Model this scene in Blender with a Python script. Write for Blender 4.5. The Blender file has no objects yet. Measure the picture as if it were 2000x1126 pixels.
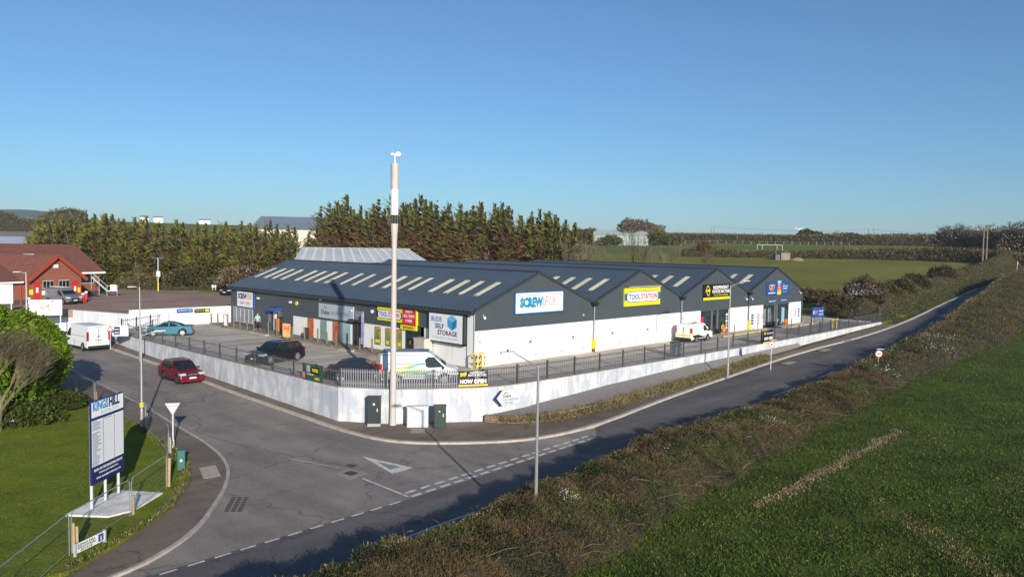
import bpy, bmesh, math, random
import numpy as np
from mathutils import Vector, Matrix
from mathutils.geometry import delaunay_2d_cdt
random.seed(7); RNG = np.random.default_rng(7)
R = math.radians
scene = bpy.context.scene
COL = scene.collection

# ---------------------------------------------------------------- camera
CAM = np.array([-39.2073, -42.1475, 9.2072]); YAW, PITCH, ROLL, FPX = .7979, .0549, .0171, 1500.
def cam_axes():
    cy, sy = math.cos(YAW), math.sin(YAW); cp, sp = math.cos(PITCH), math.sin(PITCH)
    f = np.array([sy*cp, cy*cp, -sp]); r = np.array([cy, -sy, 0.]); u = np.cross(r, f)
    cr, sr = math.cos(ROLL), math.sin(ROLL)
    return cr*r+sr*u, -sr*r+cr*u, f
CR, CU, CF = cam_axes()
cam = bpy.data.objects.new('camera', bpy.data.cameras.new('camera')); COL.objects.link(cam)
M = Matrix.Identity(4)
for i in range(3):
    M[i][0] = CR[i]; M[i][1] = CU[i]; M[i][2] = -CF[i]; M[i][3] = CAM[i]
cam.matrix_world = M
cam.data.sensor_width = 36; cam.data.lens = FPX/2000*36; cam.data.clip_end = 20000; cam.data.clip_start = .1
scene.camera = cam
# survey helpers: measured sight lines used to find where real things stand
def ray(px, py): return CF+CR*(px-1000)/FPX-CU*(py-563)/FPX
def at(px, py, z):
    d = ray(px, py); t = (z-CAM[2])/d[2]; return CAM+t*d
def zat(px, py, X, Y):
    d = ray(px, py); v = np.array([X, Y])-CAM[:2]; t = v@d[:2]/(d[:2]@d[:2]); return CAM[2]+t*d[2]
def far(px, dist):
    a = YAW+math.atan((px-1000)/FPX); return CAM[0]+dist*math.sin(a), CAM[1]+dist*math.cos(a)
def zfar(px, py, dist):
    x, y = far(px, dist); return zat(px, py, x, y)

# ---------------------------------------------------------------- object helpers
def setp(o, label=None, cat=None, group=None, kind=None):
    if label: o['label'] = label
    if cat: o['category'] = cat
    if group: o['group'] = group
    if kind: o['kind'] = kind
    return o
def thing(name, label, cat, loc=(0, 0, 0), rz=0, group=None):
    o = bpy.data.objects.new(name, None); COL.objects.link(o); o.empty_display_size = .2
    o.location = loc; o.rotation_euler = (0, 0, rz)
    return setp(o, label, cat, group)
def copy_tree(o, parent=None):
    c = o.copy(); COL.objects.link(c)
    if parent: c.parent = parent
    for ch in list(o.children): copy_tree(ch, c)
    return c
class MB:
    def __init__(s): s.v = []; s.f = []; s.m = []
    def add(s, vs, fs, mi=0):
        n = len(s.v); s.v += [tuple(map(float, v)) for v in vs]; s.f += [tuple(i+n for i in f) for f in fs]; s.m += [mi]*len(fs); return s
    def box(s, x0, x1, y0, y1, z0, z1, mi=0):
        return s.add([(x0,y0,z0),(x1,y0,z0),(x1,y1,z0),(x0,y1,z0),(x0,y0,z1),(x1,y0,z1),(x1,y1,z1),(x0,y1,z1)],
                     [(0,3,2,1),(4,5,6,7),(0,1,5,4),(1,2,6,5),(2,3,7,6),(3,0,4,7)], mi)
    def cyl(s, p0, p1, r0, r1=None, n=10, caps=True, mi=0):
        r1 = r0 if r1 is None else r1
        a = Vector(p0); b = Vector(p1); d = (b-a)
        if d.length < 1e-6: return s
        d.normalize(); up = Vector((0,0,1)) if abs(d.z) < .95 else Vector((1,0,0))
        u = d.cross(up).normalized(); w = u.cross(d)
        vs = []
        for p, r in ((a, r0), (b, r1)):
            for i in range(n):
                t = 2*math.pi*i/n; vs.append(p+u*(math.cos(t)*r)+w*(math.sin(t)*r))
        fs = [(i, (i+1) % n, n+(i+1) % n, n+i) for i in range(n)]
        if caps: fs += [tuple(range(n-1, -1, -1)), tuple(range(n, 2*n))]
        return s.add(vs, fs, mi)
    def prism(s, pts, axis, a0, a1, mi=0, scale1=None):
        # pts 2D polygon; axis 'y': pts are (x,z); 'z': (x,y); 'x': (y,z)
        def P(p, a):
            return (p[0], a, p[1]) if axis == 'y' else ((p[0], p[1], a) if axis == 'z' else (a, p[0], p[1]))
        n = len(pts); vs = [P(p, a0) for p in pts]+[P(p, a1) for p in pts]
        fs = [tuple(range(n)), tuple(range(2*n-1, n-1, -1))]+[(i, n+i, n+(i+1) % n, (i+1) % n) for i in range(n)]
        return s.add(vs, fs, mi)
    def beam(s, p0, p1, w, h, mi=0):   # rectangular bar between two points
        a = Vector(p0); b = Vector(p1); d = (b-a).normalized(); up = Vector((0,0,1)) if abs(d.z) < .95 else Vector((0,1,0))
        u = d.cross(up).normalized()*w/2; v = u.cross(d).normalized()*h/2
        vs = [p+q for p in (a, b) for q in (u+v, -u+v, -u-v, u-v)]
        return s.add(vs, [(0,1,2,3),(7,6,5,4),(0,4,5,1),(1,5,6,2),(2,6,7,3),(3,7,4,0)], mi)
    def build(s, name, mats, parent=None, smooth=False, bevel=0, fix=True):
        me = bpy.data.meshes.new(name); me.from_pydata(s.v, [], s.f)
        mats = mats if isinstance(mats, (list, tuple)) else [mats]
        for m in mats: me.materials.append(m)
        for p, mi in zip(me.polygons, s.m): p.material_index = mi
        if fix:
            bm = bmesh.new(); bm.from_mesh(me); bmesh.ops.recalc_face_normals(bm, faces=bm.faces)
            bm.to_mesh(me); bm.free()
        if smooth:
            for p in me.polygons: p.use_smooth = True
            try: me.set_sharp_from_angle(angle=R(35))
            except Exception: pass
        o = bpy.data.objects.new(name, me); COL.objects.link(o)
        if parent: o.parent = parent
        if bevel:
            b = o.modifiers.new('bevel', 'BEVEL'); b.width = bevel; b.segments = 2; b.limit_method = 'ANGLE'; b.angle_limit = R(35)
        return o

# ---------------------------------------------------------------- materials
def nodes(m):
    m.use_nodes = True; nt = m.node_tree; return nt, nt.nodes, nt.links, nt.nodes['Principled BSDF']
_mc = {}
def mat(name, c, rough=.6, metal=0, var=.0, vscale=3., bump=0., bscale=30., c2=None, spec=.5, coat=0, island=0., emit=None, stretch=None, detail=6):
    if name in _mc: return _mc[name]
    m = bpy.data.materials.new(name); nt, N, L, B = nodes(m)
    c = tuple(c)+(1,) if len(c) == 3 else c
    B.inputs['Base Color'].default_value = c; B.inputs['Roughness'].default_value = rough; B.inputs['Metallic'].default_value = metal
    B.inputs['Specular IOR Level'].default_value = spec
    if coat: B.inputs['Coat Weight'].default_value = coat; B.inputs['Coat Roughness'].default_value = .05
    if emit: B.inputs['Emission Color'].default_value = tuple(emit[:3])+(1,); B.inputs['Emission Strength'].default_value = emit[3]
    tc = N.new('ShaderNodeTexCoord'); src = tc.outputs['Object']
    if stretch:
        mp = N.new('ShaderNodeMapping'); mp.inputs['Scale'].default_value = stretch; L.new(src, mp.inputs['Vector']); src = mp.outputs['Vector']
    col = None
    if var or c2:
        n = N.new('ShaderNodeTexNoise'); n.inputs['Scale'].default_value = vscale; n.inputs['Detail'].default_value = detail; n.inputs['Roughness'].default_value = .65
        L.new(src, n.inputs['Vector'])
        r = N.new('ShaderNodeValToRGB'); r.color_ramp.elements[0].position = .32; r.color_ramp.elements[1].position = .68
        c2 = c2 or tuple(x*(1-var) for x in c[:3])
        r.color_ramp.elements[0].color = tuple(c2[:3])+(1,); r.color_ramp.elements[1].color = tuple(x*(1+var) for x in c[:3])+(1,)
        L.new(n.outputs['Fac'], r.inputs['Fac']); col = r.outputs['Color']
    if island:
        g = N.new('ShaderNodeNewGeometry'); h = N.new('ShaderNodeMapRange'); h.inputs['To Min'].default_value = 1-island; h.inputs['To Max'].default_value = 1+island
        L.new(g.outputs['Random Per Island'], h.inputs['Value'])
        mx = N.new('ShaderNodeMix'); mx.data_type = 'RGBA'; mx.blend_type = 'MULTIPLY'; mx.inputs[0].default_value = 1
        if col: L.new(col, mx.inputs[6])
        else: mx.inputs[6].default_value = c
        L.new(h.outputs['Result'], mx.inputs[7]); col = mx.outputs[2]
    if col: L.new(col, B.inputs['Base Color'])
    if bump:
        n2 = N.new('ShaderNodeTexNoise'); n2.inputs['Scale'].default_value = bscale; n2.inputs['Detail'].default_value = 4
        L.new(src, n2.inputs['Vector']); b = N.new('ShaderNodeBump'); b.inputs['Strength'].default_value = bump; b.inputs['Distance'].default_value = .05
        L.new(n2.outputs['Fac'], b.inputs['Height']); L.new(b.outputs['Normal'], B.inputs['Normal'])
    _mc[name] = m; return m
def patchy(m, lo, hi):
    r = [n for n in m.node_tree.nodes if n.type == 'VALTORGB'][0]; r.color_ramp.elements[0].position = lo; r.color_ramp.elements[1].position = hi; return m
def wave_bump(m, axis, period, strength=.5, dist=.03):
    nt, N, L, B = nodes(m); tc = N.new('ShaderNodeTexCoord'); w = N.new('ShaderNodeTexWave'); w.bands_direction = axis; w.wave_profile = 'SIN'
    w.inputs['Scale'].default_value = .314/period; w.inputs['Distortion'].default_value = 0
    b = N.new('ShaderNodeBump'); b.inputs['Strength'].default_value = strength; b.inputs['Distance'].default_value = dist
    L.new(tc.outputs['Object'], w.inputs['Vector']); L.new(w.outputs['Fac'], b.inputs['Height']); L.new(b.outputs['Normal'], B.inputs['Normal']); return m
def leafmat(name, c, c2, vscale=.6, island=.35, trans=.25, rough=.7):
    m = mat(name, c, rough=rough, c2=c2, vscale=vscale, island=island, spec=.15)
    nt, N, L, B = nodes(m); out = [n for n in N if n.type == 'OUTPUT_MATERIAL'][0]
    if trans:
        t = N.new('ShaderNodeBsdfTranslucent'); mx = N.new('ShaderNodeMixShader'); mx.inputs[0].default_value = trans
        src = B.inputs['Base Color'].links[0].from_socket; L.new(src, t.inputs['Color'])
        L.new(B.outputs[0], mx.inputs[1]); L.new(t.outputs[0], mx.inputs[2]); L.new(mx.outputs[0], out.inputs['Surface'])
    return m
def masonry(name, c1, c2, mortar, w, h, rough=.85, axis='xz', bump=.3, msize=.012):
    if name in _mc: return _mc[name]
    m = bpy.data.materials.new(name); nt, N, L, B = nodes(m); tc = N.new('ShaderNodeTexCoord')
    sp = N.new('ShaderNodeSeparateXYZ'); cb = N.new('ShaderNodeCombineXYZ'); L.new(tc.outputs['Object'], sp.inputs[0])
    if axis == 'xz':
        ad = N.new('ShaderNodeMath'); ad.operation = 'ADD'; L.new(sp.outputs[0], ad.inputs[0]); L.new(sp.outputs[1], ad.inputs[1]); L.new(ad.outputs[0], cb.inputs[0]); L.new(sp.outputs[2], cb.inputs[1])
    else: L.new(sp.outputs[0], cb.inputs[0]); L.new(sp.outputs[1], cb.inputs[1])
    b = N.new('ShaderNodeTexBrick'); b.inputs['Scale'].default_value = 1; b.inputs['Brick Width'].default_value = w; b.inputs['Row Height'].default_value = h; b.inputs['Mortar Size'].default_value = msize
    b.inputs['Color1'].default_value = c1+(1,); b.inputs['Color2'].default_value = c2+(1,); b.inputs['Mortar'].default_value = mortar+(1,)
    L.new(cb.outputs[0], b.inputs['Vector']); n = N.new('ShaderNodeTexNoise'); n.inputs['Scale'].default_value = 1.2; n.inputs['Detail'].default_value = 5; L.new(tc.outputs['Object'], n.inputs['Vector'])
    mr = N.new('ShaderNodeMapRange'); mr.inputs['To Min'].default_value = .7; mr.inputs['To Max'].default_value = 1.3; L.new(n.outputs['Fac'], mr.inputs['Value'])
    mx = N.new('ShaderNodeMix'); mx.data_type = 'RGBA'; mx.blend_type = 'MULTIPLY'; mx.inputs[0].default_value = 1; L.new(b.outputs['Color'], mx.inputs[6]); L.new(mr.outputs['Result'], mx.inputs[7])
    L.new(mx.outputs[2], B.inputs['Base Color']); B.inputs['Roughness'].default_value = rough
    bp = N.new('ShaderNodeBump'); bp.inputs['Strength'].default_value = bump; bp.inputs['Distance'].default_value = .02; bp.invert = True; L.new(b.outputs['Fac'], bp.inputs['Height']); L.new(bp.outputs['Normal'], B.inputs['Normal'])
    _mc[name] = m; return m

def streaks(m, lo=.82, sc=(5,5,.35)):
    nt, N, L, B = nodes(m); src = B.inputs['Base Color'].links[0].from_socket; tc = N.new('ShaderNodeTexCoord'); mp = N.new('ShaderNodeMapping'); mp.inputs['Scale'].default_value = sc; L.new(tc.outputs['Object'], mp.inputs['Vector'])
    n = N.new('ShaderNodeTexNoise'); n.inputs['Scale'].default_value = 1; n.inputs['Detail'].default_value = 6; L.new(mp.outputs['Vector'], n.inputs['Vector']); r = N.new('ShaderNodeMapRange'); r.inputs['From Min'].default_value = .52; r.inputs['From Max'].default_value = .72; r.inputs['To Min'].default_value = 1; r.inputs['To Max'].default_value = lo; L.new(n.outputs['Fac'], r.inputs['Value'])
    mx = N.new('ShaderNodeMix'); mx.data_type = 'RGBA'; mx.blend_type = 'MULTIPLY'; mx.inputs[0].default_value = 1; L.new(src, mx.inputs[6]); L.new(r.outputs['Result'], mx.inputs[7]); L.new(mx.outputs[2], B.inputs['Base Color']); return m
WHITE = mat('white_paint', (.82,.82,.80), .6, var=.03, vscale=1.5)
RENDERW = mat('white_render', (.78,.79,.80), .85, c2=(.60,.63,.68), vscale=.55, bump=.1, bscale=20, stretch=(1,1,.45))
RETAIN = patchy(mat('patchy_white_wall', (.63,.635,.65), .85, c2=(.45,.48,.54), vscale=1.1, bump=.15, bscale=15, stretch=(1,1,.55), detail=9), .44, .58)
streaks(RETAIN, .72); streaks(RENDERW, .82)
CLAD = wave_bump(mat('anthracite_cladding', (.058,.072,.082), .5, var=.05, vscale=.5), 'X', .3, .15)
CLADS = wave_bump(mat('anthracite_cladding_side', (.062,.077,.088), .5, var=.05, vscale=.5), 'Y', .3, .15)
ROOF = mat('blue_grey_roof_sheet', (.055,.078,.105), .45, var=.10, vscale=.35, metal=.0)
TRIM = mat('dark_trim', (.035,.042,.05), .45)
ROOFLIGHT = mat('rooflight_sheet', (.58,.53,.40), .4, var=.12, vscale=2.5)
GREYROOF = mat('fibre_cement_roof', (.42,.45,.47), .7, var=.12, vscale=.4)
GREYROOF2 = mat('pale_rooflight_strip', (.56,.60,.64), .5, var=.06, vscale=.8)
BLACK = mat('black_plastic', (.015,.015,.017), .5)
DGREY = mat('dark_grey_metal', (.05,.055,.06), .5)
GALV = mat('galvanised_steel', (.42,.43,.44), .42, metal=.6, var=.08, vscale=4)
LGREY = mat('light_grey_paint', (.55,.56,.57), .5)
FENCEM = mat('palisade_grey', (.16,.165,.18), .5, metal=.2, var=.08, vscale=3)
GLASS = mat('dark_glass', (.012,.016,.02), .06, spec=.9)
GLASSL = mat('shop_glass', (.03,.045,.05), .08, spec=.8, var=.6, vscale=1.2)
RUB = mat('tyre_rubber', (.018,.018,.019), .8)
RIM = mat('alloy_rim', (.45,.46,.48), .35, metal=.7)
WOOD = mat('weathered_post_wood', (.17,.145,.11), .8, var=.25, vscale=6, stretch=(1,1,.15))
WOODL = mat('pale_stake_wood', (.42,.30,.16), .8, var=.2, vscale=6, stretch=(1,1,.15))
YEL = mat('yellow_paint', (.75,.52,.02), .5, var=.08, vscale=5)
RED = mat('red_paint', (.55,.02,.02), .45)
BLUE = mat('sign_blue', (.015,.07,.30), .4)
NAVY = mat('sign_navy', (.012,.018,.11), .4)
SWHITE = mat('sign_white', (.80,.81,.82), .4)
SYEL = mat('sign_yellow', (.78,.66,.02), .4)
SRED = mat('sign_red', (.62,.02,.03), .4)
SBLACK = mat('sign_black', (.012,.012,.014), .4)
STEAL = mat('sign_teal', (.03,.25,.42), .4)
SPINK = mat('sign_pink_red', (.70,.20,.18), .4)
SGREY = mat('sign_grey', (.40,.42,.45), .4)
SORANGE = mat('sign_orange', (.75,.22,.03), .4)
SGREEN = mat('sign_green', (.03,.15,.09), .4)
SLBLUE = mat('sign_light_blue', (.08,.30,.62), .4)
SCYAN = mat('sign_cyan', (.18,.50,.68), .4)
GOLD = mat('sign_gold', (.62,.38,.03), .4)
GREENCAB = mat('cabinet_green', (.010,.035,.028), .5, var=.1, vscale=4)

# ---------------------------------------------------------------- lettering
_tc = {}
def text(body, w, h, x, z, m, parent, y=-.012, name='lettering', align='L', bold=.0, depth=.004, slant=0):
    key = (body, bold)
    if key not in _tc:
        cu = bpy.data.curves.new('t', 'FONT'); cu.body = body; cu.size = 1; cu.offset = bold; cu.resolution_u = 2; cu.fill_mode = 'BOTH'; cu.extrude = .01
        ob = bpy.data.objects.new('t', cu); COL.objects.link(ob)
        dg = bpy.context.evaluated_depsgraph_get(); dg.update()
        me = bpy.data.meshes.new_from_object(ob.evaluated_get(dg)); bpy.data.objects.remove(ob)
        co = np.array([v.co[:] for v in me.vertices]); fs = [tuple(p.vertices) for p in me.polygons]
        _tc[key] = (co, fs)
    co, fs = _tc[key]; lo = co.min(0); hi = co.max(0)
    X = (co[:,0]-lo[0])/(hi[0]-lo[0]); Z = (co[:,1]-lo[1])/(hi[1]-lo[1]); Y = (co[:,2]-lo[2])/max(1e-6, hi[2]-lo[2])
    X = X*w+slant*Z*h
    if align == 'C': X -= w/2
    me = bpy.data.meshes.new(name)
    me.from_pydata([(x+a, y-depth*c, z+b*h) for a, b, c in zip(X, Z, Y)], [], fs); me.materials.append(m)
    o = bpy.data.objects.new(name, me); COL.objects.link(o); o.parent = parent
    return o
def rectp(x0, x1, z0, z1, m, parent, name, y0=-.008, y1=0.0):
    return MB().box(x0, x1, y0, y1, z0, z1).build(name, m, parent)
def roundrect(x0, x1, z0, z1, r, n=6):
    pts = []
    for cx, cz, a0 in ((x1-r, z1-r, 0), (x0+r, z1-r, 90), (x0+r, z0+r, 180), (x1-r, z0+r, 270)):
        for i in range(n+1):
            a = R(a0+90*i/n); pts.append((cx+r*math.cos(a), cz+r*math.sin(a)))
    return pts

# ---------------------------------------------------------------- sky and sun
SUNAZ = 25.2+180; SUNEL = 16.9
w = bpy.data.worlds.new('World'); scene.world = w; w.use_nodes = True
nt = w.node_tree; bg = nt.nodes['Background']; sky = nt.nodes.new('ShaderNodeTexSky'); sky.sky_type = 'NISHITA'; sky.sun_disc = False
sky.sun_elevation = R(SUNEL); sky.sun_rotation = R(SUNAZ); sky.altitude = 50; sky.air_density = 1.0; sky.dust_density = .25; sky.ozone_density = 7.5
hs = nt.nodes.new('ShaderNodeHueSaturation'); hs.inputs['Saturation'].default_value = .90; nt.links.new(sky.outputs[0], hs.inputs['Color']); tint = nt.nodes.new('ShaderNodeMix'); tint.data_type = 'RGBA'; tint.blend_type = 'MULTIPLY'; tint.inputs[0].default_value = 1; tint.inputs[7].default_value = (.90, 1.03, .99, 1); nt.links.new(hs.outputs[0], tint.inputs[6]); nt.links.new(tint.outputs[2], bg.inputs[0]); bg.inputs[1].default_value = .097
ld = bpy.data.lights.new('sun', 'SUN'); ld.energy = 4.9; ld.angle = R(.5); ld.color = (1, .925, .79)
sun = bpy.data.objects.new('sun', ld); COL.objects.link(sun)
sd = Vector((math.sin(R(SUNAZ))*math.cos(R(SUNEL)), math.cos(R(SUNAZ))*math.cos(R(SUNEL)), math.sin(R(SUNEL))))
sun.rotation_euler = sd.to_track_quat('Z', 'Y').to_euler()
scene.view_settings.view_transform = 'Standard'; scene.view_settings.look = 'None'; scene.view_settings.gamma = 1; scene.view_settings.exposure = .30

# ---------------------------------------------------------------- levels
def zr(x): return float(np.interp(x, [-60,-20,0,20,37,55,77,115,150,190,260], [-2.8,-2.35,-2.15,-1.65,-1.15,-.6,.1,1.5,3.2,5.2,7.5]))
def ZR(x, y): return zr(x)+.03*min(60, max(0, y+2))
def yc(x): return float(np.interp(x, [-60,-25,-18.8,-12.9,-6,10,18.7,30.5,40,51.5,61,75,91,100,121,160,220], [-20.2,-18.9,-18.3,-18.2,-17.8,-16.4,-16.1,-15.4,-14.8,-13.6,-12.7,-10.6,-8.3,-7.4,-5.1,-2,1]))
def hill(d): return .05*max(0, min(d, 532)-135)+.006*max(0, d-532)
def cdist(x, y): return math.hypot(x-CAM[0], y-CAM[1])
def sm(a, b, t):
    t = min(1, max(0, (t-a)/(b-a))); return t*t*(3-2*t)
def nz(x, y): return .5*math.sin(x*.13+1)*math.cos(y*.11)+.3*math.sin(x*.31+y*.27)+.2*math.sin(x*.7-y*.5+2)
def zfield(x): return zr(min(x, 100))+.25+.25*sm(30, 80, x)
ykerb = lambda x: float(np.interp(x, [-30,-6.4,-1.2,9.1,20.9,36.6,55,74.3,103.6,128,160,220], [-14,-12,-12.5,-11.1,-10.1,-9,-9.5,-8.1,-4.7,-2.6,-.5,2.5]))
# ---------------------------------------------------------------- ground
def inpoly(x, y, P):
    c = False; n = len(P)
    for i in range(n):
        x0, y0 = P[i]; x1, y1 = P[(i+1) % n]
        if (y0 > y) != (y1 > y) and x < (x1-x0)*(y-y0)/(y1-y0)+x0: c = not c
    return c
def dens(P, step):
    out = []
    for i in range(len(P)):
        a = Vector(P[i]); b = Vector(P[(i+1) % len(P)]); n = max(1, int((b-a).length/step))
        out += [tuple(a+(b-a)*k/n) for k in range(n)]
    return out
def sheet(name, poly, zf, m, step=2., skirt=0, kind='structure', dz=0):
    P = dens(poly, step); n = len(P)
    xs = [p[0] for p in P]; ys = [p[1] for p in P]; pts = [Vector(p) for p in P]
    x = min(xs)+step/2
    while x < max(xs):
        y = min(ys)+step/2
        while y < max(ys):
            if inpoly(x, y, P) and min((x-a)**2+(y-b)**2 for a, b in P) > (step*.45)**2: pts.append(Vector((x, y)))
            y += step
        x += step
    v, e, f, *_ = delaunay_2d_cdt(pts, [], [list(range(n))], 1, 1e-5)
    vs = [(p.x, p.y, zf(p.x, p.y)+dz) for p in v]
    fs = [tuple(q) for q in f]
    mb = MB(); mb.add(vs, fs)
    if skirt:
        k = len(mb.v)
        for i in range(n):
            a = P[i]; b = P[(i+1) % n]; za = zf(*a)+dz; zb = zf(*b)+dz; mb.add([(a[0],a[1],za),(b[0],b[1],zb),(b[0],b[1],zb-skirt),(a[0],a[1],za-skirt)], [(0,1,2,3)])
    me = bpy.data.meshes.new(name); me.from_pydata(mb.v, [], mb.f)
    bm = bmesh.new(); bm.from_mesh(me)
    for q in bm.faces:
        if abs(q.normal.z) > .3 and q.normal.z < 0: q.normal_flip()
    bm.to_mesh(me); bm.free()
    me.materials.append(m); o = bpy.data.objects.new(name, me); COL.objects.link(o)
    if kind: o['kind'] = kind
    return o
def asphalt(name, c, patch, rough=.85, stain=(.05,.045,.04), vs=.12):
    m = mat(name, c, rough, c2=patch, vscale=vs, detail=5); nt, N, L, B = nodes(m)
    src = B.inputs['Base Color'].links[0].from_socket; tc = N.new('ShaderNodeTexCoord')
    n = N.new('ShaderNodeTexNoise'); n.inputs['Scale'].default_value = 9; n.inputs['Detail'].default_value = 8; n.inputs['Roughness'].default_value = .8; L.new(tc.outputs['Object'], n.inputs['Vector'])
    mr = N.new('ShaderNodeMapRange'); mr.inputs['From Min'].default_value = .3; mr.inputs['From Max'].default_value = .7; mr.inputs['To Min'].default_value = .72; mr.inputs['To Max'].default_value = 1.3; L.new(n.outputs['Fac'], mr.inputs['Value'])
    mx = N.new('ShaderNodeMix'); mx.data_type = 'RGBA'; mx.blend_type = 'MULTIPLY'; mx.inputs[0].default_value = 1; L.new(src, mx.inputs[6]); L.new(mr.outputs['Result'], mx.inputs[7])
    # dark tar cracks and oil spots
    v = N.new('ShaderNodeTexNoise'); v.inputs['Scale'].default_value = .55; v.inputs['Detail'].default_value = 9; v.inputs['Roughness'].default_value = .6; L.new(tc.outputs['Object'], v.inputs['Vector'])
    r2 = N.new('ShaderNodeValToRGB'); r2.color_ramp.elements[0].position = .60; r2.color_ramp.elements[1].position = .74; r2.color_ramp.elements[0].color = (1,1,1,1); r2.color_ramp.elements[1].color = (.72,.66,.62,1); L.new(v.outputs['Fac'], r2.inputs['Fac'])
    m2 = N.new('ShaderNodeMix'); m2.data_type = 'RGBA'; m2.blend_type = 'MULTIPLY'; m2.inputs[0].default_value = 1; L.new(mx.outputs[2], m2.inputs[6]); L.new(r2.outputs['Color'], m2.inputs[7]); L.new(m2.outputs[2], B.inputs['Base Color'])
    # tar-sealed cracks
    wv = N.new('ShaderNodeTexNoise'); wv.inputs['Scale'].default_value = .9; wv.inputs['Detail'].default_value = 6; L.new(tc.outputs['Object'], wv.inputs['Vector']); wm = N.new('ShaderNodeMix'); wm.data_type = 'RGBA'; wm.blend_type = 'LINEAR_LIGHT'; wm.inputs[0].default_value = .8; L.new(tc.outputs['Object'], wm.inputs[6]); L.new(wv.outputs['Color'], wm.inputs[7])
    vo = N.new('ShaderNodeTexVoronoi'); vo.feature = 'DISTANCE_TO_EDGE'; vo.inputs['Scale'].default_value = .16; L.new(wm.outputs[2], vo.inputs['Vector']); vm = N.new('ShaderNodeMapRange'); vm.inputs['From Min'].default_value = .003; vm.inputs['From Max'].default_value = .012; vm.inputs['To Min'].default_value = .66; vm.inputs['To Max'].default_value = 1; L.new(vo.outputs['Distance'], vm.inputs['Value'])
    m6 = N.new('ShaderNodeMix'); m6.data_type = 'RGBA'; m6.blend_type = 'MULTIPLY'; m6.inputs[0].default_value = 1; L.new(m2.outputs[2], m6.inputs[6]); L.new(vm.outputs['Result'], m6.inputs[7]); m2 = m6
    # long worn streaks and broad pale areas
    mp = N.new('ShaderNodeMapping'); mp.inputs['Scale'].default_value = (.05,.35,1) if name != 'asphalt_side' else (.30,.06,1); L.new(tc.outputs['Object'], mp.inputs['Vector'])
    s4 = N.new('ShaderNodeTexNoise'); s4.inputs['Scale'].default_value = 2.2; s4.inputs['Detail'].default_value = 3; L.new(mp.outputs['Vector'], s4.inputs['Vector'])
    m4 = N.new('ShaderNodeMapRange'); m4.inputs['From Min'].default_value = .3; m4.inputs['From Max'].default_value = .7; m4.inputs['To Min'].default_value = .78; m4.inputs['To Max'].default_value = 1.2; L.new(s4.outputs['Fac'], m4.inputs['Value'])
    m5 = N.new('ShaderNodeMix'); m5.data_type = 'RGBA'; m5.blend_type = 'MULTIPLY'; m5.inputs[0].default_value = 1; L.new(m2.outputs[2], m5.inputs[6]); L.new(m4.outputs['Result'], m5.inputs[7]); L.new(m5.outputs[2], B.inputs['Base Color'])
    bp = N.new('ShaderNodeBump'); bp.inputs['Strength'].default_value = .35; bp.inputs['Distance'].default_value = .01; n3 = N.new('ShaderNodeTexNoise'); n3.inputs['Scale'].default_value = 60; L.new(tc.outputs['Object'], n3.inputs['Vector']); L.new(n3.outputs['Fac'], bp.inputs['Height']); L.new(bp.outputs['Normal'], B.inputs['Normal'])
    return m
A_SIDE = asphalt('asphalt_side', (.275,.24,.208), (.185,.16,.142), vs=.2)
A_MAIN = asphalt('asphalt_main', (.135,.124,.118), (.088,.08,.08), vs=.2)
A_PAVE = asphalt('asphalt_pavement', (.205,.155,.118), (.135,.105,.082), vs=.3)
A_YARD = asphalt('asphalt_yard', (.56,.49,.41), (.41,.355,.30), vs=.2)
A_LOT = asphalt('asphalt_lot', (.36,.245,.185), (.255,.17,.13), vs=.2)
CONC = asphalt('concrete_strip', (.52,.45,.37), (.38,.33,.27))
KERB = mat('kerb_concrete', (.52,.46,.40), .85, c2=(.33,.29,.26), vscale=2.2)
SLABM = mat('concrete_slab_pale', (.93,.90,.85), .85, c2=(.58,.54,.50), vscale=1.5)
LINE = mat('road_paint', (.78,.76,.72), .7, c2=(.42,.40,.38), vscale=5, detail=8)
GRAVEL = mat('grey_gravel', (.30,.285,.275), .95, c2=(.12,.115,.11), vscale=14, bump=1., bscale=25, detail=8)
SOIL = mat('red_soil', (.20,.09,.055), .95, c2=(.08,.04,.028), vscale=4, bump=1., bscale=6)
def grassmat(name, a, b, c, s1=.25, s2=3.):
    m = mat(name, a, .9, c2=b, vscale=s1, spec=.1, bump=1., bscale=7, detail=7); nt, N, L, B = nodes(m)
    src = B.inputs['Base Color'].links[0].from_socket; tc = N.new('ShaderNodeTexCoord'); n = N.new('ShaderNodeTexNoise'); n.inputs['Scale'].default_value = s2; n.inputs['Detail'].default_value = 8; n.inputs['Roughness'].default_value = .75
    L.new(tc.outputs['Object'], n.inputs['Vector']); r = N.new('ShaderNodeValToRGB'); r.color_ramp.elements[0].position = .5; r.color_ramp.elements[1].position = .72; r.color_ramp.elements[0].color = (0,0,0,1); r.color_ramp.elements[1].color = (1,1,1,1); L.new(n.outputs['Fac'], r.inputs['Fac'])
    mx = N.new('ShaderNodeMix'); mx.data_type = 'RGBA'; L.new(r.outputs['Color'], mx.inputs[0]); L.new(src, mx.inputs[6]); mx.inputs[7].default_value = c+(1,); L.new(mx.outputs[2], B.inputs['Base Color']); return m
G_NEAR = grassmat('near_field_grass', (.085,.122,.017), (.043,.066,.011), (.10,.085,.035), .3, 1.6)
G_VERGE = grassmat('verge_grass', (.155,.195,.014), (.095,.13,.012), (.21,.19,.04), .5, 2.2)
G_FAR = grassmat('pasture_grass', (.225,.21,.036), (.145,.14,.026), (.14,.165,.035), .06, .35)
G_BANK = grassmat('rough_bank_grass', (.10,.088,.035), (.055,.045,.02), (.07,.10,.02), .15, 1.)

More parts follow.
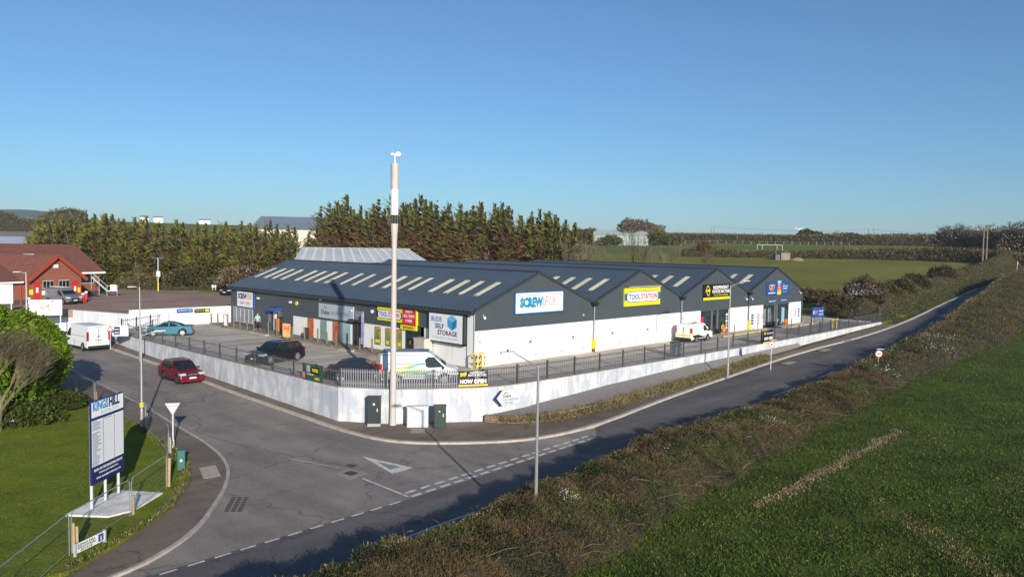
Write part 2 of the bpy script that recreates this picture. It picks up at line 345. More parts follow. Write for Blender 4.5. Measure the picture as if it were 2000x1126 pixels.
XG = lambda y: float(np.interp(y, [-13.2,-11.1,-9.2,-6.2,-2,4.9,14,18,24,60], [-31.2,-28.3,-26.2,-24.2,-22.4,-22.1,-22.3,-22.5,-22.3,-22.3]))
LOTZ = 1.5
def T(x, y):
    d = cdist(x, y); h = hill(d)
    if y < yc(x)-5.2: return zfield(x)+.12*nz(x*.4, y*.4)+h*.9
    if x < 230 and y < ykerb(x)+1.4: return ZR(x, min(y, -2))-1.0-(.5 if x > 60 else 0)
    if y < 43.2 and x < 66.8:
        return -.6 if (x > -10.5 and y > -4.5 and x+y*.8 > -9.5) else ZR(x, min(y, 60))-1.2
    if x < -9.3 and y < 60: return ZR(x, y)-1.2
    if y >= 43.2 and x < 62:
        b = .9+1.3*sm(128, 142, d) if x < 60 else .3
        return b+h*.7+.1*nz(x, y)
    a = sm(66, 100, x)
    return .05+.35*sm(66, 80, x)+h+.15*nz(x*.3, y*.3)*a
def axis(lo, hi, a, b, st):
    v = list(np.arange(a, b+.01, st)); k = st
    while v[-1] < hi: k *= 1.22; v.append(v[-1]+k)
    k = st; u = []
    p = a
    while p > lo: k *= 1.22; p -= k; u.append(p)
    return u[::-1]+v
gx = axis(-5000, 6000, -64, 130, 1.); gy = axis(-3000, 6000, -60, 110, 1.)
GX, GY = len(gx), len(gy)
gv = [(x, y, T(x, y)) for y in gy for x in gx]
me = bpy.data.meshes.new('ground'); gf = []; gm = []
for j in range(GY-1):
    for i in range(GX-1):
        k = j*GX+i; gf.append((k, k+1, k+GX+1, k+GX)); x = gx[i]; y = gy[j]; d = cdist(x, y)
        gm.append(0 if y < yc(x)-4 else (2 if (y > 40 and x < 62 and d < 235) else (3 if d > 268 else 1)))
me.from_pydata(gv, [], gf)
for m in (G_NEAR, G_FAR, G_BANK, grassmat('green_pasture', (.15,.19,.04), (.11,.13,.035), (.18,.17,.06), .02, .1)): me.materials.append(m)
me.polygons.foreach_set('material_index', gm); me.polygons.foreach_set('use_smooth', [True]*len(gf))
o = bpy.data.objects.new('ground', me); COL.objects.link(o); o['kind'] = 'structure'

KE = [(-12.7,-6.7),(-13.2,-2.3),(-13.35,4.2),(-13.6,11.5),(-13.6,15.8),(-13.6,24.9),(-14,34.6),(-14.2,47)]       # east kerb of the side road
KN = [(160,-.5),(128,-2.6),(103.6,-4.7),(74.3,-8.1),(55,-9.5),(36.6,-9.0),(20.9,-10.1),(9.1,-11.1),(-1.2,-12.5),(-6.4,-12.0),(-10,-9.6)]
KW = [(-19.9,50),(-19.9,24),(-20,9.9),(-20.4,3.8),(-20.45,1.2),(-20.8,-2.0),(-21.6,-4.9),(-23.0,-7.6),(-24.6,-9.8),(-25.9,-11.5),(-27.5,-13.0),(-29.8,-14.3),(-36,-15.3),(-60,-16.4)]
def smooth(P, it=2):
    for _ in range(it):
        Q = [P[0]]
        for a, b in zip(P, P[1:]): Q += [(a[0]*.75+b[0]*.25, a[1]*.75+b[1]*.25), (a[0]*.25+b[0]*.75, a[1]*.25+b[1]*.75)]
        P = Q+[P[-1]]
    return P
NK = smooth([(220,2.5)]+KN+KE); WK = smooth(KW)
BND = [(-60,-16.4),(-29.8,-14.95),(-17.6,-14.95),(-3,-14.1),(-1.0,-12.5)]
south = [(x, yc(x)-4.2) for x in (-60,-50,-40,-30,-20,-10,0,10,20,30,40,50,60,70,80,90,100,115,130,150,175,220)]
main_poly = south+[p for p in NK if p[0] > -1.4 and p[1] > -13 and (p[0] > -.9)]+[(-1.0,-12.5),(-3,-14.1),(-17.6,-14.95),(-29.8,-14.95),(-60,-16.4)]
sheet('main_road', main_poly, ZR, A_MAIN, 2.)
rest = [p for p in NK if p[0] <= -.9 or (p[1] > -8 and p[0] < 0)]
side_poly = [(-60,-16.4),(-29.8,-14.95),(-17.6,-14.95),(-3,-14.1),(-1.0,-12.5)]+rest[1:]+[(-14.2,60),(-19.9,60)]+WK[1:-1]
sheet('side_road', side_poly, ZR, A_SIDE, 2.)
def strip(name, P, w, h0, h1, zf, m, kind='structure', side=1, parent=None):
    # a ribbon of box section along a polyline, offset to one side
    mb = MB(); n = len(P); L = []
    for i, p in enumerate(P):
        a = Vector(P[max(0, i-1)]); b = Vector(P[min(n-1, i+1)]); d = (b-a).normalized(); nn = Vector((-d.y, d.x))*side
        q = Vector(p)+nn*w; z = zf(*p); L.append([(p[0],p[1],z+h0),(p[0],p[1],z+h1),(q.x,q.y,z+h1),(q.x,q.y,z+h0)])
    for a, b in zip(L, L[1:]): mb.add(a+b, [(0,1,5,4),(1,2,6,5),(2,3,7,6)])
    mb.add(L[0], [(0,1,2,3)]); mb.add(L[-1], [(0,1,2,3)])
    o = mb.build(name, m, parent); 
    if kind: o['kind'] = kind
    return o
KERB2 = masonry('kerb_stones', (.46,.41,.37), (.36,.325,.295), (.16,.145,.13), .92, 10., axis='xy', msize=.02)
strip('kerb', [p for p in NK if p[0] < 140], .28, -.3, .12, ZR, KERB, side=-1)
strip('kerb', WK, .16, -.3, .11, ZR, KERB, side=1)
# pavements
off = lambda P, w, s: [tuple(Vector(p)+Vector((-(Vector(P[min(len(P)-1,i+1)])-Vector(P[max(0,i-1)])).normalized().y, (Vector(P[min(len(P)-1,i+1)])-Vector(P[max(0,i-1)])).normalized().x))*w*s) for i, p in enumerate(P)]
NKi = off([p for p in NK if p[0] < 70], .27, -1)
inner = [(-12.0,47),(-12.0,38),(-12.3,26),(-12.1,16),(-12,6),(-11.8,-.2),(-10,-3.2),(-5.5,-6.6),(-4.6,-8.3),(-3.2,-9.2),(-1.3,-9.9),(4,-10.0),(11,-9.7),(18.8,-9.5),(30.9,-8.2),(46.8,-7.7),(66.9,-7.0)]
sheet('pavement', NKi+inner, lambda x, y: ZR(x, y)+.115, A_PAVE, 2.)
WKi = off(WK, .15, 1)
gedge = [(XG(y)-.25, y) for y in (-13.2,-11.1,-9.2,-6.2,-2,1,4.9,10,14,18,24,40,50)]
sheet('pavement', WKi+[(-60,-15.3),(-31.4,-13.3)]+gedge, lambda x, y: ZR(x, y)+.105, A_PAVE, 2.)
ve = [(XG(y), y) for y in (-13.2,-12.1,-11.1,-10,-9.2,-8,-6.2,-4,-2,1,4.9,10,14,18,24,40,58)]
vz = lambda x, y: ZR(-21, y)+.16+.05*nz(x, y)
sheet('grass_verge', [(-60,-14.6)]+ve+[(-75,58),(-75,-14.9)], vz, G_VERGE, 2., skirt=.35)
# worn brown edge where the verge meets the path
sheet('worn_verge_edge', [(a-.0+.32*math.sin(b*1.7)*.3+.12, b) for a, b in ve[:10]]+[(a-.45-.15*math.sin(b*2.3), b) for a, b in ve[:10]][::-1], lambda x, y: vz(x, y)+.012, mat('worn_dry_edge', (.15,.11,.055), .95, c2=(.10,.10,.03), vscale=5), .8)
# yard
YARD = [(-11.9,-.3),(-9.8,-3.1),(-5.3,-6.3),(-2,-7.2),(64.5,-7.2),(66.3,-6.4),(66.3,41.8),(-12.2,41.8),(-12.4,26),(-12.2,16),(-12,6)]
sheet('yard', YARD, lambda x, y: 0., A_YARD, 4.)
sheet('concrete_apron', [(.2,-3.05),(43.0,-3.05),(43.0,-.06),(.2,-.06)], lambda x, y: .004, CONC, 4.)
sheet('access_lane', [(43.,-6.9),(64.3,-6.9),(64.3,-2.2),(43.,-2.2)], lambda x, y: .004, asphalt('asphalt_lane', (.23,.215,.205), (.17,.16,.155)), 3.)
def mark(mb, x0, y0, x1, y1, w=.1, z=None, zf=None, dz=.006):
    a = Vector((x0, y0)); b = Vector((x1, y1)); n = max(1, int((b-a).length/1.5)); d = (b-a).normalized(); q = Vector((-d.y, d.x))*w/2
    f = zf or (lambda x, y: z)
    for i in range(n):
        p0 = a+(b-a)*i/n; p1 = a+(b-a)*(i+1)/n
        mb.add([(*(p0-q), f(*p0)+dz), (*(p1-q), f(*p1)+dz), (*(p1+q), f(*p1)+dz), (*(p0+q), f(*p0)+dz)], [(0,1,2,3)])
mb = MB()
mark(mb, .3, -3.0, 44, -3.0, .11, 0)
for x in (.35, 3.9, 9.4, 14.6, 20, 25.5, 31, 36.5): mark(mb, x, -3.0, x-.0, -.3, .1, 0)
o = mb.build('bay_markings', LINE, fix=False); o['kind'] = 'structure'
mb = MB()
for i in range(7): mark(mb, -11.4+.2, 30-i*2.6, -6.8, 30.2-i*2.6, .09, 0)
o = mb.build('parking_bay_lines', LINE, fix=False); o['kind'] = 'structure'
mb = MB()
# give-way lines, centre line, edge dashes, triangle
def dashes(x0, y0, x1, y1, ln, gap, w):
    L = math.hypot(x1-x0, y1-y0); s = 0
    while s < L-.1:
        e = min(s+ln, L); mark(mb, x0+(x1-x0)*s/L, y0+(y1-y0)*s/L, x0+(x1-x0)*e/L, y0+(y1-y0)*e/L, w, zf=ZR); s += ln+gap
dashes(-17.5,-14.75,-3.0,-13.98, .62, .30, .2); dashes(-17.4,-14.2,-2.8,-13.45, .62, .30, .2)
dashes(-28.9,-15.12,-17.9,-14.95, .62, .38, .12)
dashes(-17.55,-10.95,-17.62,-14.7, 9, 1, .12)
mark(mb, -18.4, -5.3, -17.4, -8.7, .05, zf=ZR)
xs = [-30+i*9.2 for i in range(-3, 22)]
for x in xs:
    for k in range(3): mark(mb, x+k*1.35, yc(x+k*1.35), x+(k+1)*1.35, yc(x+(k+1)*1.35), .12, zf=ZR)
tri = [(-15.35,-7.7),(-16.05,-11.4),(-14.65,-11.3)]; ti = [(-15.38,-9.2),(-15.72,-10.75),(-15.02,-10.7)]
for i in range(3):
    a, b = tri[i], tri[(i+1) % 3]; c, d = ti[(i+1) % 3], ti[i]
    mb.add([(p[0], p[1], ZR(*p)+.007) for p in (a, b, c, d)], [(0,1,2,3)])
o = mb.build('road_markings', LINE, fix=False); o['kind'] = 'structure'
# manholes, gratings and repair patches
IRON = mat('rusty_iron_cover', (.085,.062,.055), .7, c2=(.05,.04,.04), vscale=6)
PATCHM = mat('light_repair_patch', (.36,.31,.26), .9, c2=(.26,.23,.2), vscale=2)
def flat(name, P, m, dz, zf=ZR, label=None, cat=None, depth=.03, group=None):
    mb = MB(); n = len(P); mb.add([(x, y, zf(x, y)+dz) for x, y in P]+[(x, y, zf(x, y)+dz-depth) for x, y in P], [tuple(range(n))]+[(i, i+n, (i+1) % n+n, (i+1) % n) for i in range(n)])
    o = mb.build(name, m)
    if label: setp(o, label, cat, group)
    else: o['kind'] = 'structure'
    return o
flat('repair_patch', [(-18.15,-9.4),(-17.15,-9.1),(-16.85,-10.5),(-18.1,-10.75)], PATCHM, .005)
flat('manhole_cover', [(-17.8,-9.6),(-17.3,-9.5),(-17.15,-10.1),(-17.75,-10.25)], IRON, .009, label='dark square manhole cover set in a pale concrete patch by the give-way triangle', cat='manhole cover')
flat('manhole_cover', [(-17.0,-8.55),(-16.6,-8.45),(-16.45,-8.95),(-16.9,-9.1)], IRON, .009, label='smaller dark manhole cover just beyond the patched one', cat='manhole cover')
def grating(a, b, c, d, nx, ny, lab):
    t = thing('road_grating', lab, 'grating', ((a[0]+c[0])/2, (a[1]+c[1])/2, ZR(*a)))
    A, Bv, Cv, D = [Vector((p[0]-t.location.x, p[1]-t.location.y)) for p in (a, b, c, d)]
    f = MB(); mb = MB()
    for i in range(nx):
        for j in range(ny):
            u0, u1, v0, v1 = (i+.12)/nx, (i+.88)/nx, (j+.12)/ny, (j+.88)/ny
            q = [A*(1-u)*(1-v)+Bv*u*(1-v)+Cv*u*v+D*(1-u)*v for u, v in ((u0,v0),(u1,v0),(u1,v1),(u0,v1))]
            mb.add([(p.x, p.y, ZR(p.x+t.location.x, p.y+t.location.y)-t.location.z+.008) for p in q], [(0,1,2,3)])
    mb.build('iron_tiles', IRON, t, fix=False)
    mb = MB(); mb.add([(p.x, p.y, ZR(p.x+t.location.x, p.y+t.location.y)-t.location.z+.004) for p in (A, Bv, Cv, D)], [(0,1,2,3)]); mb.build('frame', mat('grating_bed', (.27,.23,.20), .9), t, fix=False)
grating((-23.4,-9.1),(-22.8,-9.7),(-23.95,-11.3),(-24.55,-10.7), 3, 9, 'long rust-brown iron grating sunk in the side road near the grass corner')
flat('utility_cover', [(-22.7,-4.1),(-21.9,-4.2),(-22.5,-6.1),(-23.3,-6.0)], mat('concrete_cover', (.42,.35,.29), .9, var=.1, vscale=3), .012, lambda x, y: ZR(x, y)+.105, 'pale concrete cover slab in the pavement beside the green cabinet', 'access cover')
flat('utility_cover', [(-9.9,-5.0),(-9.2,-5.6),(-9.9,-6.4),(-10.6,-5.9)], PATCHM, .012, lambda x, y: ZR(x, y)+.115, 'pale cover slab in the pavement at the foot of the mast', 'access cover')
k = 0
for p in ((1015,600),):
    pass
for px, py, lab in ((1540,708,'nearest of the three flush covers in the right-hand pavement'),(1610,683,'middle one of the three flush covers in the right-hand pavement'),(1653,664,'farthest of the three flush covers in the right-hand pavement')):
    z = -1.
    for _ in range(40): q = at(px, py, z); z = .5*z+.5*(ZR(q[0], q[1])+.115)
    flat('utility_cover', [(q[0]-.9,q[1]-.35),(q[0]+.9,q[1]-.35),(q[0]+.9,q[1]+.35),(q[0]-.9,q[1]+.35)], PATCHM, .012, lambda x, y: ZR(x, y)+.115, lab, 'access cover', group='flush covers in the pavement')
flat('rust_stain', [(2.1,-1.7),(3.2,-1.5),(3.3,-1.9),(2.3,-2.2)], mat('rust_red_stain', (.20,.08,.05), .9, c2=(.30,.24,.2), vscale=5), .006, lambda x, y: .004)
# the fire station yard
LOT = [(2.,42.6),(-9.9,42.8),(-12.7,50),(-22,58.5),(-45,72),(-45,125),(-5,128),(9,104),(26,94),(30,70),(24,43)]
sheet('car_park', LOT, lambda x, y: LOTZ, A_LOT, 5., skirt=.8)
mb = MB()
for i in range(5): mark(mb, 4+i*3.4, 45.5+i*.3, 1.5+i*3.4, 50+i*.3, .1, LOTZ)
for i in range(3): mark(mb, -4.5-.0+i*2.8, 45, -6.3+i*2.8, 49, .1, LOTZ)
o = mb.build('car_park_lines', LINE, fix=False); o['kind'] = 'structure'
# gravel bank and soil plot
WALLR = [(-5.3,-6.35),(-2,-7.25),(65.5,-7.25)]
def gz(x, y):
    top = float(np.interp(x, [-5.5,-.8,7.6,18.3,35,48,66], [-1.75,-1.45,-1.0,-.6,-.35,-.2,.0])); 
    ye = float(np.interp(x, [-5.5,-4.6,-3.2,-1.3,4,11,18.8,30.9,46.8,66.9], [-7.0,-8.1,-9.0,-9.6,-9.7,-9.4,-9.2,-8.0,-7.6,-7.3]))
    low = ZR(x, ye)+.42-.3*sm(5, 30, x); t = min(1, max(0, (y-ye)/max(.2, -7.35-ye)))
    return low+(max(top, low+.02)-low)*t+.02*nz(x*8, y*8)
gp = [(-5.3,-6.7),(-4.5,-8.0),(-3.1,-8.95),(-1.3,-9.55),(4,-9.65),(11,-9.35),(18.8,-9.15),(30.9,-8.0),(40,-7.7),(40,-7.28),(-2,-7.28)]
sheet('gravel_bank', gp, gz, GRAVEL, 1.)
sheet('rough_verge_strip', [(30,-8.35),(46.8,-7.75),(66.5,-7.3),(66.5,-7.2),(40,-7.25),(40,-7.65),(31,-7.95)], lambda x, y: ZR(x, y)+.2, G_BANK, 1.5, skirt=.2)
mz = lambda x, y: .12+.10*nz(x*4, y*4)
sheet('soil_plot', [(66.5,-5.8),(74,-4.6),(88,-1),(100,12),(84,20),(66.5,12)], mz, SOIL, 1.5)
strip('kerb', [(66.4,-5.6),(66.4,12)], .15, -.1, .14, lambda x, y: 0, KERB)

# ---------------------------------------------------------------- walls
def wallrun(name, P, ztop, zbot, th, m, label, cat='wall', cap=None, side=1):
    t = thing(name, label, cat, (P[0][0], P[0][1], 0)); mb = MB(); L = []; n = len(P)
    Q = dens(P+[P[-1]], 2.)[:-1] if False else P
    for i, p in enumerate(P):
        a = Vector(P[max(0,i-1)]); b = Vector(P[min(n-1,i+1)]); d = (b-a).normalized(); q = Vector(p)+Vector((-d.y, d.x))*th*side
        ox, oy = P[0]; L.append([(p[0]-ox,p[1]-oy,zbot(*p)),(p[0]-ox,p[1]-oy,ztop(*p)),(q.x-ox,q.y-oy,ztop(*p)),(q.x-ox,q.y-oy,zbot(*p))])
    for a, b in zip(L, L[1:]): mb.add(a+b, [(0,1,5,4),(1,2,6,5),(2,3,7,6)])
    mb.add(L[0], [(0,1,2,3)]); mb.add(L[-1], [(0,1,2,3)]); mb.build('wall_face', m, t)
    if cap:
        mb = MB()
        LL = []
        for l in L:
            a = Vector(l[1]); b = Vector(l[2]); d = (b-a).normalized()*.03; LL.append([tuple(a-d+Vector((0,0,.004))), tuple(a-d+Vector((0,0,.07))), tuple(b+d+Vector((0,0,.07))), tuple(b+d+Vector((0,0,.004)))])
        for a, b in zip(LL, LL[1:]): mb.add(a+b, [(0,1,5,4),(1,2,6,5),(2,3,7,6),(3,0,4,7)])
        mb.add(LL[0], [(0,1,2,3)]); mb.add(LL[-1], [(0,1,2,3)])
        mb.build('coping', cap, t)
    return t
WP = dens(smooth([(-12.3,41.5),(-12.65,38),(-12.6,26),(-12.45,16),(-12.3,6),(-12.15,-.45)],1)+[(-10.05,-3.3),(-8.2,-4.65),(-5.4,-6.45)]+smooth([(-4,-6.95),(-2,-7.25),(8,-7.45),(20,-7.5),(45,-7.4),(66,-7.0)],1)+[(66.01,-7.0)], 2.)
WP = [p for i, p in enumerate(WP) if i == 0 or (Vector(p)-Vector(WP[i-1])).length > .2]
WP = WP[:next(i for i, p in enumerate(WP) if p[0] > 65)+1]
COP = mat('brown_brick_coping', (.30,.25,.22), .9, c2=(.20,.15,.13), vscale=6)
wt = lambda x, y: .06 if x < 30 else .06+.1*sm(30, 66, x)
wallrun('retaining_wall', WP, wt, lambda x, y: ZR(x, y)-.35, .26, RETAIN, 'long patchy white retaining wall holding up the trade yard, curving round the road corner', cap=COP)
RW = [(1.6,42.3),(-9.8,42.5)]; RW2 = [(-9.9,42.5),(-12.9,50.5)]; RW3 = [(-12.95,50.6),(-21,58),(-30,62)]
t = thing('rear_wall', 'stepped white rendered wall between the trade yard and the brown car park', 'wall', (1.6,42.3,0))
for P, zt, zb in ((RW,1.85,-.3),(RW2,1.45,-.9),(RW3,1.0,-.9)):
    mb = MB(); LL = [(Vector(p)) for p in P]
    for a, b in zip(LL, LL[1:]): mb.beam((a.x-1.6,a.y-42.3,(zt+zb)/2), (b.x-1.6,b.y-42.3,(zt+zb)/2), .24, zt-zb)
    mb.build('wall_section', RENDERW, t)
# low rubble wall in front of the gravel
RUBBLE = masonry('rubble_stone', (.21,.13,.075), (.30,.21,.13), (.07,.05,.035), .34, .14, bump=1.)
LW = smooth([(-5.35,-6.85),(-4.6,-8.3),(-3.2,-9.2),(-1.3,-9.75),(4,-9.85),(11,-9.55),(18.8,-9.35),(30,-8.3)], 1)
wallrun('rubble_wall', LW, lambda x, y: ZR(x, y)+.55-.3*sm(5, 28, x)+.04*nz(x*5, y), lambda x, y: ZR(x, y)-.1, .3, RUBBLE, 'low crumbling brown stone wall edging the grey gravel bank beside the pavement')

# ---------------------------------------------------------------- palisade fence
def path_len(P):
    s = [0]
    for a, b in zip(P, P[1:]): s.append(s[-1]+math.hypot(b[0]-a[0], b[1]-a[1]))
    return s
def along(P, S, s):
    i = max(0, min(len(P)-2, int(np.searchsorted(S, s))-1)); f = (s-S[i])/max(1e-6, S[i+1]-S[i]); a, b = P[i], P[i+1]
    return a[0]+(b[0]-a[0])*f, a[1]+(b[1]-a[1])*f, math.atan2(b[1]-a[1], b[0]-a[0])
def palisade(name, P, label, h=1.2, bay=2.75, zf=lambda x, y: .13, pm=FENCEM, postm=DGREY, pitch=.165, posth=.08, cat='fence', pw=.045):
    t = thing(name, label, cat, (P[0][0], P[0][1], 0)); ox, oy = P[0]; S = path_len(P); L = S[-1]; n = max(1, round(L/bay)); b = L/n
    for k in range(n+1):
        x, y, a = along(P, S, min(L-.01, k*b)); z = zf(x, y); mb = MB(); q = MB().box(-.05, .05, -.045, .045, 0, h+posth)
        c, s_ = math.cos(a), math.sin(a); mb.add([(x-ox+u*c-v*s_, y-oy+u*s_+v*c, z+w_-.1) for u, v, w_ in q.v], q.f); mb.build('post', postm, t)
        if k == n: break
        mb = MB()
        for rz_ in (.22, h-.22):
            p0 = along(P, S, k*b+.05); p1 = along(P, S, (k+1)*b-.05)
            mb.beam((p0[0]-ox, p0[1]-oy, zf(*p0[:2])+rz_), (p1[0]-ox, p1[1]-oy, zf(*p1[:2])+rz_), .04, .05)
        m_ = int((b-.1)/pitch)
        for i in range(m_):
            x, y, a = along(P, S, k*b+.05+(i+.5)*(b-.1)/m_); z = zf(x, y); c, s_ = math.cos(a), math.sin(a)
            nx, ny = s_*.035, -c*.035; hw = pw/2
            B0 = [(x-ox+nx-c*hw, y-oy+ny-s_*hw), (x-ox+nx+c*hw, y-oy+ny+s_*hw)]; m0 = (x-ox+nx*1.25, y-oy+ny*1.25)
            vs = [(*B0[0], z), (*m0, z), (*B0[1], z), (*B0[0], z+h-.1), (*m0, z+h), (*B0[1], z+h-.1)]
            mb.add(vs, [(0,1,4,3),(1,2,5,4),(0,3,4,5,2)])
        mb.build('pale_panel', pm, t, fix=False)
    return t
iF = off(WP, .13, 1)
iL = [p for p in iF if p[0] < -11.8 and p[1] > -.2 and p[1] < 37.5]; iL.append((-12.0,-.42))
iC = [(-12.0,-.42),(-9.95,-3.2),(-8.1,-4.55),(-5.3,-6.3)]
iR = [(-5.3,-6.3)]+[p for p in iF if p[0] > -5]
palisade('palisade_fence', iL, 'grey palisade fence along the yard wall above the side road', 1.12)
palisade('palisade_fence', iC, 'pale grey palisade fence on the wall corner beside the mast', 1.18, bay=3.2, pm=mat('palisade_pale', (.24,.25,.27), .5, metal=.2, var=.08, vscale=3), pitch=.15, pw=.08)
palisade('palisade_fence', iR, 'long dark palisade fence along the yard wall above the main road', 1.3, bay=2.9, pm=mat('palisade_dark', (.10,.105,.12), .5, metal=.2, var=.08, vscale=3), pitch=.19, pw=.04)
palisade('palisade_fence', [(66.2,-6.7),(73,-4.2),(77,-1)], 'far end of dark fence turning the corner beside the hedge', 1.5, zf=lambda x, y: .1, pitch=.2)
palisade('palisade_fence', [(-12.2,37.6),(-6.6,41.6)], 'short black spiked fence at the back corner of the yard behind the road sign', 1.35, pm=BLACK, pitch=.3)
# ---------------------------------------------------------------- the trade building
W, D, HE, HA, HW = 14.31, 39.6, 4.4, 7.16, 2.78
SL = (HA-HE)/(W/2)
bld = thing('trade_building', 'long trade building with four dark gables over white walls and blue-grey ribbed roofs', 'building')
def ribbed(x0, z0, x1, z1, y0, y1, pitch=.5, rh=.055, lift=.0):
    # sheet from (x0,z0) to (x1,z1) with ribs running up the slope, spread along y
    mb = MB(); ys = []; n = int((y1-y0)/pitch); p = (y1-y0)/n
    prof = []
    for i in range(n):
        y = y0+i*p; prof += [(y, 0), (y+p*.62, 0), (y+p*.72, rh), (y+p*.90, rh)]
    prof.append((y1, 0))
    vs = []
    for y, h in prof: vs += [(x0, y, z0+h+lift), (x1, y, z1+h+lift)]
    fs = [(2*i, 2*i+1, 2*i+3, 2*i+2) for i in range(len(prof)-1)]
    mb.add(vs, fs); return mb
# walls: lower white masonry, upper cladding, per side
g1, g2 = (32.6, 38.55), (46.8, 53.7)
mb = MB()
for a, b in ((0, g1[0]), (g1[1], g2[0]), (g2[1], 4*W)): mb.box(a, b, 0, .25, -.3, HW)
mb.box(0, .25, .25, 5.9, -.3, 2.55); mb.box(0, .25, 8.35, 14.2, -.3, 2.25); mb.box(0, .25, 16.0, 26.3, -.3, 2.0)
mb.box(4*W-.25, 4*W, .25, D, -.3, HW)
mb.build('lower_wall', streaks(mat('front_white_paint', (.82,.82,.80), .6, var=.04, vscale=.8), .86, (2,2,.25)), bld)
mb = MB()   # end and back walls in cladding
mb.prism([(.0, HW+.0), (4*W, HW), (4*W, HE)]+[q for k in (3, 2, 1, 0) for q in ((W*(k+.5), HA), (W*k, HE))], 'y', -.06, .2)
mb.box(g1[0], g1[1], -.06, .2, HW-.12, HW-.001); mb.box(g2[0], g2[1], -.06, .2, HW-.12, HW-.001)
mb.build('gable_cladding', CLAD, bld)
mb = MB()
mb.prism([(.2,2.55),(.2,HE-.05),(D,HE-.05),(D,-.3),(30.5,-.3),(30.5,2.25),(28.3,2.25),(28.3,-.3),(26.3,-.3),(26.3,2.0),(16.,2.0),(16.,2.25),(8.35,2.25),(8.35,2.55)], 'x', -.05, .0)
mb.build('side_cladding', CLADS, bld)
MB().box(0, 4*W, D-.2, D, -.3, HE).build('back_wall', CLAD, bld)
MB().prism([(W*0+.1, HE), (4*W-.1, HE)]+[q for k in (3, 2, 1, 0) for q in ((W*(k+.5), HA-.05), (W*k+(.1 if k == 0 else 0), HE))][:-1], 'y', D-.19, D-.02).build('back_gables', CLAD, bld)
MB().box(.3, 4*W-.3, .4, D-.4, -.2, .0).build('floor_slab', CONC, bld)
for k in range(4):
    xl, xm, xr = W*k, W*(k+.5), W*(k+1)
    lx = xl-.35 if k == 0 else xl
    rf = ribbed(lx, HE-SL*(xl-lx), xm, HA, -.12, D+.1)
    rf.v += []; o = rf.build('roof_slope', ROOF, bld, fix=False)
    rx = xr+.35 if k == 3 else xr
    ribbed(rx, HE-SL*(rx-xr), xm, HA, -.12, D+.1).build('roof_slope', ROOF, bld, fix=False)
    mb = MB(); mb.prism([(xm-.22, HA-.02), (xm, HA+.075), (xm+.22, HA-.02), (xm, HA+.03)], 'y', -.14, D+.1); mb.build('ridge_cap', TRIM, bld)
    mb = MB()   # verge trims
    for a, b in ((xl, xm), (xr, xm)):
        mb.beam((a, -.13, HE-.05), (b, -.13, HA-.04), .09, .20)
    mb.build('verge_trim', TRIM, bld)
    # rooflights (sub-parts of the roof slopes)
    groups = []
    if k == 0: ys = [2.18, 4.06, 5.89, 7.87, 10.64, 12.24, 14.42, 16.47, 19.28, 21.27, 24.07, 25.96, 27.92, 29.74, 32.58, 34.45, 36.25, 38.36]
    else: ys = [2.1,4.15,6.2,8.25, 11.6,13.6]
    for y in ys:
        t0, t1 = (.305, .655); xa, xb = xl+W/2*t0, xl+W/2*t1; za, zb = HE+SL*(xa-xl), HE+SL*(xb-xl)
        mb = MB()
        n = 3; wd = .62 if k == 0 else .7
        for i in range(n):   # three corrugations of clear sheet
            y0 = y-wd/2+wd*i/n; y1 = y0+wd/n
            mb.add([(xa,y0,za+.03),(xb,y0,zb+.03),(xb,y0+(y1-y0)*.3,zb+.075),(xa,y0+(y1-y0)*.3,za+.075),(xb,y0+(y1-y0)*.7,zb+.075),(xa,y0+(y1-y0)*.7,za+.075),(xb,y1,zb+.03),(xa,y1,za+.03)], [(0,1,2,3),(3,2,4,5),(5,4,6,7)])
        mb.add([(xa,y-wd/2,za-.02),(xa,y+wd/2,za-.02),(xa,y+wd/2,za+.06),(xa,y-wd/2,za+.06)], [(0,1,2,3)])
        r = mb.build('rooflight', ROOFLIGHT, o, fix=False)
# gutters and downpipes
mb = MB(); mb.box(-.42, -.3, -.12, D+.1, HE-.42, HE-.16); mb.build('gutter_fascia', TRIM, bld)
mb = MB(); mb.box(-.30, -.02, -.1, D, HE-.30, HE-.26); mb.build('soffit', TRIM, bld)
for k in range(1, 5):
    x = W*k
    mb = MB(); mb.box(x-.28, x+.22, -.42, -.07, HE-.32, HE+.0); mb.prism([(x-.5, HE-.02),(x+.45, HE-.02),(x+.25, HE-.3),(x-.3, HE-.3)], 'y', -.40, -.08)
    mb.build('hopper', BLACK, bld)
    mb = MB(); mb.cyl((x, -.16, HE-.3), (x, -.16, 0 if k > 1 else .0), .065, n=8); mb.build('downpipe', GALV if k < 3 else DGREY, bld)
mb = MB(); mb.cyl((-.1, -.12, HE-.35), (-.1, -.12, 0), .06, n=8); mb.build('downpipe', GALV, bld)
# corner column, white at the end of the long side
MB().box(-.12, -.051, .0, .62, .0, HE-.45).build('corner_panel', WHITE, bld)
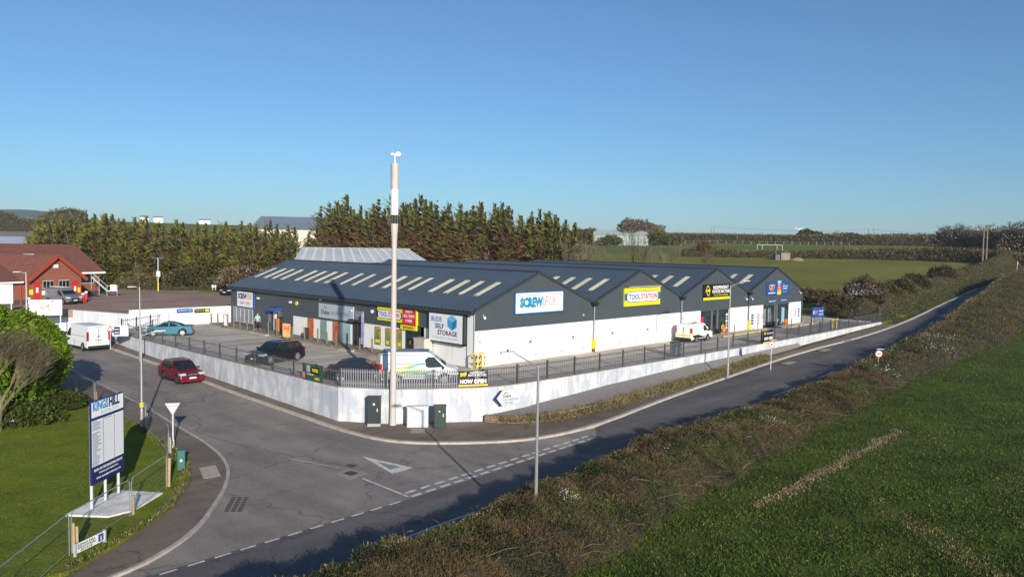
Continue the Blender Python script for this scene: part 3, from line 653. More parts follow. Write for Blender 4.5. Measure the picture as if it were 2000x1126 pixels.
# wall boxes and vents on the white front
for x, z in ((6.2,1.55),(11.6,1.5),(17.2,1.48),(22.8,1.45)):
    p = MB().box(x-.16, x+.16, -.07, 0, z-.16, z+.16).build('wall_box', SGREY, bld); MB().box(x-.09, x+.02, -.09, -.071, z-.1, z+.04).build('box_door', BLACK, p)
for x, z in ((.55,1.95),(3.7,.45),(6.9,.42),(10.1,.4),(13.0,.4),(15.6,.4),(18.3,.42),(21.0,.45),(26.3,1.9),(27.1,1.15),(29.1,2.15),(12.9,3.35)):
    MB().box(x-.09, x+.09, -.1, 0, z-.09, z+.09).build('vent', SGREY, bld)
for x, z in ((.85,3.75),(42.2,3.6),(43.6,3.6),(56.5,3.9)):
    l = MB().cyl((x, -.28, z), (x, -.14, z+.02), .12, .08, n=10).build('floodlight', WHITE, bld); MB().cyl((x, -.14, z+.1), (x, -.06, z+.25), .03, n=6).build('bracket', LGREY, l)
# shopfronts on the gable side
def shopfront(x0, x1, mull, door, name='shopfront'):
    t = MB().box(x0, x1, .1, .16, 0.05, HW-.12).build(name, GLASSL, bld)
    mb = MB()
    for x in [x0+.04]+[x0+(x1-x0)*m for m in mull]+[x1-.04]: mb.box(x-.05, x+.05, .02, .1, .05, HW-.12)
    mb.box(x0, x1, .02, .1, 0, .05); mb.build('frame', TRIM, t)
    a, b = x0+(x1-x0)*door[0], x0+(x1-x0)*door[1]
    MB().box(a, a+.35, -.02, .06, 0, HW-.12).build('door_pier', mat('pier_grey', (.11,.12,.13), .5), t)
    MB().box(b-.35, b, -.02, .06, 0, HW-.12).build('door_pier', mat('pier_grey', (.11,.12,.13), .5), t)
    MB().box(a+.36, b-.36, .05, .09, .1, 2.1).build('door_leaf', GLASS, t)
    return t
s1 = shopfront(g1[0], g1[1], (.13,.33,.66,.9), (.36,.62))
s2 = shopfront(g2[0], g2[1], (.13,.27,.62,.85), (.42,.55))
def disp(p, x0, x1, z0, z1, m, nm='window_poster', y=.06): return MB().box(x0, x1, y, y+.03, z0, z1).build(nm, m, p)
disp(s1, 32.7, 33.35, 1.25, 2.1, SRED); disp(s1, 32.7, 33.35, .45, 1.15, SRED)
for a in (33.6, 37.0):
    q = disp(s1, a, a+.85, .1, 1.2, SBLACK); mb = MB(); mb.cyl((a+.42, .05, .72), (a+.42, .02, .72), .3, n=16); r = mb.build('emblem', SYEL, q); MB().cyl((a+.42, .019, .72), (a+.42, .012, .72), .2, n=16).build('emblem_core', SBLACK, q); disp(s1, a, a+.85, .02, .12, SYEL, 'kick_strip', .03)
text('MF', .34, .22, 33.87, .6, SYEL, s1, .01); text('MF', .34, .22, 37.27, .6, SYEL, s1, .01)
for i in range(5): disp(s1, 38.0, 38.42, .5+i*.36, .75+i*.36, (SWHITE, SGREY)[i % 2])
disp(s2, 52.1, 52.8, .4, 2.2, SCYAN); disp(s2, 51.95, 52.0, .2, 2.3, SWHITE)
for a in (47.0, 48.2): disp(s2, a, a+.75, .3, 2.3, mat('blind_grey', (.20,.22,.22), .6, var=.5, vscale=3))
disp(s2, 49.8, 51.0, .3, .9, SGREY)
MB().box(34.0, 44.3, -1.75, -.1, .0, .1).build('front_walkway', CONC, bld); MB().box(49.6, 57.5, -1.75, -.1, .0, .1).build('front_walkway', CONC, bld)
mb = MB()
for a, b in ((34.0,44.3),(50.0,57.5)): mb.box(a, b, -1.9, -1.75, 0, .12)
mb.build('yellow_kerb', mat('cream_yellow_kerb', (.62,.50,.20), .7, var=.15, vscale=3), bld)
# long side shop doors, windows, pavement
def sidepart(y0, y1, z0, z1, m, nm, x0=-.10, x1=-.055, p=None): return MB().box(x0, x1, y0, y1, z0, z1).build(nm, m, p or bld)
d1 = sidepart(28.35, 30.45, 0.1, 2.2, GLASS, 'shop_door', -.04, 0)
sidepart(28.5, 30.4, 2.25, 2.62, BLUE, 'door_canopy', -.75, -.06)
sidepart(29.0, 29.6, .15, 1.45, SORANGE, 'door_poster', -.12, -.05, d1); sidepart(29.55, 29.9, 1.4, 2.1, SWHITE, 'door_notice', -.12, -.05, d1); sidepart(30.0,30.1,.1,2.2, LGREY, 'door_frame', -.09, -.045, d1)
sidepart(30.75, 31.15, .95, 2.15, mat('notice_panel', (.30,.33,.36), .6, c2=(.08,.09,.1), vscale=6), 'notice_strip')
for i in range(5):
    y = 34.9+i*.93; w_ = sidepart(y-.38, y+.38, .45, 2.05, LGREY, 'window', -.09, -.055); sidepart(y-.31, y+.31, .53, 1.97, mat('poster_blue_grey', (.10,.12,.16), .4, c2=(.30,.33,.38), vscale=3), 'pane', -.105, -.091, w_)
for y0, y1, m in ((22.5,23.6,'o'),(20.2,21.3,'g'),(18.1,19.2,'o'),(16.3,17.8,'b')):
    mm = {'o': mat('poster_orange', (.62,.20,.05), .5, c2=(.35,.08,.05), vscale=1.2), 'g': mat('poster_grey_green', (.30,.38,.36), .5, c2=(.12,.2,.18), vscale=2), 'b': mat('pale_blue_glass', (.25,.38,.42), .15, c2=(.45,.55,.58), vscale=.7)}[m]
    sidepart(y0, y1, .15, 2.0, mm, 'window_poster', -.04, -.001)
d2 = sidepart(14.35, 15.75, .05, 2.35, GLASS, 'shop_door', -.10, -.001); 
for y in (14.4, 15.05, 15.7): sidepart(y-.04, y+.04, .05, 2.35, DGREY, 'door_frame', -.13, -.101, d2)
sidepart(14.2, 15.9, 2.36, 2.5, TRIM, 'door_canopy', -.6, -.06)
PG = mat('poster_green_gold', (.03,.13,.08), .5, c2=(.45,.36,.03), vscale=1.6)
for y0, y1 in ((11.7,12.6),(10.35,11.05),(9.55,10.25),(8.75,9.45)):
    w_ = sidepart(y0, y1, .55, 2.1, PG, 'window_poster', -.05, -.001); sidepart(y0+.1, y1-.1, 1.85, 2.02, SPINK, 'poster_heading', -.06, -.051, w_); sidepart(y0+.15, y1-.15, .72, 1.0, SYEL, 'poster_price', -.06, -.051, w_)
d3 = sidepart(6.3, 8.2, .05, 2.5, GLASS, 'shop_door', -.045, -.001); 
for y in (6.35, 7.25, 8.15): sidepart(y-.05, y+.05, .05, 2.5, TRIM, 'door_frame', -.075, -.046, d3)
sidepart(6.7, 6.95, 1.0, 1.3, SYEL, 'door_sticker', -.06, -.046, d3); sidepart(7.5, 7.75, 1.0, 1.3, SYEL, 'door_sticker', -.06, -.046, d3)
for y, z in ((26.6,3.3),(21.0,3.95),(15.9,3.2),(33.2,3.3)): sidepart(y-.1, y+.1, z-.1, z+.1, LGREY, 'floodlight', -.3, -.06)
b_ = MB().cyl((-.06,25.5,3.25), (-.16,25.5,3.25), .2, n=14).build('alarm_box', SYEL, bld); b_ = MB().cyl((-.06,12.9,3.35), (-.16,12.9,3.35), .16, n=14).build('alarm_box', SWHITE, bld)
# raised walk in front of the shops
sw = thing('raised_walkway', 'raised concrete walkway with a stone edge along the shop doors', 'walkway')
MB().box(-1.7, -.06, 9.4, 41., -.05, .16).build('deck', mat('walk_brown', (.24,.20,.155), .9, c2=(.15,.15,.09), vscale=2.), sw)
mb = MB(); mb.box(-1.9, -1.7, 9.4, 27.4, -.05, .22); mb.box(-1.9, -1.7, 31.4, 41., -.05, .14); mb.build('edge_wall', masonry('edge_blocks', (.25,.21,.17), (.20,.17,.14), (.1,.09,.08), .5, .2), sw)
mb = MB(); mb.box(-2.3, -1.91, 27.6, 31.2, -.05, .12); mb.box(-2.4, -1.91, 12.9, 14.6, -.05, .14); mb.build('doorstep', mat('pale_step', (.42,.37,.30), .85, var=.1, vscale=3), sw)

# ---------------------------------------------------------------- signs
A_RZ = R(-90)
def signA(name, label, y_left, y_right, z0, z1, m, cat='sign', th=.12, x=-.06, panel='panel', bev=0):
    t = thing(name, label, cat, (x, y_left, z0), A_RZ); w_ = y_left-y_right
    MB().box(0, w_, -th, 0, 0, z1-z0).build(panel, m, t, bevel=bev); t['_'] = 0; del t['_']; return t, w_, z1-z0, -th
def signB(name, label, x0, x1, z0, z1, m, cat='sign', th=.12, y=-.07, panel='panel'):
    t = thing(name, label, cat, (x0, y, z0), 0); w_ = x1-x0
    MB().box(0, w_, -th, 0, 0, z1-z0).build(panel, m, t); return t, w_, z1-z0, -th
# gable signs
t, w_, h, f = signB('shop_sign', 'white trade counter sign with teal and pink lettering on the nearest gable', 4.25, 9.97, 3.9, 5.5, SWHITE)
mb = MB(); mb.box(-.06,w_+.06,f-.03,.0,h,h+.09); mb.box(-.06,w_+.06,f-.03,.0,-.09,0); mb.box(-.1,0,f-.03,0,-.09,h+.09); mb.box(w_,w_+.1,f-.03,0,-.09,h+.09); mb.build('frame', mat('frame_blue', (.02,.12,.30), .4), t)
rectp(.25, w_-.15, h-.22, h-.16, mat('thin_red_line', (.6,.25,.25), .5), t, 'rule', f-.006, f)
text('SCREW', 2.75, .85, .5, .40, STEAL, t, f-.006, bold=.075); text('FIX', 1.45, .80, 3.42, .46, SPINK, t, f-.006, bold=-.01, slant=.22)
mb = MB(); [mb.box(3.22, 3.42, f-.010, f, .5+i*.16, .58+i*.16) for i in range(4)]; mb.build('speed_lines', STEAL, t)
t, w_, h, f = signB('shop_sign', 'yellow sign with a white rounded plate and blue and red capitals on the second gable', 18.72, 24.6, 3.82, 5.5, SYEL)
rectp(.0, w_, .52, 1.18, mat('band_blue', (.02,.13,.28), .4), t, 'band', f-.006, f)
MB().prism(roundrect(.35, w_-.35, .34, 1.36, .45), 'y', f-.014, f-.0065).build('plate_rim', NAVY, t); MB().prism(roundrect(.41, w_-.41, .40, 1.30, .41), 'y', f-.022, f-.0145).build('plate', SWHITE, t)
text('TOOL', 1.9, .52, .62, .59, mat('letter_blue', (.03,.07,.40), .4), t, f-.026, bold=.03); text('STATION', 2.75, .52, 2.6, .59, mat('letter_red', (.60,.03,.08), .4), t, f-.026, bold=.03)
l = MB(); l.box(.3, w_-.3, f-.35, f-.30, h+.12, h+.17); l.beam((.6,0,h-.05),(.6,f-.32,h+.14),.03,.03); l.beam((w_-.6,0,h-.05),(w_-.6,f-.32,h+.14),.03,.03); l.build('trough_light', LGREY, t)
t, w_, h, f = signB('shop_sign', 'black motor parts sign with white words and a yellow foot stripe on the third gable', 32.7, 38.5, 3.85, 5.5, SBLACK)
rectp(0, w_, .0, .26, SYEL, t, 'stripe', f-.006, f)
mb = MB(); n = 40; vs = []
for i in range(n):
    a = 2*math.pi*i/n
    for r1 in (1, .80): vs.append((.98+.36*r1*math.cos(a)-.08*math.sin(a), f-.008, .98+.55*r1*math.sin(a)))
mb.add(vs, [(2*i, 2*i+1, (2*i+3) % (2*n), (2*i+2) % (2*n)) for i in range(n)]); mb.build('emblem', SYEL, t)
text('IMF', .95, .34, .45, .80, SYEL, t, f-.014, bold=.03, name='emblem_letters')
text('INDEPENDENT', 3.3, .36, 2.0, 1.12, SWHITE, t, f-.006, bold=.03); text('MOTOR FACTORS', 3.75, .36, 1.85, .68, SWHITE, t, f-.006, bold=.03); text('The Car Parts Specialists', 3.1, .22, 2.1, .36, SYEL, t, f-.006, bold=.01)
t, w_, h, f = signB('shop_sign', 'blue plumbing sign with an orange and yellow word on the farthest gable', 47.2, 53.2, 3.88, 5.45, BLUE)
text('CITY', 1.5, .62, .6, .66, mat('letter_orange', (.80,.45,.03), .4), t, f-.008, bold=.04); text('PLUMBING', 1.0, .12, .8, .48, SYEL, t, f-.008); rectp(.4, 2.2, .2, .3, SWHITE, t, 'strapline', f-.008, f)
for i, m in enumerate((SYEL, mat('gold_orange', (.8,.35,.02), .4), SRED, mat('violet', (.3,.02,.15), .4), SCYAN)): rectp(2.75, 3.75, .02+i*.34, .34+i*.34, m, t, 'colour_block', f-.008, f)
mb = MB(); [mb.box(2.9, 3.5, f-.012, f-.0081, .84+i*.3, .93+i*.3) for i in range(3)]; mb.build('block_words', SWHITE, t)
text('THE', .3, .13, 4.3, 1.15, SWHITE, t, f-.008); text('BATHROOM', 1.35, .20, 4.2, .9, SWHITE, t, f-.008); text('SHOWROOM', 1.2, .16, 4.2, .62, SWHITE, t, f-.008, bold=.02); text('Open to all', 1.1, .13, 4.2, .25, SWHITE, t, f-.008)
t, w_, h, f = signB('shop_plaque', 'small blue plaque left of the pair below the plumbing sign', 47.6, 50.0, 2.98, 3.28, BLUE, th=.04); text('TRADE ENTRANCE', 1.9, .16, .3, .07, SWHITE, t, f-.006)
t, w_, h, f = signB('shop_plaque', 'small blue plaque right of the pair below the plumbing sign', 51.0, 53.0, 3.0, 3.3, BLUE, th=.04); text('SHOWROOM', 1.5, .16, .25, .07, SWHITE, t, f-.006)
for x, w0, z0, z1, m, lab in ((43.7,.75,.55,1.9,SGREY,'grey striped poster board, left of the pair beside the far shop doors'),(45.2,.7,.55,1.9,SPINK,'pink striped poster board, right of the pair beside the far shop doors'),(46.35,.3,1.1,1.75,DGREY,'small dark notice beside the left edge of the far shop doors'),(54.1,.35,1.2,1.95,DGREY,'small dark notice beside the right edge of the far shop doors'),(55.2,.65,.95,2.0,SPINK,'pinkish poster board on the last white wall'),(56.2,.65,.8,2.05,BLUE,'navy poster board nearest the far corner of the building')):
    t, w_, h, f = signB('poster_board', lab, x, x+w0, z0, z1, SWHITE, th=.04, y=-.002, cat='poster')
    mb = MB()
    for i in range(4): mb.box(.05, w0-.05, f-.008, f, .06+i*(h-.08)/4, .06+(i+.72)*(h-.08)/4)
    mb.build('print_panels', m if m is not SGREY else DGREY, t)
# long side signs
t, w_, h, f = signA('shop_sign', 'white trade counter sign with blue border at the far end of the long dark wall', 37.9, 34.3, 2.2, 3.8, SWHITE)
mb = MB(); mb.box(w_, w_+.28, f-.02, 0, -.12, h+.05); mb.box(-.05, w_+.28, f-.02, 0, h, h+.06); mb.box(-.05, w_, f-.02, 0, -.12, 0); mb.build('frame', BLUE, t)
text('SCREW', 1.95, .62, .25, .82, mat('letter_navy', (.01,.03,.16), .4), t, f-.006, bold=.05); text('FIX', 1.0, .6, 2.3, .84, SRED, t, f-.006, slant=.1); text('OPEN 7 DAYS', 2.3, .34, .6, .22, mat('letter_rust', (.50,.10,.06), .4), t, f-.006, bold=.01)
t, w_, h, f = signA('shop_sign', 'silver decorator sign with rounded corners in the middle of the long dark wall', 21.4, 15.65, 2.2, 3.55, mat('silver_sign', (.42,.47,.53), .4), bev=.03)
text('Dulux', 1.4, .42, .5, .38, NAVY, t, f-.006, bold=.02); text('DECORATOR CENTRE', 3.1, .3, 2.15, .42, mat('letter_steel', (.10,.16,.26), .4), t, f-.006)
mb = MB(); [mb.add([(1.0+.0+.0, f-.006, .85), (.75+i*.25, f-.006, 1.15+.05*(i % 2)), (.95+i*.25, f-.006, 1.1)], [(0,1,2)], 0) for i in range(2)]; mb.build('flourish', SORANGE, t, fix=False)
mb = MB(); mb.add([(1.1, f-.006, .85), (1.3, f-.006, 1.15), (1.55, f-.006, .95)], [(0,1,2)]); mb.build('flourish', mat('leaf_green', (.2,.45,.1), .4), t, fix=False)
t, w_, h, f = signA('shop_sign', 'small grey end panel beside the silver decorator sign', 15.55, 14.3, 2.3, 3.25, mat('grey_sign', (.20,.22,.25), .45), th=.1)
text('TRADE', .7, .16, .25, .5, SGREY, t, f-.006)
t, w_, h, f = signA('shop_sign', 'yellow sign with rounded white plate on the long wall behind the mast', 12.0, 8.55, 2.72, 3.88, SYEL, th=.14)
rectp(0, w_, .3, .78, NAVY, t, 'band', f-.006, f); MB().prism(roundrect(.1, w_-.1, .18, .92, .34), 'y', f-.014, f-.0065).build('plate_rim', NAVY, t); MB().prism(roundrect(.15, w_-.15, .23, .87, .30), 'y', f-.022, f-.0145).build('plate', SWHITE, t)
text('TOOL', 1.15, .40, .3, .36, mat('letter_blue', (.03,.07,.40), .4), t, f-.026, bold=.03); text('STATION', 1.6, .40, 1.52, .36, mat('letter_red', (.6,.03,.08), .4), t, f-.026, bold=.03)
t, w_, h, f = signA('shop_sign', 'red open-hours panel with white capitals right of the mast on the long wall', 8.5, 6.75, 2.62, 3.92, SRED, th=.15)
rectp(w_, w_+.12, -.0, h, SYEL, t, 'edge', f, 0)
text('OPEN TO', .9, .2, w_/2, .98, SWHITE, t, f-.006, bold=.02, align='C'); text('ALL 7 DAYS', 1.45, .27, w_/2, .60, SWHITE, t, f-.006, bold=.03, align='C'); text('A WEEK', .95, .24, w_/2, .22, SWHITE, t, f-.006, bold=.03, align='C')
t, w_, h, f = signA('shop_sign', 'yellow strip over the door reading entrance in black', 8.75, 6.7, 2.2, 2.58, SYEL, th=.15, x=-.061); text('ENTRANCE', 1.35, .2, w_/2, .09, SBLACK, t, f-.006, bold=.02, align='C')
t, w_, h, f = signA('storage_sign', 'big white self storage sign with a blue cube emblem near the building corner', 4.85, .95, 1.72, 3.85, SWHITE, th=.16, x=-.2)
mb = MB(); mb.box(w_, w_+.22, f+.02, .14, -.1, h+.1); mb.box(-.12, 0, f+.02, .14, -.1, h+.1); mb.box(-.12, w_+.22, f+.02, .14, h, h+.12); mb.box(-.12, w_+.22, f+.02, .14, -.12, 0); mb.build('frame', TRIM, t)
text('BUDE', 1.25, .38, .28, 1.52, mat('letter_mid_blue', (.03,.20,.48), .4), t, f-.006, bold=.02); text('SELF', 1.05, .38, .75, 1.0, NAVY, t, f-.006, bold=.02); text('STORAGE', 2.3, .38, 1.05, .50, NAVY, t, f-.006, bold=.02); text('BUSINESS CENTRE', 3.0, .14, .42, .20, SGREY, t, f-.006)
cx, cz, r_ = 2.75, 1.55, .62
hx = [(cx+r_*math.sin(R(60*i)), cz+r_*math.cos(R(60*i))) for i in range(6)]
for q, m in (((0,1,None,5), mat('cube_light', (.15,.48,.72), .4)), ((1,2,3,None), mat('cube_dark', (.02,.20,.42), .4)), ((5,None,3,4), mat('cube_mid', (.06,.33,.58), .4))):
    MB().prism([(cx, cz) if i is None else hx[i] for i in q], 'y', f-.010, f-.002).build('cube_face', m, t)
# banners on the fences, wall sign
def banner(name, label, x, y, rz, z0, w_, h, m, cat='banner', th=.03): 
    t = thing(name, label, cat, (x, y, z0), rz); 
    mb = MB(); n = 10
    vs = []
    for i in range(n+1):
        for j in range(4): vs.append((w_*i/n, .035*math.sin(i*1.9+j)*(.4+j/3)*.6, h*j/3-(.03*math.sin(i*.63)*(1 if j == 3 else .3))))
    mb.add(vs, [(4*i+j, 4*i+4+j, 4*i+5+j, 4*i+1+j) for i in range(n) for j in range(3)]); k = len(vs)
    mb.add([(a, b+.012, c) for a, b, c in vs], [(4*i+j, 4*i+1+j, 4*i+5+j, 4*i+4+j) for i in range(n) for j in range(3)]); mb.build('sheet', m, t, fix=False); return t
dC = math.atan2(-1.75, 2.8)
t = banner('banner', 'black motor factors banner with big now open lettering on the corner fence', -6.55, -5.62, dC+.05, .18, 1.95, 1.0, SBLACK)
text('INDEPENDENT', 1.0, .13, .75, .80, SWHITE, t, -.05, bold=.01); text('MOTOR FACTORS', 1.2, .15, .65, .62, SWHITE, t, -.05, bold=.02); text('IMF', .42, .26, .12, .62, SYEL, t, -.05, bold=.03); text('NOW OPEN', 1.75, .28, .10, .16, SWHITE, t, -.055, bold=.05); rectp(0, 1.95, 0, .09, SYEL, t, 'stripe', -.05, -.04)
t = banner('banner', 'small black motor factors banner on the far fence', 31.4, -7.62, 0, .15, 2.2, 1.25, SBLACK)
text('IMF', .4, .3, .12, .8, SYEL, t, -.05); text('MOTOR FACTORS', 1.3, .2, .7, .82, SWHITE, t, -.05); text('NOW OPEN', 1.8, .3, .2, .28, SWHITE, t, -.055, bold=.04); rectp(0, 2.2, 0, .1, SYEL, t, 'stripe', -.05, -.04)
yb = 3.6; t = banner('banner', 'dark green banner with yellow print on the side road fence', -12.33, 3.55, R(-89), .12, 2.4, 1.1, mat('banner_green', (.035,.085,.055), .6))
rectp(1.15, 2.05, .5, .92, SBLACK, t, 'black_panel', -.05, -.042); text('WORK', .75, .24, 1.22, .6, SYEL, t, -.055, bold=.04); rectp(.55, .95, .55, 1.0, SGREY, t, 'price_panel', -.05, -.042); text('HIRE', .6, .16, 1.5, .12, SYEL, t, -.05, slant=.3, bold=.03); rectp(.05, .35, .1, .5, SPINK, t, 'picture', -.05, -.042); text('TOOLS AND PLANT', .8, .1, .6, .36, SWHITE, t, -.05)
t = thing('arrow_sign', 'silver decorator centre sign with a dark chevron on the curved retaining wall', 'sign', (-4.65, -7.08, -1.15), R(-12))
MB().prism([(0,.48),(.45,.98),(1.9,.98),(1.9,.05),(.45,.0)], 'y', -.03, 0).build('panel', mat('silver_gradient', (.50,.53,.58), .35, c2=(.70,.72,.75), vscale=.6), t)
MB().prism([(-.08,.5),(.42,1.02),(.55,1.02),(.10,.5),(.55,-.03),(.42,-.03)], 'y', -.045, -.031).build('chevron', NAVY, t)
text('Dulux', .62, .22, .62, .50, NAVY, t, -.035, bold=.02); text('DECORATOR', 1.15, .15, .62, .28, mat('letter_steel', (.10,.16,.26), .4), t, -.035, bold=.01); text('CENTRE', .75, .14, .62, .08, mat('letter_steel', (.10,.16,.26), .4), t, -.035, bold=.01)
MB().prism([(.65,.76),(.8,.92),(.85,.86),(1.0,.74)], 'y', -.036, -.031).build('flourish', SORANGE, t)
# feather flag, poster stand, cabinets by the wall
t = thing('feather_flag', 'tall narrow white and violet feather flag leaning by the shop windows', 'flag', (-.75, 13.15, .16))
MB().cyl((0,0,0),(.05,.25,3.2),.025,.015,n=6).build('pole', LGREY, t); MB().prism([(-.05,.3),(.45,.35),(.42,2.9),(.22,3.2),(.1,3.15)], 'x', -.015, .015).build('sail', mat('flag_cloth', (.62,.60,.78), .7, c2=(.20,.16,.45), vscale=1.2), t); MB().box(-.25,.25,-.25,.25,0,.06).build('base', BLACK, t)
def astand(lab, x, y, rz, m, w_=1.0, h=1.5):
    t = thing('poster_stand', lab, 'poster stand', (x, y, 0.0), rz)
    MB().box(0, w_, -.03, .03, .18, h).build('poster', m, t); mb = MB(); mb.box(-.06, 0, -.04, .04, .05, h+.05); mb.box(w_, w_+.06, -.04, .04, .05, h+.05); mb.box(0, w_, -.04, .04, h, h+.05); mb.box(-.1, 0, -.3, .3, 0, .07); mb.box(w_, w_+.1, -.3, .3, 0, .07); mb.build('frame', BLACK, t); return t
t = astand('framed yellow and pink poster stand in front of the long wall', -2.1, 24.6, R(-72), mat('poster_yellow_pink', (.78,.55,.08), .5, c2=(.75,.25,.25), vscale=2.2))
text('SALE', .7, .35, .15, .9, SRED, t, -.035, bold=.03)
t = astand('small dark notice board behind the posts beside the poster stand', -1.2, 22.2, R(-80), DGREY, .5, 1.2)
t = astand('small white notice stand at the far end of the shop windows', -1.9, 37.4, R(-80), SWHITE, .55, 1.35)
t = thing('meter_cabinet', 'cream metal cabinet standing by the glass entrance doors', 'cabinet', (-.95, 4.7, .0)); MB().box(0,.8,0,1.35,0,1.75).build('body', mat('cream_metal', (.52,.49,.42), .5, var=.06, vscale=3), t, bevel=.02); MB().box(-.012,0,.05,.66,.1,1.6).build('door', mat('cream_metal2', (.47,.44,.38), .5), t); MB().box(-.012,0,.69,1.3,.1,1.6).build('door', mat('cream_metal2', (.47,.44,.38), .5), t); MB().box(-.04,.84,-.04,1.39,1.75,1.8).build('lid', mat('cream_metal', (.5,.5,.5)), t)
# bollards
def hoopguard(x, y, lab, rz=0, name='pipe_guard', m=YEL, h=1.15, w_=.5):
    t = thing(name, lab, 'guard rail', (x, y, 0), rz); mb = MB()
    for s in (-w_/2, w_/2): mb.cyl((s,0,0),(s,0,h),.045,n=8)
    mb.cyl((-w_/2,0,h),(w_/2,0,h),.045,n=8); mb.cyl((-w_/2,0,h*.5),(w_/2,0,h*.5),.03,n=8); mb.build('hoop', m, t)
    mb = MB()
    for s in (-w_/2, w_/2):
        for z in (.32, .80): mb.cyl((s,0,z),(s,0,z+.16),.05,n=8)
    mb.build('black_bands', BLACK, t); return t
hoopguard(-.35, -.45, 'yellow and black hoop guard left of the three at the near building corner', 0)
hoopguard(.0, -.62, 'yellow and black hoop guard in the middle at the near building corner', R(50))
hoopguard(.45, -.5, 'yellow and black hoop guard right of the three at the near building corner', R(90))
for x, lab in ((W,'yellow pipe protector at the foot of the first downpipe along the front'),(43.0,'yellow pipe protector at the foot of the third downpipe, between the shopfronts')):
    t = thing('pipe_guard', lab, 'guard', (x, -.17, .0)); MB().box(-.14,.14,-.16,.14,.3 if x < 20 else 0,1.15).build('cover', YEL, t, bevel=.03); MB().box(-.1,.1,-.12,.12,0,.3).build('foot', mat('rust_brown', (.15,.06,.03), .8), t) if x < 20 else None
hoopguard(57.7, -1.3, 'yellow and black post guard at the far right corner of the building', 0, h=1.2, w_=.3)
post_y = [40.8,39.2,36.8,35.4,34.0,32.4,31.0,28.0,26.3,23.4,21.2,18.9,17.4,15.9,14.2,12.3,10.5]
ordn = ['first','second','third','fourth','fifth','sixth','seventh','eighth','ninth','tenth','eleventh','twelfth','thirteenth','fourteenth','fifteenth','sixteenth','seventeenth','eighteenth','nineteenth','twentieth']
for i, y in enumerate(post_y):
    mb = MB(); mb.cyl((0,0,0),(0,0,1.25+.1*(i % 3)),.075,.07,n=8); o = mb.build('bollard', WOOD); o.location = (-1.78, y, .0); o.rotation_euler = (0, 0, i)
    setp(o, f'brown timber post at the walkway edge, {ordn[i]} from the far end of the long wall', 'bollard', 'timber posts along the shop walkway')
for i, x in enumerate((33.9,36.2,41.5,50.2,53.6,55.9)):
    mb = MB(); mb.cyl((0,0,0),(0,0,1.2),.06,.055,n=8); o = mb.build('bollard', WOOD if i % 2 else GALV); o.location = (x, -2.0, .0)
    setp(o, f'slim post before the right-hand shopfronts, {ordn[i]} from the left', 'bollard', 'posts before the right-hand shopfronts')
for i, (x, y) in enumerate(((47.4,-6.0),(48.0,-6.3),(52.0,-6.2),(52.7,-6.4))):
    mb = MB(); mb.cyl((0,0,0),(0,0,1.35),.06,n=8); o = mb.build('bollard', YEL if i > 1 else WOOD); o.location = (x, y, 0)
    setp(o, ('brown' if i < 2 else 'yellow')+f' post behind the far fence, {ordn[i]} from the left of four', 'bollard', 'posts behind the far fence')
for x, lab in ((35.7,'orange barrier stand in front of the third gable doors'),(50.6,'orange barrier stand in front of the fourth gable doors')):
    t = thing('barrier_stand', lab, 'barrier', (x, -1.1, .1)); mb = MB(); mb.box(-.3,.3,-.02,.02,.35,.85); mb.build('board', SORANGE, t); mb = MB(); mb.beam((-.28,-.2,0),(-.28,0,.9),.04,.04); mb.beam((.28,-.2,0),(.28,0,.9),.04,.04); mb.beam((-.28,.2,0),(-.28,0,.9),.04,.04); mb.beam((.28,.2,0),(.28,0,.9),.04,.04); mb.build('legs', SORANGE, t)
# grey workshop roof behind
gb = thing('rear_workshop', 'grey corrugated asbestos-style roofed workshop behind the blue roofs', 'building')
def rxy(px, py, Y):
    d = ray(px, py); t = (Y-CAM[1])/d[1]; return CAM+t*d
RY = 45.; Ls = rxy(588,484,RY); Rs = rxy(800,487,RY); zr_ = (Ls[2]+Rs[2])/2; xl, xr = Ls[0], Rs[0]
ex0, ex1 = 7.6, xr-.5
mb = MB(); n = int((xr-xl)/.35)
for yy0, zz0, s in ((39.9,6.75,1),(50.3,6.55,-1)):
    N_ = 60; vs = []; fs = []
    for i in range(N_*2+1):
        u = i/(N_*2); h = .05 if i % 2 else 0
        e0_ = ex0 if s == 1 else 17.; vs += [(e0_+(ex1-e0_)*u, yy0, zz0-(.0)+h), (xl+(xr-xl)*u, RY, zr_+h)]
    MB().add(vs, [(2*i,2*i+1,2*i+3,2*i+2) for i in range(N_*2)]).build('roof_slope', GREYROOF, gb, fix=False)
    if s == 1:
        for k in range(13):
            u0, u1 = (k+.55)/13.5, (k+.85)/13.5
            MB().add([(ex0+(ex1-ex0)*u0,yy0,zz0+.07),(xl+(xr-xl)*u0,RY,zr_+.07),(xl+(xr-xl)*u1,RY,zr_+.07),(ex0+(ex1-ex0)*u1,yy0,zz0+.07)],[(0,1,2,3)]).build('rooflight', GREYROOF2, gb, fix=False)
MB().add([(ex0,39.9,6.75),(17.,50.3,6.55),(xl,RY,zr_)],[(0,1,2)]).build('hip_end', GREYROOF, gb); MB().add([(ex1,39.9,6.75),(ex1,50.3,6.55),(xr,RY,zr_)],[(0,1,2)]).build('hip_end', GREYROOF, gb)
MB().box(17.3,ex1-.3,40.1,50.1,0,6.45).build('wall', mat('drab_render', (.35,.33,.30), .9, var=.1, vscale=.6), gb); mb = MB(); mb.beam((xl,RY,zr_+.08),(xr,RY,zr_+.08),.4,.08); mb.build('ridge_cap', GREYROOF, gb)
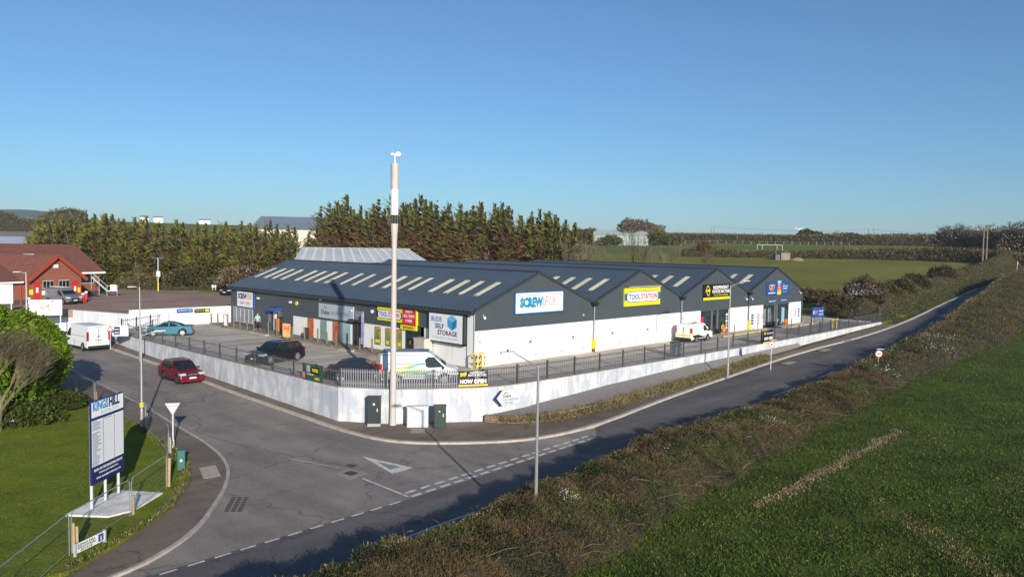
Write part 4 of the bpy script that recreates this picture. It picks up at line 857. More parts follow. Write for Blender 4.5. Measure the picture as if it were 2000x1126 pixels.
# ---------------------------------------------------------------- mast
def ground_at(px, py, dz=0.115):
    z = -1.
    for _ in range(60): q = at(px, py, z); z = .5*z+.5*(ZR(q[0], q[1])+dz)
    return float(q[0]), float(q[1]), float(z)
MASTM = mat('mast_grey', (.50,.45,.43), .6, var=.08, vscale=1.2)
mx_, my_, mz_ = ground_at(767, 829)
t = thing('telecom_mast', 'tall pale grey phone mast with antenna drum and small dishes beside the white wall', 'mast', (mx_, my_, mz_))
def lathe(prof, m, nm, p, n=20):
    mb = MB()
    for (r0, z0), (r1, z1) in zip(prof, prof[1:]): mb.cyl((0,0,z0),(0,0,z1),r0,r1,n=n,caps=False)
    r, z = prof[-1]; mb.cyl((0,0,z),(0,0,z+.01),r,r,n=n); return mb.build(nm, m, p, smooth=True, fix=False)
lathe([(.225,0),(.205,.4),(.185,5),(.155,10.8),(.17,11.5),(.24,12.6)], MASTM, 'pole', t)
mb = MB(); mb.cyl((0,0,2.0),(0,0,2.03),.205,n=16); mb.cyl((0,0,8.9),(0,0,8.95),.175,n=16); mb.build('joint_band', GALV, t)
for i in range(6):
    a = i*math.pi/3; MB().cyl((.19*math.cos(a),.19*math.sin(a),12.6),(.19*math.cos(a),.19*math.sin(a),13.15),.035,n=6).build('support_strut', DGREY, t)
lathe([(.1,12.6),(.1,15.6)], DGREY, 'core', t, 8)
for i in range(3):
    a = 2*math.pi*i/3+.4+YAW; mb = MB(); pts = [(.07,-.17),(.14,-.20),(.21,-.13),(.235,0),(.21,.13),(.14,.20),(.07,.17)]
    c, s = math.cos(a), math.sin(a); mb.prism([(x*c-y*s, x*s+y*c) for x, y in pts], 'z', 13.15, 14.75); mb.build('antenna_panel', WHITE, t)
lathe([(.245,14.75),(.255,14.8),(.255,16.25),(.24,16.3)], MASTM, 'antenna_drum', t)
mb = MB(); mb.cyl((.0,0,16.3),(0,0,16.95),.03,n=6); mb.cyl((-.1,.05,16.3),(.12,-.05,16.8),.02,n=5); mb.build('top_bracket', GALV, t)
rt = np.array([math.cos(YAW), -math.sin(YAW)])
for s_, r_, nm in ((.22,.17,0),(-.15,.09,1)):
    x, y = rt*s_; fx, fy = -math.sin(YAW+.3*s_), -math.cos(YAW); MB().cyl((x,y,16.85),(x+fx*.14,y+fy*.14,16.87),r_,r_*.92,n=16).build('dish', WHITE, t)

# ---------------------------------------------------------------- lamp posts
def lamp(px_top, py_top, base, label, head_dir, arm, rise=.25, rot=0, band=False, m=GALV, r=.075, x=None):
    bx, by, bz = base; top = zat(px_top, py_top, bx, by)-bz
    t = thing('lamp_post', label, 'street lamp', base, 0)
    mb = MB(); mb.cyl((0,0,0),(0,0,1.1),r*1.35,n=10); mb.cyl((0,0,1.1),(0,0,1.18),r*1.35,r,n=10); mb.cyl((0,0,1.18),(0,0,top),r,r*.6,n=10); mb.build('pole', m, t, smooth=True)
    a = head_dir; d = Vector((math.cos(a), math.sin(a), 0)); p0 = Vector((0,0,top-.1)); p1 = d*arm+Vector((0,0,top+rise))
    if arm > .3: MB().cyl(p0, p1, .03, .025, n=7).build('arm', GALV, t)
    n_ = Vector((-d.y, d.x, 0)); q = p1 if arm > .3 else Vector((0,0,top))
    pts = [(-.05,.06),(.15,.13),(.42,.14),(.62,.06),(.62,-.06),(.42,-.14),(.15,-.13),(-.05,-.06)]
    mb = MB(); v = [q+d*a_+n_*b_+Vector((0,0,-.02)) for a_, b_ in pts]; v2 = [p+Vector((0,0,.09)) for p in v]; k = len(v)
    mb.add(v+v2, [tuple(range(k))[::-1], tuple(range(k,2*k))]+[(i,(i+1)%k,k+(i+1)%k,k+i) for i in range(k)]); hd = mb.build('lamp_head', LGREY, t, bevel=.02)
    MB().cyl(q+d*.3+Vector((0,0,.07)), q+d*.3+Vector((0,0,.15)), .04, n=8).build('sensor', DGREY, hd)
    if band: MB().cyl((0,0,1.3),(0,0,1.55),r*1.6,n=10).build('yellow_band', YEL, t)
    return t
ang = lambda dx: math.atan2(-math.sin(YAW)*dx, math.cos(YAW)*dx)
lamp(1048, 712, (-17.1,-22.1,ZR(-17,-21)+.2), 'tall lamp post rising from the near hedge with its arm reaching left', R(168), 1.15, .55)
lamp(1426, 557, ground_at(1421,738), 'tall lamp post on the right-hand pavement with its arm pointing right', R(-25), 1.3, .35)
lamp(279, 652, ground_at(277,836), 'lamp post with a yellow band on the grass corner behind the estate board', R(-10), .75, .12, band=True)
lamp(271, 560, (*ground_at(274,705)[:2], ground_at(274,705)[2]), 'lamp post by the yard wall near the teal car', R(178), .35, .0)
lamp(49, 531, (*at(52,612,LOTZ)[:2], LOTZ), 'lamp post in front of the red brick station', R(170), .5, .0)
x, y, _ = at(309, 568, LOTZ); zt = zat(309, 503, x, y)-LOTZ
t = thing('floodlight_pole', 'grey pole with a crossbar of floodlights and a yellow foot in the brown car park', 'floodlight pole', (x, y, LOTZ))
MB().cyl((0,0,1.3),(0,0,zt),.09,.06,n=8).build('pole', GALV, t); MB().cyl((0,0,0),(0,0,1.3),.1,n=8).build('yellow_foot', YEL, t); MB().box(-.25,.25,-.15,.15,2.2,3.0).build('control_box', SWHITE, t); MB().beam((-.85*rt[0],-.85*rt[1],zt-.1),(.85*rt[0],.85*rt[1],zt-.1),.06,.06).build('crossbar', GALV, t)
for s in (-.8,.35,.75): MB().box(rt[0]*s-.18,rt[0]*s+.18,rt[1]*s-.12,rt[1]*s+.12,zt,zt+.28).build('floodlight', DGREY, t, bevel=.03)

# ---------------------------------------------------------------- road signs
def disc40(px, py_base, py_c, label, base=None, rz=0.0, r=.3, bothface=True):
    bx, by, bz = base if base else ground_at(px, py_base); zc = zat(px, py_c, bx, by)-bz
    t = thing('speed_sign', label, 'road sign', (bx, by, bz), rz)
    MB().cyl((0,0,0),(0,0,zc+r),.04,n=8).build('pole', LGREY, t)
    q = MB().cyl((0,-.05,zc),(0,-.075,zc),r,n=28).build('disc', SWHITE, t)
    mb = MB(); n = 28; vs = []
    for i in range(n):
        a = 2*math.pi*i/n; vs += [(r*math.cos(a),-.079,zc+r*math.sin(a)),(r*.80*math.cos(a),-.079,zc+r*.80*math.sin(a))]
    mb.add(vs, [(2*i,2*i+1,(2*i+3)%(2*n),(2*i+2)%(2*n)) for i in range(n)]); mb.build('red_ring', SRED, q, fix=False)
    text('40', r*1.0, r*.62, 0, zc-r*.31, SBLACK, q, -.078, bold=.03, align='C')
    mb = MB(); mb.cyl((0,-.12,zc+r+.10),(0,-.3,zc+r+.14),.02,n=5); mb.box(-.28,.28,-.38,-.16,zc+r+.10,zc+r+.15); mb.build('solar_panel', LGREY, t)
    return t
disc40(1505, 722, 672, 'forty limit sign on a short pole in the right-hand pavement', rz=R(-38))
d_ = ray(1716, 690); by = -19.3; bx = float(CAM[0]+d_[0]*(by-CAM[1])/d_[1]); disc40(1716, 0, 690, 'forty limit sign poking up out of the near hedge', base=(bx, by, ZR(bx, by)), rz=R(-52))
def giveway(px, pyb, pyt, size, label, rz, base=None):
    bx, by, bz = base or ground_at(px, pyb); zt = zat(px, pyt, bx, by)-bz
    t = thing('give_way_sign', label, 'road sign', (bx, by, bz), rz); MB().cyl((0,0,.0),(0,0,zt-.05),.045,n=8).build('pole', LGREY, t); MB().cyl((0,0,0),(0,0,.55),.075,n=8).build('sleeve', LGREY, t)
    s = size; MB().prism([(-s/2,zt),(s/2,zt),(0,zt-s*.87)], 'y', -.075, -.05).build('triangle_plate', mat('sign_back_grey', (.50,.52,.53), .5), t); MB().prism([(-s*.44,zt-.03),(s*.44,zt-.03),(0,zt-s*.80)], 'y', -.049, -.045).build('white_face', SWHITE, t)
    mb = MB(); mb.box(-s*.3,s*.3,-.09,-.076,zt-.18,zt-.14); mb.build('bracket', GALV, t); return t
giveway(338, 877, 786, .78, 'back of a give way sign on a white pole at the grass corner', R(-30))
giveway(666, 820, 736, .58, 'small give way sign seen edge-on against the corner of the white wall', R(-75))
# distant warning sign
x, y = far(1985, 212); z = hill(212)+.6
t = thing('warning_sign', 'red and white warning triangle far up the road', 'road sign', (x, y, z)); zt = zat(1985, 508, x, y)-z
MB().cyl((0,0,0),(0,0,zt),.05,n=6).build('pole', LGREY, t); s = 1.2; MB().prism([(-s/2,zt-s*.87),(s/2,zt-s*.87),(0,zt)], 'y', -.1, -.06).build('red_triangle', RED, t); MB().prism([(-s/3.2,zt-s*.78),(s/3.2,zt-s*.78),(0,zt-s*.22)], 'y', -.12, -.101).build('white_centre', SWHITE, t)

# ---------------------------------------------------------------- street cabinets
def cabinet(px0, px1, pyb, pyt, depth, m, label, rz, plinth=False, name='street_cabinet', door=True):
    bx, by, bz = ground_at((px0+px1)/2, pyb); x0, y0, _ = ground_at(px0, pyb); x1, y1, _ = ground_at(px1, pyb)
    w_ = math.hypot(x1-x0, y1-y0); h = zat((px0+px1)/2, pyt, bx, by)-bz
    if name != 'service_pillar': bx, by = bx-.62, by-.62
    t = thing(name, label, 'cabinet', (bx, by, bz), rz); p = .18 if plinth else .0
    MB().box(-w_/2,w_/2,0,depth,p,h-.05).build('body', m, t, bevel=.015); MB().box(-w_/2-.03,w_/2+.03,-.03,depth+.03,h-.049,h).build('lid', m, t)
    if plinth: MB().box(-w_/2,w_/2,.0,depth,-.05,p-.002).build('plinth', mat('plinth_grey', (.34,.35,.36), .8), t)
    if door:
        MB().box(-w_/2+.04,w_/2-.04,-.02,-.002,p+.08,h-.12).build('door', m, t); MB().box(w_*.22,w_*.30,-.045,-.021,h*.5,h*.5+.2).build('handle', LGREY, t)
    return t, w_, h
t, w_, h = cabinet(722, 747, 826, 769, .45, mat('cabinet_charcoal', (.016,.026,.030), .5), 'dark charcoal street cabinet with a white label left of the mast', R(-42), True); MB().box(-.06,.06,-.03,-.021,h*.72,h*.72+.12).build('white_label', SWHITE, t)
t, w_, h = cabinet(798, 839, 828, 787, .35, mat('cabinet_white', (.50,.52,.55), .5, var=.04, vscale=2), 'low white street cabinet right of the mast catching the lamp shadow', R(-38))
t, w_, h = cabinet(850, 873, 829, 786, .45, GREENCAB, 'dark green street cabinet with a white label right of the white one', R(-36)); MB().box(-.08,-.0,-.03,-.021,h*.72,h*.72+.07).build('white_label', SWHITE, t)
t, w_, h = cabinet(347, 361, 919, 879, .3, mat('cabinet_teal_green', (.03,.13,.12), .5), 'small teal-green service pillar on the grass edge by the pavement', R(-30), name='service_pillar', door=False); MB().box(-.05,.05,-.02,-.001,h*.45,h*.45+.12).build('white_label', SWHITE, t)
x, y, _ = at(28, 829, -2.0); t = thing('electric_box', 'small off-white box lying in the grass by the bare tree', 'box', (x, y, vz(x, y)), R(10)); MB().box(-.5,.5,-.15,.15,-.05,.22).build('body', mat('off_white_box', (.55,.56,.55), .6), t, bevel=.03)
MB().box(-.52,.52,-.17,.17,.221,.25).build('lid', mat('off_white_box', (.55,.56,.55), .6), t)

# ---------------------------------------------------------------- estate board
L0 = np.array([-28.6,-7.4]); L1 = np.array([-27.1,-6.1]); dr = (L1-L0)/np.linalg.norm(L1-L0); brz = math.atan2(dr[1], dr[0]); gz0 = vz(*L0)
t = thing('estate_board', 'tall navy and white industrial estate directory board on three posts in the grass', 'sign', (L0[0], L0[1], gz0), brz)
Lw = np.linalg.norm(L1-L0); BW = Lw+.42; b0 = zat(175, 946, *L0)-gz0; b1 = zat(175, 783, *L0)-gz0; BH = b1-b0; x0 = -.22
for i in range(3):
    p = MB().cyl((Lw*i/2,.12,-.1),(Lw*i/2,.12,b1-.2),.06,n=10).build('post', LGREY, t); MB().cyl((Lw*i/2,.12,.0),(Lw*i/2,.12,.06),.17,n=12).build('base_plate', DGREY, p)
MB().box(x0,x0+BW,-.04,.04,b0,b1).build('panel', NAVY, t)
def bz_(v): return b0+BH*v
rectp(x0+.04, x0+BW-.04, bz_(.80), bz_(.985), mat('bright_panel_white', (.92,.93,.95), .4), t, 'title_panel', -.045, -.041)
text('KINGS', BW*.46, .40, x0+.12, bz_(.872), SLBLUE, t, -.048, bold=.045); text('HILL', BW*.33, .42, x0+.12+BW*.48, bz_(.872), NAVY, t, -.048, bold=.045); text('INDUSTRIAL ESTATE', BW*.55, .12, x0+BW*.28, bz_(.822), SGREY, t, -.048)
rectp(x0+.04, x0+BW-.04, bz_(.215), bz_(.765), mat('bright_panel_white', (.92,.93,.95), .4), t, 'directory_panel', -.045, -.041)
mb = MB(); nr = 23
for i in range(1, nr): z = bz_(.215+.55*i/nr); mb.box(x0+.04,x0+BW-.04,-.049,-.0455,z-.005,z+.005)
for u in (.35,.69): mb.box(x0+BW*u-.01,x0+BW*u+.01,-.0505,-.0495,bz_(.215),bz_(.765))
mb.build('table_rules', NAVY, t)
mb = MB(); rr = random.Random(3)
for i in range(nr):
    if i in (17,): continue
    z = bz_(.215+.55*(i+.5)/nr); mb.box(x0+.07,x0+.07+BW*rr.uniform(.12,.27),-.049,-.0455,z-.022,z+.018)
mb.box(x0+BW*.38,x0+BW*.62,-.049,-.0455,bz_(.215+.55*(22.5)/nr)-.02,bz_(.215+.55*(22.5)/nr)+.02); mb.build('company_names', SGREY, t)
text('BASED ON THIS INDUSTRIAL ESTATE?', BW*.86, .105, x0+BW*.07, bz_(.15), SWHITE, t, -.044, bold=.015); text('Advertise your business here', BW*.58, .10, x0+BW*.22, bz_(.10), SWHITE, t, -.044, bold=.01); text('EMAIL: hayley@budeselfstorage.co.uk', BW*.74, .10, x0+BW*.14, bz_(.045), SWHITE, t, -.044, bold=.01)
flat('concrete_pad', [(-29.7,-7.4),(-28.5,-8.75),(-27.5,-8.7),(-25.7,-7.2),(-26.9,-5.6),(-28.3,-6.2)], SLABM, .07, vz, depth=.25)
# street nameplate
x0_, y0_, _ = at(148, 1085, -2.2); x1_, y1_, _ = at(203, 1058, -2.2)
P0 = np.array([x0_, y0_]); P1 = np.array([x1_, y1_]); rz_ = math.atan2(P1[1]-P0[1], P1[0]-P0[0]); L_ = float(np.linalg.norm(P1-P0)); hn = zat(148, 1062, *P0)-vz(*P0)
t = thing('street_nameplate', 'low white street nameplate at the bottom left corner of the grass', 'sign', (*P0, vz(*P0)), rz_)
hn = max(.45, hn); MB().box(0,L_,-.03,.0,.1,hn).build('plate', SWHITE, t); MB().box(-.07,0,-.05,.04,-.1,hn+.03).build('post', SGREY, t); MB().box(L_,L_+.07,-.05,.04,-.1,hn+.03).build('post', SGREY, t)
hh = hn-.1; text('KINGS HILL', L_*.62, hh*.24, L_*.05, .1+hh*.66, SBLACK, t, -.034, bold=.01); text('INDUSTRIAL', L_*.64, hh*.24, L_*.05, .1+hh*.37, SBLACK, t, -.034, bold=.01); text('ESTATE', L_*.4, hh*.22, L_*.15, .1+hh*.08, SBLACK, t, -.034, bold=.01)
rectp(L_*.77, L_*.96, .1+hh*.12, .1+hh*.9, BLUE, t, 'blue_square', -.036, -.031); rectp(L_*.85, L_*.885, .1+hh*.2, .1+hh*.62, SWHITE, t, 'dead_end_mark', -.040, -.0365); rectp(L_*.81, L_*.925, .1+hh*.62, .1+hh*.76, SRED, t, 'dead_end_bar', -.040, -.0365)
# temporary mesh fencing
MESHM = mat('fence_wire', (.30,.31,.31), .5, metal=.5)
HP = [(-34.6,-16.6),(-30.75,-11.75),(-27.75,-9.15),(-25.2,-6.4),(-22.9,-.8),(-21.95,5.0),(-22.1,9.0),(-22.3,12.9),(-22.6,16.0)]
hl = ['nearest the camera at the left edge','in front of the concrete pad','between the pad and the corner stake','running back past the give way sign','behind the estate board','beyond the lamp post','next to last along the verge','farthest along the verge by the green tree']
for i in range(8):
    a, b = HP[i], HP[i+1]; za, zb = vz(*a), vz(*b); L = math.hypot(b[0]-a[0], b[1]-a[1])
    t = thing('mesh_fence_panel', 'temporary wire mesh fence panel '+hl[i], 'fence panel', (*a, za), math.atan2(b[1]-a[1], b[0]-a[0]), 'temporary mesh fence panels')
    H = 1.55; mb = MB(); r = .02; e = .08; mb.cyl((e,0,0),(e,0,H-.12),r,n=6); mb.cyl((e,0,H-.12),(e+.15,0,H),r,n=6); mb.cyl((e+.15,0,H),(L-e-.15,0,H+zb-za),r,n=6); mb.cyl((L-e-.15,0,H+zb-za),(L-e,0,H-.12+zb-za),r,n=6); mb.cyl((L-e,0,H-.12+zb-za),(L-e,0,zb-za),r,n=6); mb.cyl((e,0,.15),(L-e,0,.15+zb-za),r*.7,n=5); mb.build('tube_frame', GALV, t)
    mb = MB(); k = int(L/.09)
    for j in range(k):
        x = e+(L-2*e)*j/k; mb.add([(x-.0022,0,.15),(x+.0022,0,.15),(x+.0022,0,H),(x-.0022,0,H)],[(0,1,2,3)])
    for j in range(6): z = .3+j*.22; mb.add([(e,0,z-.002),(L-e,0,z-.002),(L-e,0,z+.002),(e,0,z+.002)],[(0,1,2,3)])
    mb.build('wire_mesh', MESHM, t, fix=False)
sl = ['at the left by the nameplate','in front of the concrete pad','right of the concrete pad at the verge edge','between board and lamp post','below the give way sign','next to last along the verge','last along the verge by the green tree']
for i, (p, h) in enumerate(((1,1.1),(2,.8),(3,1.35),(5,.9),(4,.9),(7,.85),(8,1.05))):
    a = HP[p]; mb = MB(); mb.box(-.05,.05,-.05,.05,-.1,h); 
    if i in (0,2,6): mb.box(.09,.17,-.04,.04,-.1,h*.85)
    o = mb.build('wooden_stake', WOODL); o.location = (a[0]+.12, a[1]+.1, vz(*a)); o.rotation_euler = (.02*(i % 3-1), .03*(i % 2), i*.7)
    setp(o, 'pale timber stake for the mesh fence '+sl[i], 'stake', 'stakes holding up the mesh fence')
# white boards near the station and fence boards
def board(name, label, px0, px1, pyt, pyb, dist, m, legs=True, zb=None, cat='board', cols=None, rz=None):
    x, y = far((px0+px1)/2, dist); z1 = zat((px0+px1)/2, pyt, x, y); z0 = zat((px0+px1)/2, pyb, x, y); w_ = (px1-px0)/FPX*dist*.97
    t = thing(name, label, cat, (x, y, zb if zb is not None else z0), rz if rz is not None else -YAW-math.atan(((px0+px1)/2-1000)/FPX)); b = t.location.z
    MB().box(-w_/2,w_/2,-.04,.04,z0-b,z1-b).build('panel', m, t)
    if legs: MB().box(-w_/2+.1,-w_/2+.2,.05,.13,0,z1-b-.1).build('leg', LGREY, t); MB().box(w_/2-.2,w_/2-.1,.05,.13,0,z1-b-.1).build('leg', LGREY, t)
    return t, w_, z0-b, z1-b
t, w_, a, b = board('site_board', 'white site plan board with faint red drawing standing above the green tree', 61, 111, 585, 616, 93, SWHITE, zb=-.3)
rectp(-.4,.5,a+.5,a+1.3,patchy(mat('faint_red_print', (.62,.25,.22), .5, c2=(.8,.78,.76), vscale=5), .45, .52),t,'plan_print',-.05,-.041); rectp(-1.3,-.8,a+.6,a+1.5,patchy(mat('faint_grey_print', (.35,.36,.38), .5, c2=(.8,.8,.8), vscale=7), .5, .55),t,'list_print',-.05,-.041); rectp(.55,.7,a+1.4,a+1.6,SGREEN,t,'green_logo',-.05,-.041)
t, w_, a, b = board('site_board', 'plain white board cut off by the left edge above the green tree', -14, 17, 555, 593, 92, SWHITE, zb=-.3)
t, w_, a, b = board('signboard', 'tiny white two-legged board on a grass patch in the brown car park', 413, 421.5, 556, 560.5, 128, SWHITE, zb=LOTZ)
x, y = far(418, 126); 
o = MB().cyl((0,0,0),(0,0,.12),2.6,2.2,n=12).build('grass_island', G_VERGE); o.location = (x, y, LOTZ); o['kind'] = 'structure'
def fboard(name, label, x, y, z, rz, w_, h, m):
    t = thing(name, label, 'sign', (x, y, z), rz); MB().box(0,w_,-.06,-.02,0,h).build('panel', m, t); return t
t = fboard('road_sign_board', 'white-edged navy direction sign with two white lines on the yard fence behind the white van', *[float(v) for v in (-12.5,36.8,.35)], R(-84), 2.6, 1.15, SWHITE)
t.location = (*far(217, 79.5), .33); t.rotation_euler = (0,0,-YAW+R(6)); t.children[0].data = t.children[0].data
rectp(.25,1.28,.15,1.0,NAVY,t,'navy_panel',-.068,-.061); t.scale = (.55,1,.85); text('Independents', .85,.2,.34,.62,SWHITE,t,-.07,bold=.02); text('and Showroom', .85,.2,.34,.30,SWHITE,t,-.07,bold=.02)
x, y = far(213, 78.8); t = thing('warning_sign', 'small red-edged triangle sign at the left edge of the navy direction sign', 'road sign', (x, y, .0), -YAW+R(8)); MB().cyl((0,0,-.8),(0,0,1.3),.03,n=6).build('pole', LGREY, t); MB().prism([(-.3,.85),(.3,.85),(0,1.4)],'y',-.06,-.035).build('red_triangle', SRED, t); MB().prism([(-.19,.91),(.19,.91),(0,1.27)],'y',-.068,-.061).build('white_centre', SWHITE, t)
for i, (px, m, lab) in enumerate(((366,BLUE,'blue strip sign on the rear white wall'),(400,SBLACK,'black strip sign with gold letters on the rear white wall, nearest the building'))):
    X = float((at(px,605,1.0))[0]); d_ = ray(px,605); tt = (42.2-CAM[1])/d_[1]; q = CAM+tt*d_
    t = thing('wall_sign', lab, 'sign', (q[0]-1.2, 42.15, q[2]-.25), 0); MB().box(0,1.75,-.05,0,0,.42).build('panel', m, t); text('SHOWROOM' if i == 0 else 'MOTOR FACTORS', 1.0, .16, .1, .13, SWHITE if i == 0 else SYEL, t, -.055); rectp(1.2,1.65,.08,.34,SLBLUE if i == 0 else SYEL,t,'logo_block',-.056,-.051)
d_ = ray(316,612); tt = (41.9-CAM[1])/d_[1]; q = CAM+tt*d_; t = thing('litter_bin', 'white cabinet with a dark foot standing against the rear wall', 'cabinet', (q[0], 41.8, 0)); MB().box(-.5,.5,-.5,0,.3,1.75).build('body', SWHITE, t, bevel=.05); MB().box(-.45,.45,-.45,-.02,0,.3).build('foot', DGREY, t)
x, y = 40.0, -7.0
q = at(1618,655,.1); t = thing('direction_sign', 'blue plumbing arrow sign on two posts at the far end of the fence', 'sign', (q[0],max(-6.9,q[1]),0), R(-8)); zt = 3.05; t.scale = (.62,1,1); MB().cyl((0,0,0),(0,0,zt),.06,n=8).build('post', mat('post_blue', (.02,.05,.18), .5), t); MB().cyl((3.6,0,0),(3.6,0,zt),.06,n=8).build('post', mat('post_blue', (.02,.05,.18), .5), t); MB().box(-.1,3.7,-.1,-.05,zt-1.15,zt).build('panel', BLUE, t)
MB().prism([(.1,zt-.57),(.4,zt-.3),(.4,zt-.84)],'y',-.115,-.101).build('arrow', SWHITE, t); text('CITY',.9,.4,.65,zt-.78,SORANGE,t,-.104,bold=.03); text('BATHROOM',1.3,.2,2.0,zt-.55,SWHITE,t,-.104); text('SHOWROOM',1.3,.2,2.0,zt-.9,SWHITE,t,-.104)
t = thing('grit_box', 'dark grey cabinet behind the fence beside the right-hand lamp post', 'cabinet', (17.3,-6.4,0)); MB().box(0,.95,-.3,.3,0,1.2).build('body', mat('cab_dull_blue', (.10,.12,.15), .5), t, bevel=.03); MB().box(-.04,.99,-.34,.34,1.2,1.25).build('lid', DGREY, t)
# ---------------------------------------------------------------- vehicles
def paint(name, c, flake=.0): return mat(name, c, .34, coat=.25, spec=.35, metal=flake)
LAMP = mat('headlamp_glass', (.55,.57,.60), .12, spec=.8); TAIL = mat('tail_lamp_red', (.35,.01,.01), .2)
def vehicle(name, label, cat, loc, rz, L, Wd, low, up, belt, top, wheels, wr, body, sidewin, ws, rw, inset=.16, tyrew=.2, plate=True, bumper=None, rims=RIM, roofm=None, scale=1):
    """low/up: side outlines (x forward, z up); up tapers inward by inset at height top"""
    t = thing(name, label, cat, loc, rz); hw = Wd/2
    # arches cut out of the lower outline
    pts = []
    for i in range(len(low)):
        pts.append(low[i])
    arch = []
    zs = low[0][1]
    bot = []
    for wx in sorted(wheels, reverse=True):
        r = wr+.07
        a0 = math.acos(min(1, max(-1, 0)));
        bot.append((wx+r, zs))
        for k in range(9):
            a = math.pi*k/8; bot.append((wx+r*math.cos(a), max(zs+.01, wr+r*math.sin(a))))
        bot.append((wx-r, zs))
    prof = low[1:-1] if False else low
    # low is given from rear-bottom clockwise over the top to front-bottom; then run back along the sill
    outline = list(prof)+bot
    mb = MB(); mb.prism(outline, 'y', -hw, hw); b = mb.build('body', body, t, bevel=.05)
    mb = MB(); n = len(up)
    sc = lambda z: hw-.015-inset*(z-belt)/(top-belt)
    vs = [(x, -sc(z), z) for x, z in up]+[(x, sc(z), z) for x, z in up]
    mb.add(vs, [tuple(range(n)), tuple(range(2*n-1, n-1, -1))]+[(i, n+i, n+(i+1) % n, (i+1) % n) for i in range(n)])
    cb = mb.build('cabin', roofm or body, t, bevel=.04)
    for s in (-1, 1):
        for win in sidewin:
            mb = MB(); n = len(win); vs = [(x, s*(sc(z)+.012), z) for x, z in win]+[(x, s*(sc(z)-.02), z) for x, z in win]
            mb.add(vs, [tuple(range(n)), tuple(range(2*n-1, n-1, -1))]+[(i, n+i, n+(i+1) % n, (i+1) % n) for i in range(n)]); mb.build('side_window', GLASS, t)
    for (a, c), nm in ((ws, 'windscreen'), (rw, 'rear_window')):
        if a is None: continue
        d = Vector((c[0]-a[0], 0, c[1]-a[1])); nn = Vector((-d.z, 0, d.x)).normalized()*(1 if nm == 'rear_window' else 1)
        if nm == 'windscreen' and nn.x < 0: nn = -nn
        if nm == 'rear_window' and nn.x > 0: nn = -nn
        q = []
        for o_ in (.015, -.02):
            for (x, z), s in ((a, -1), (a, 1), (c, 1), (c, -1)): q.append((x+nn.x*o_, s*(sc(z)-.09), z+nn.z*o_))
        MB().add(q, [(0,1,2,3),(7,6,5,4),(0,4,5,1),(1,5,6,2),(2,6,7,3),(3,7,4,0)]).build(nm, GLASS, t)
    fx = max(p[0] for p in low); rx = min(p[0] for p in low)
    for wx in wheels:
        for s in (-1, 1):
            wo = MB().cyl((wx, s*(hw-tyrew-.0), wr), (wx, s*(hw+.015), wr), wr, n=20).build('wheel', RUB, t)
            rm = MB(); rm.cyl((wx, s*(hw+.012), wr), (wx, s*(hw+.024), wr), wr*.66, n=16); rm.build('rim', rims, wo)
            sp = MB()
            for k in range(5):
                a = 2*math.pi*k/5+.3; sp.beam((wx+.09*math.cos(a), s*(hw+.027), wr+.09*math.sin(a)), (wx+wr*.6*math.cos(a), s*(hw+.027), wr+wr*.6*math.sin(a)), .012, .05)
            sp.build('spokes', BLACK, wo)
    mb = MB(); mb.box(rx+.15, fx-.15, -hw+.12, hw-.12, .18, .4); mb.build('underbody', BLACK, t)
    return t, hw, fx, rx, sc
def fittings(t, hw, fx, rx, headz, tailz, grille, plate_f=None, plate_r=None, tailh=.2, tailw=.28, mirror=None, bump=True, bodyb=BLACK, headw=.42, headh=.16, plz=.5, rplate=None, gm=BLACK):
    for s in (-1, 1):
        MB().prism([(fx-.42, headz+.02), (fx-.42, headz+headh), (fx-.10, headz+headh*.7), (fx+.012, headz), (fx-.2, headz-.02)], 'y', s*(hw+.012), s*(hw-headw)).build('headlight', LAMP, t)
        MB().box(rx-.02, rx+.16, s*(hw+.012)if s < 0 else hw-tailw, s*(hw-tailw) if s < 0 else hw+.012, tailz, tailz+tailh).build('tail_light', TAIL, t)
        if mirror: MB().box(mirror[0]-.07, mirror[0]+.07, s*(hw+.02) if s > 0 else -hw-.2, s*(hw+.2) if s > 0 else -hw-.02, mirror[1], mirror[1]+.15).build('wing_mirror', bodyb, t, bevel=.02)
    MB().box(fx-.03, fx+.018, -hw*.55, hw*.55, grille[0], grille[1]).build('grille', gm, t)
    MB().box(fx+.002, fx+.03, -.26, .26, plz-.06, plz+.06).build('number_plate', mat('plate_white', (.75,.75,.72), .4), t)
    MB().box(rx-.03, rx-.002, -.26, .26, (rplate or .75)-.06, (rplate or .75)+.06).build('number_plate', mat('plate_yellow', (.72,.52,.05), .4), t)
    if bump:
        MB().box(fx-.2, fx+.035, -hw*.96, hw*.96, .2, .42).build('bumper', bodyb, t, bevel=.03); MB().box(rx-.035, rx+.2, -hw*.96, hw*.96, .25, .5).build('bumper', bodyb, t, bevel=.03)
def car_low(L, sill, belt, hood, tail, nose=.62):
    h = L/2; return [(-h+.04, sill), (-h, .45), (-h+.02, tail-.08), (-h+.12, tail), (h*.42, belt), (h-.35, hood), (h-.05, nose+.05), (h, .5), (h-.03, sill)]
DG = lambda d: (math.sin(R(d)), math.cos(R(d)))
rz_of = lambda dx, dy: math.atan2(dy, dx)
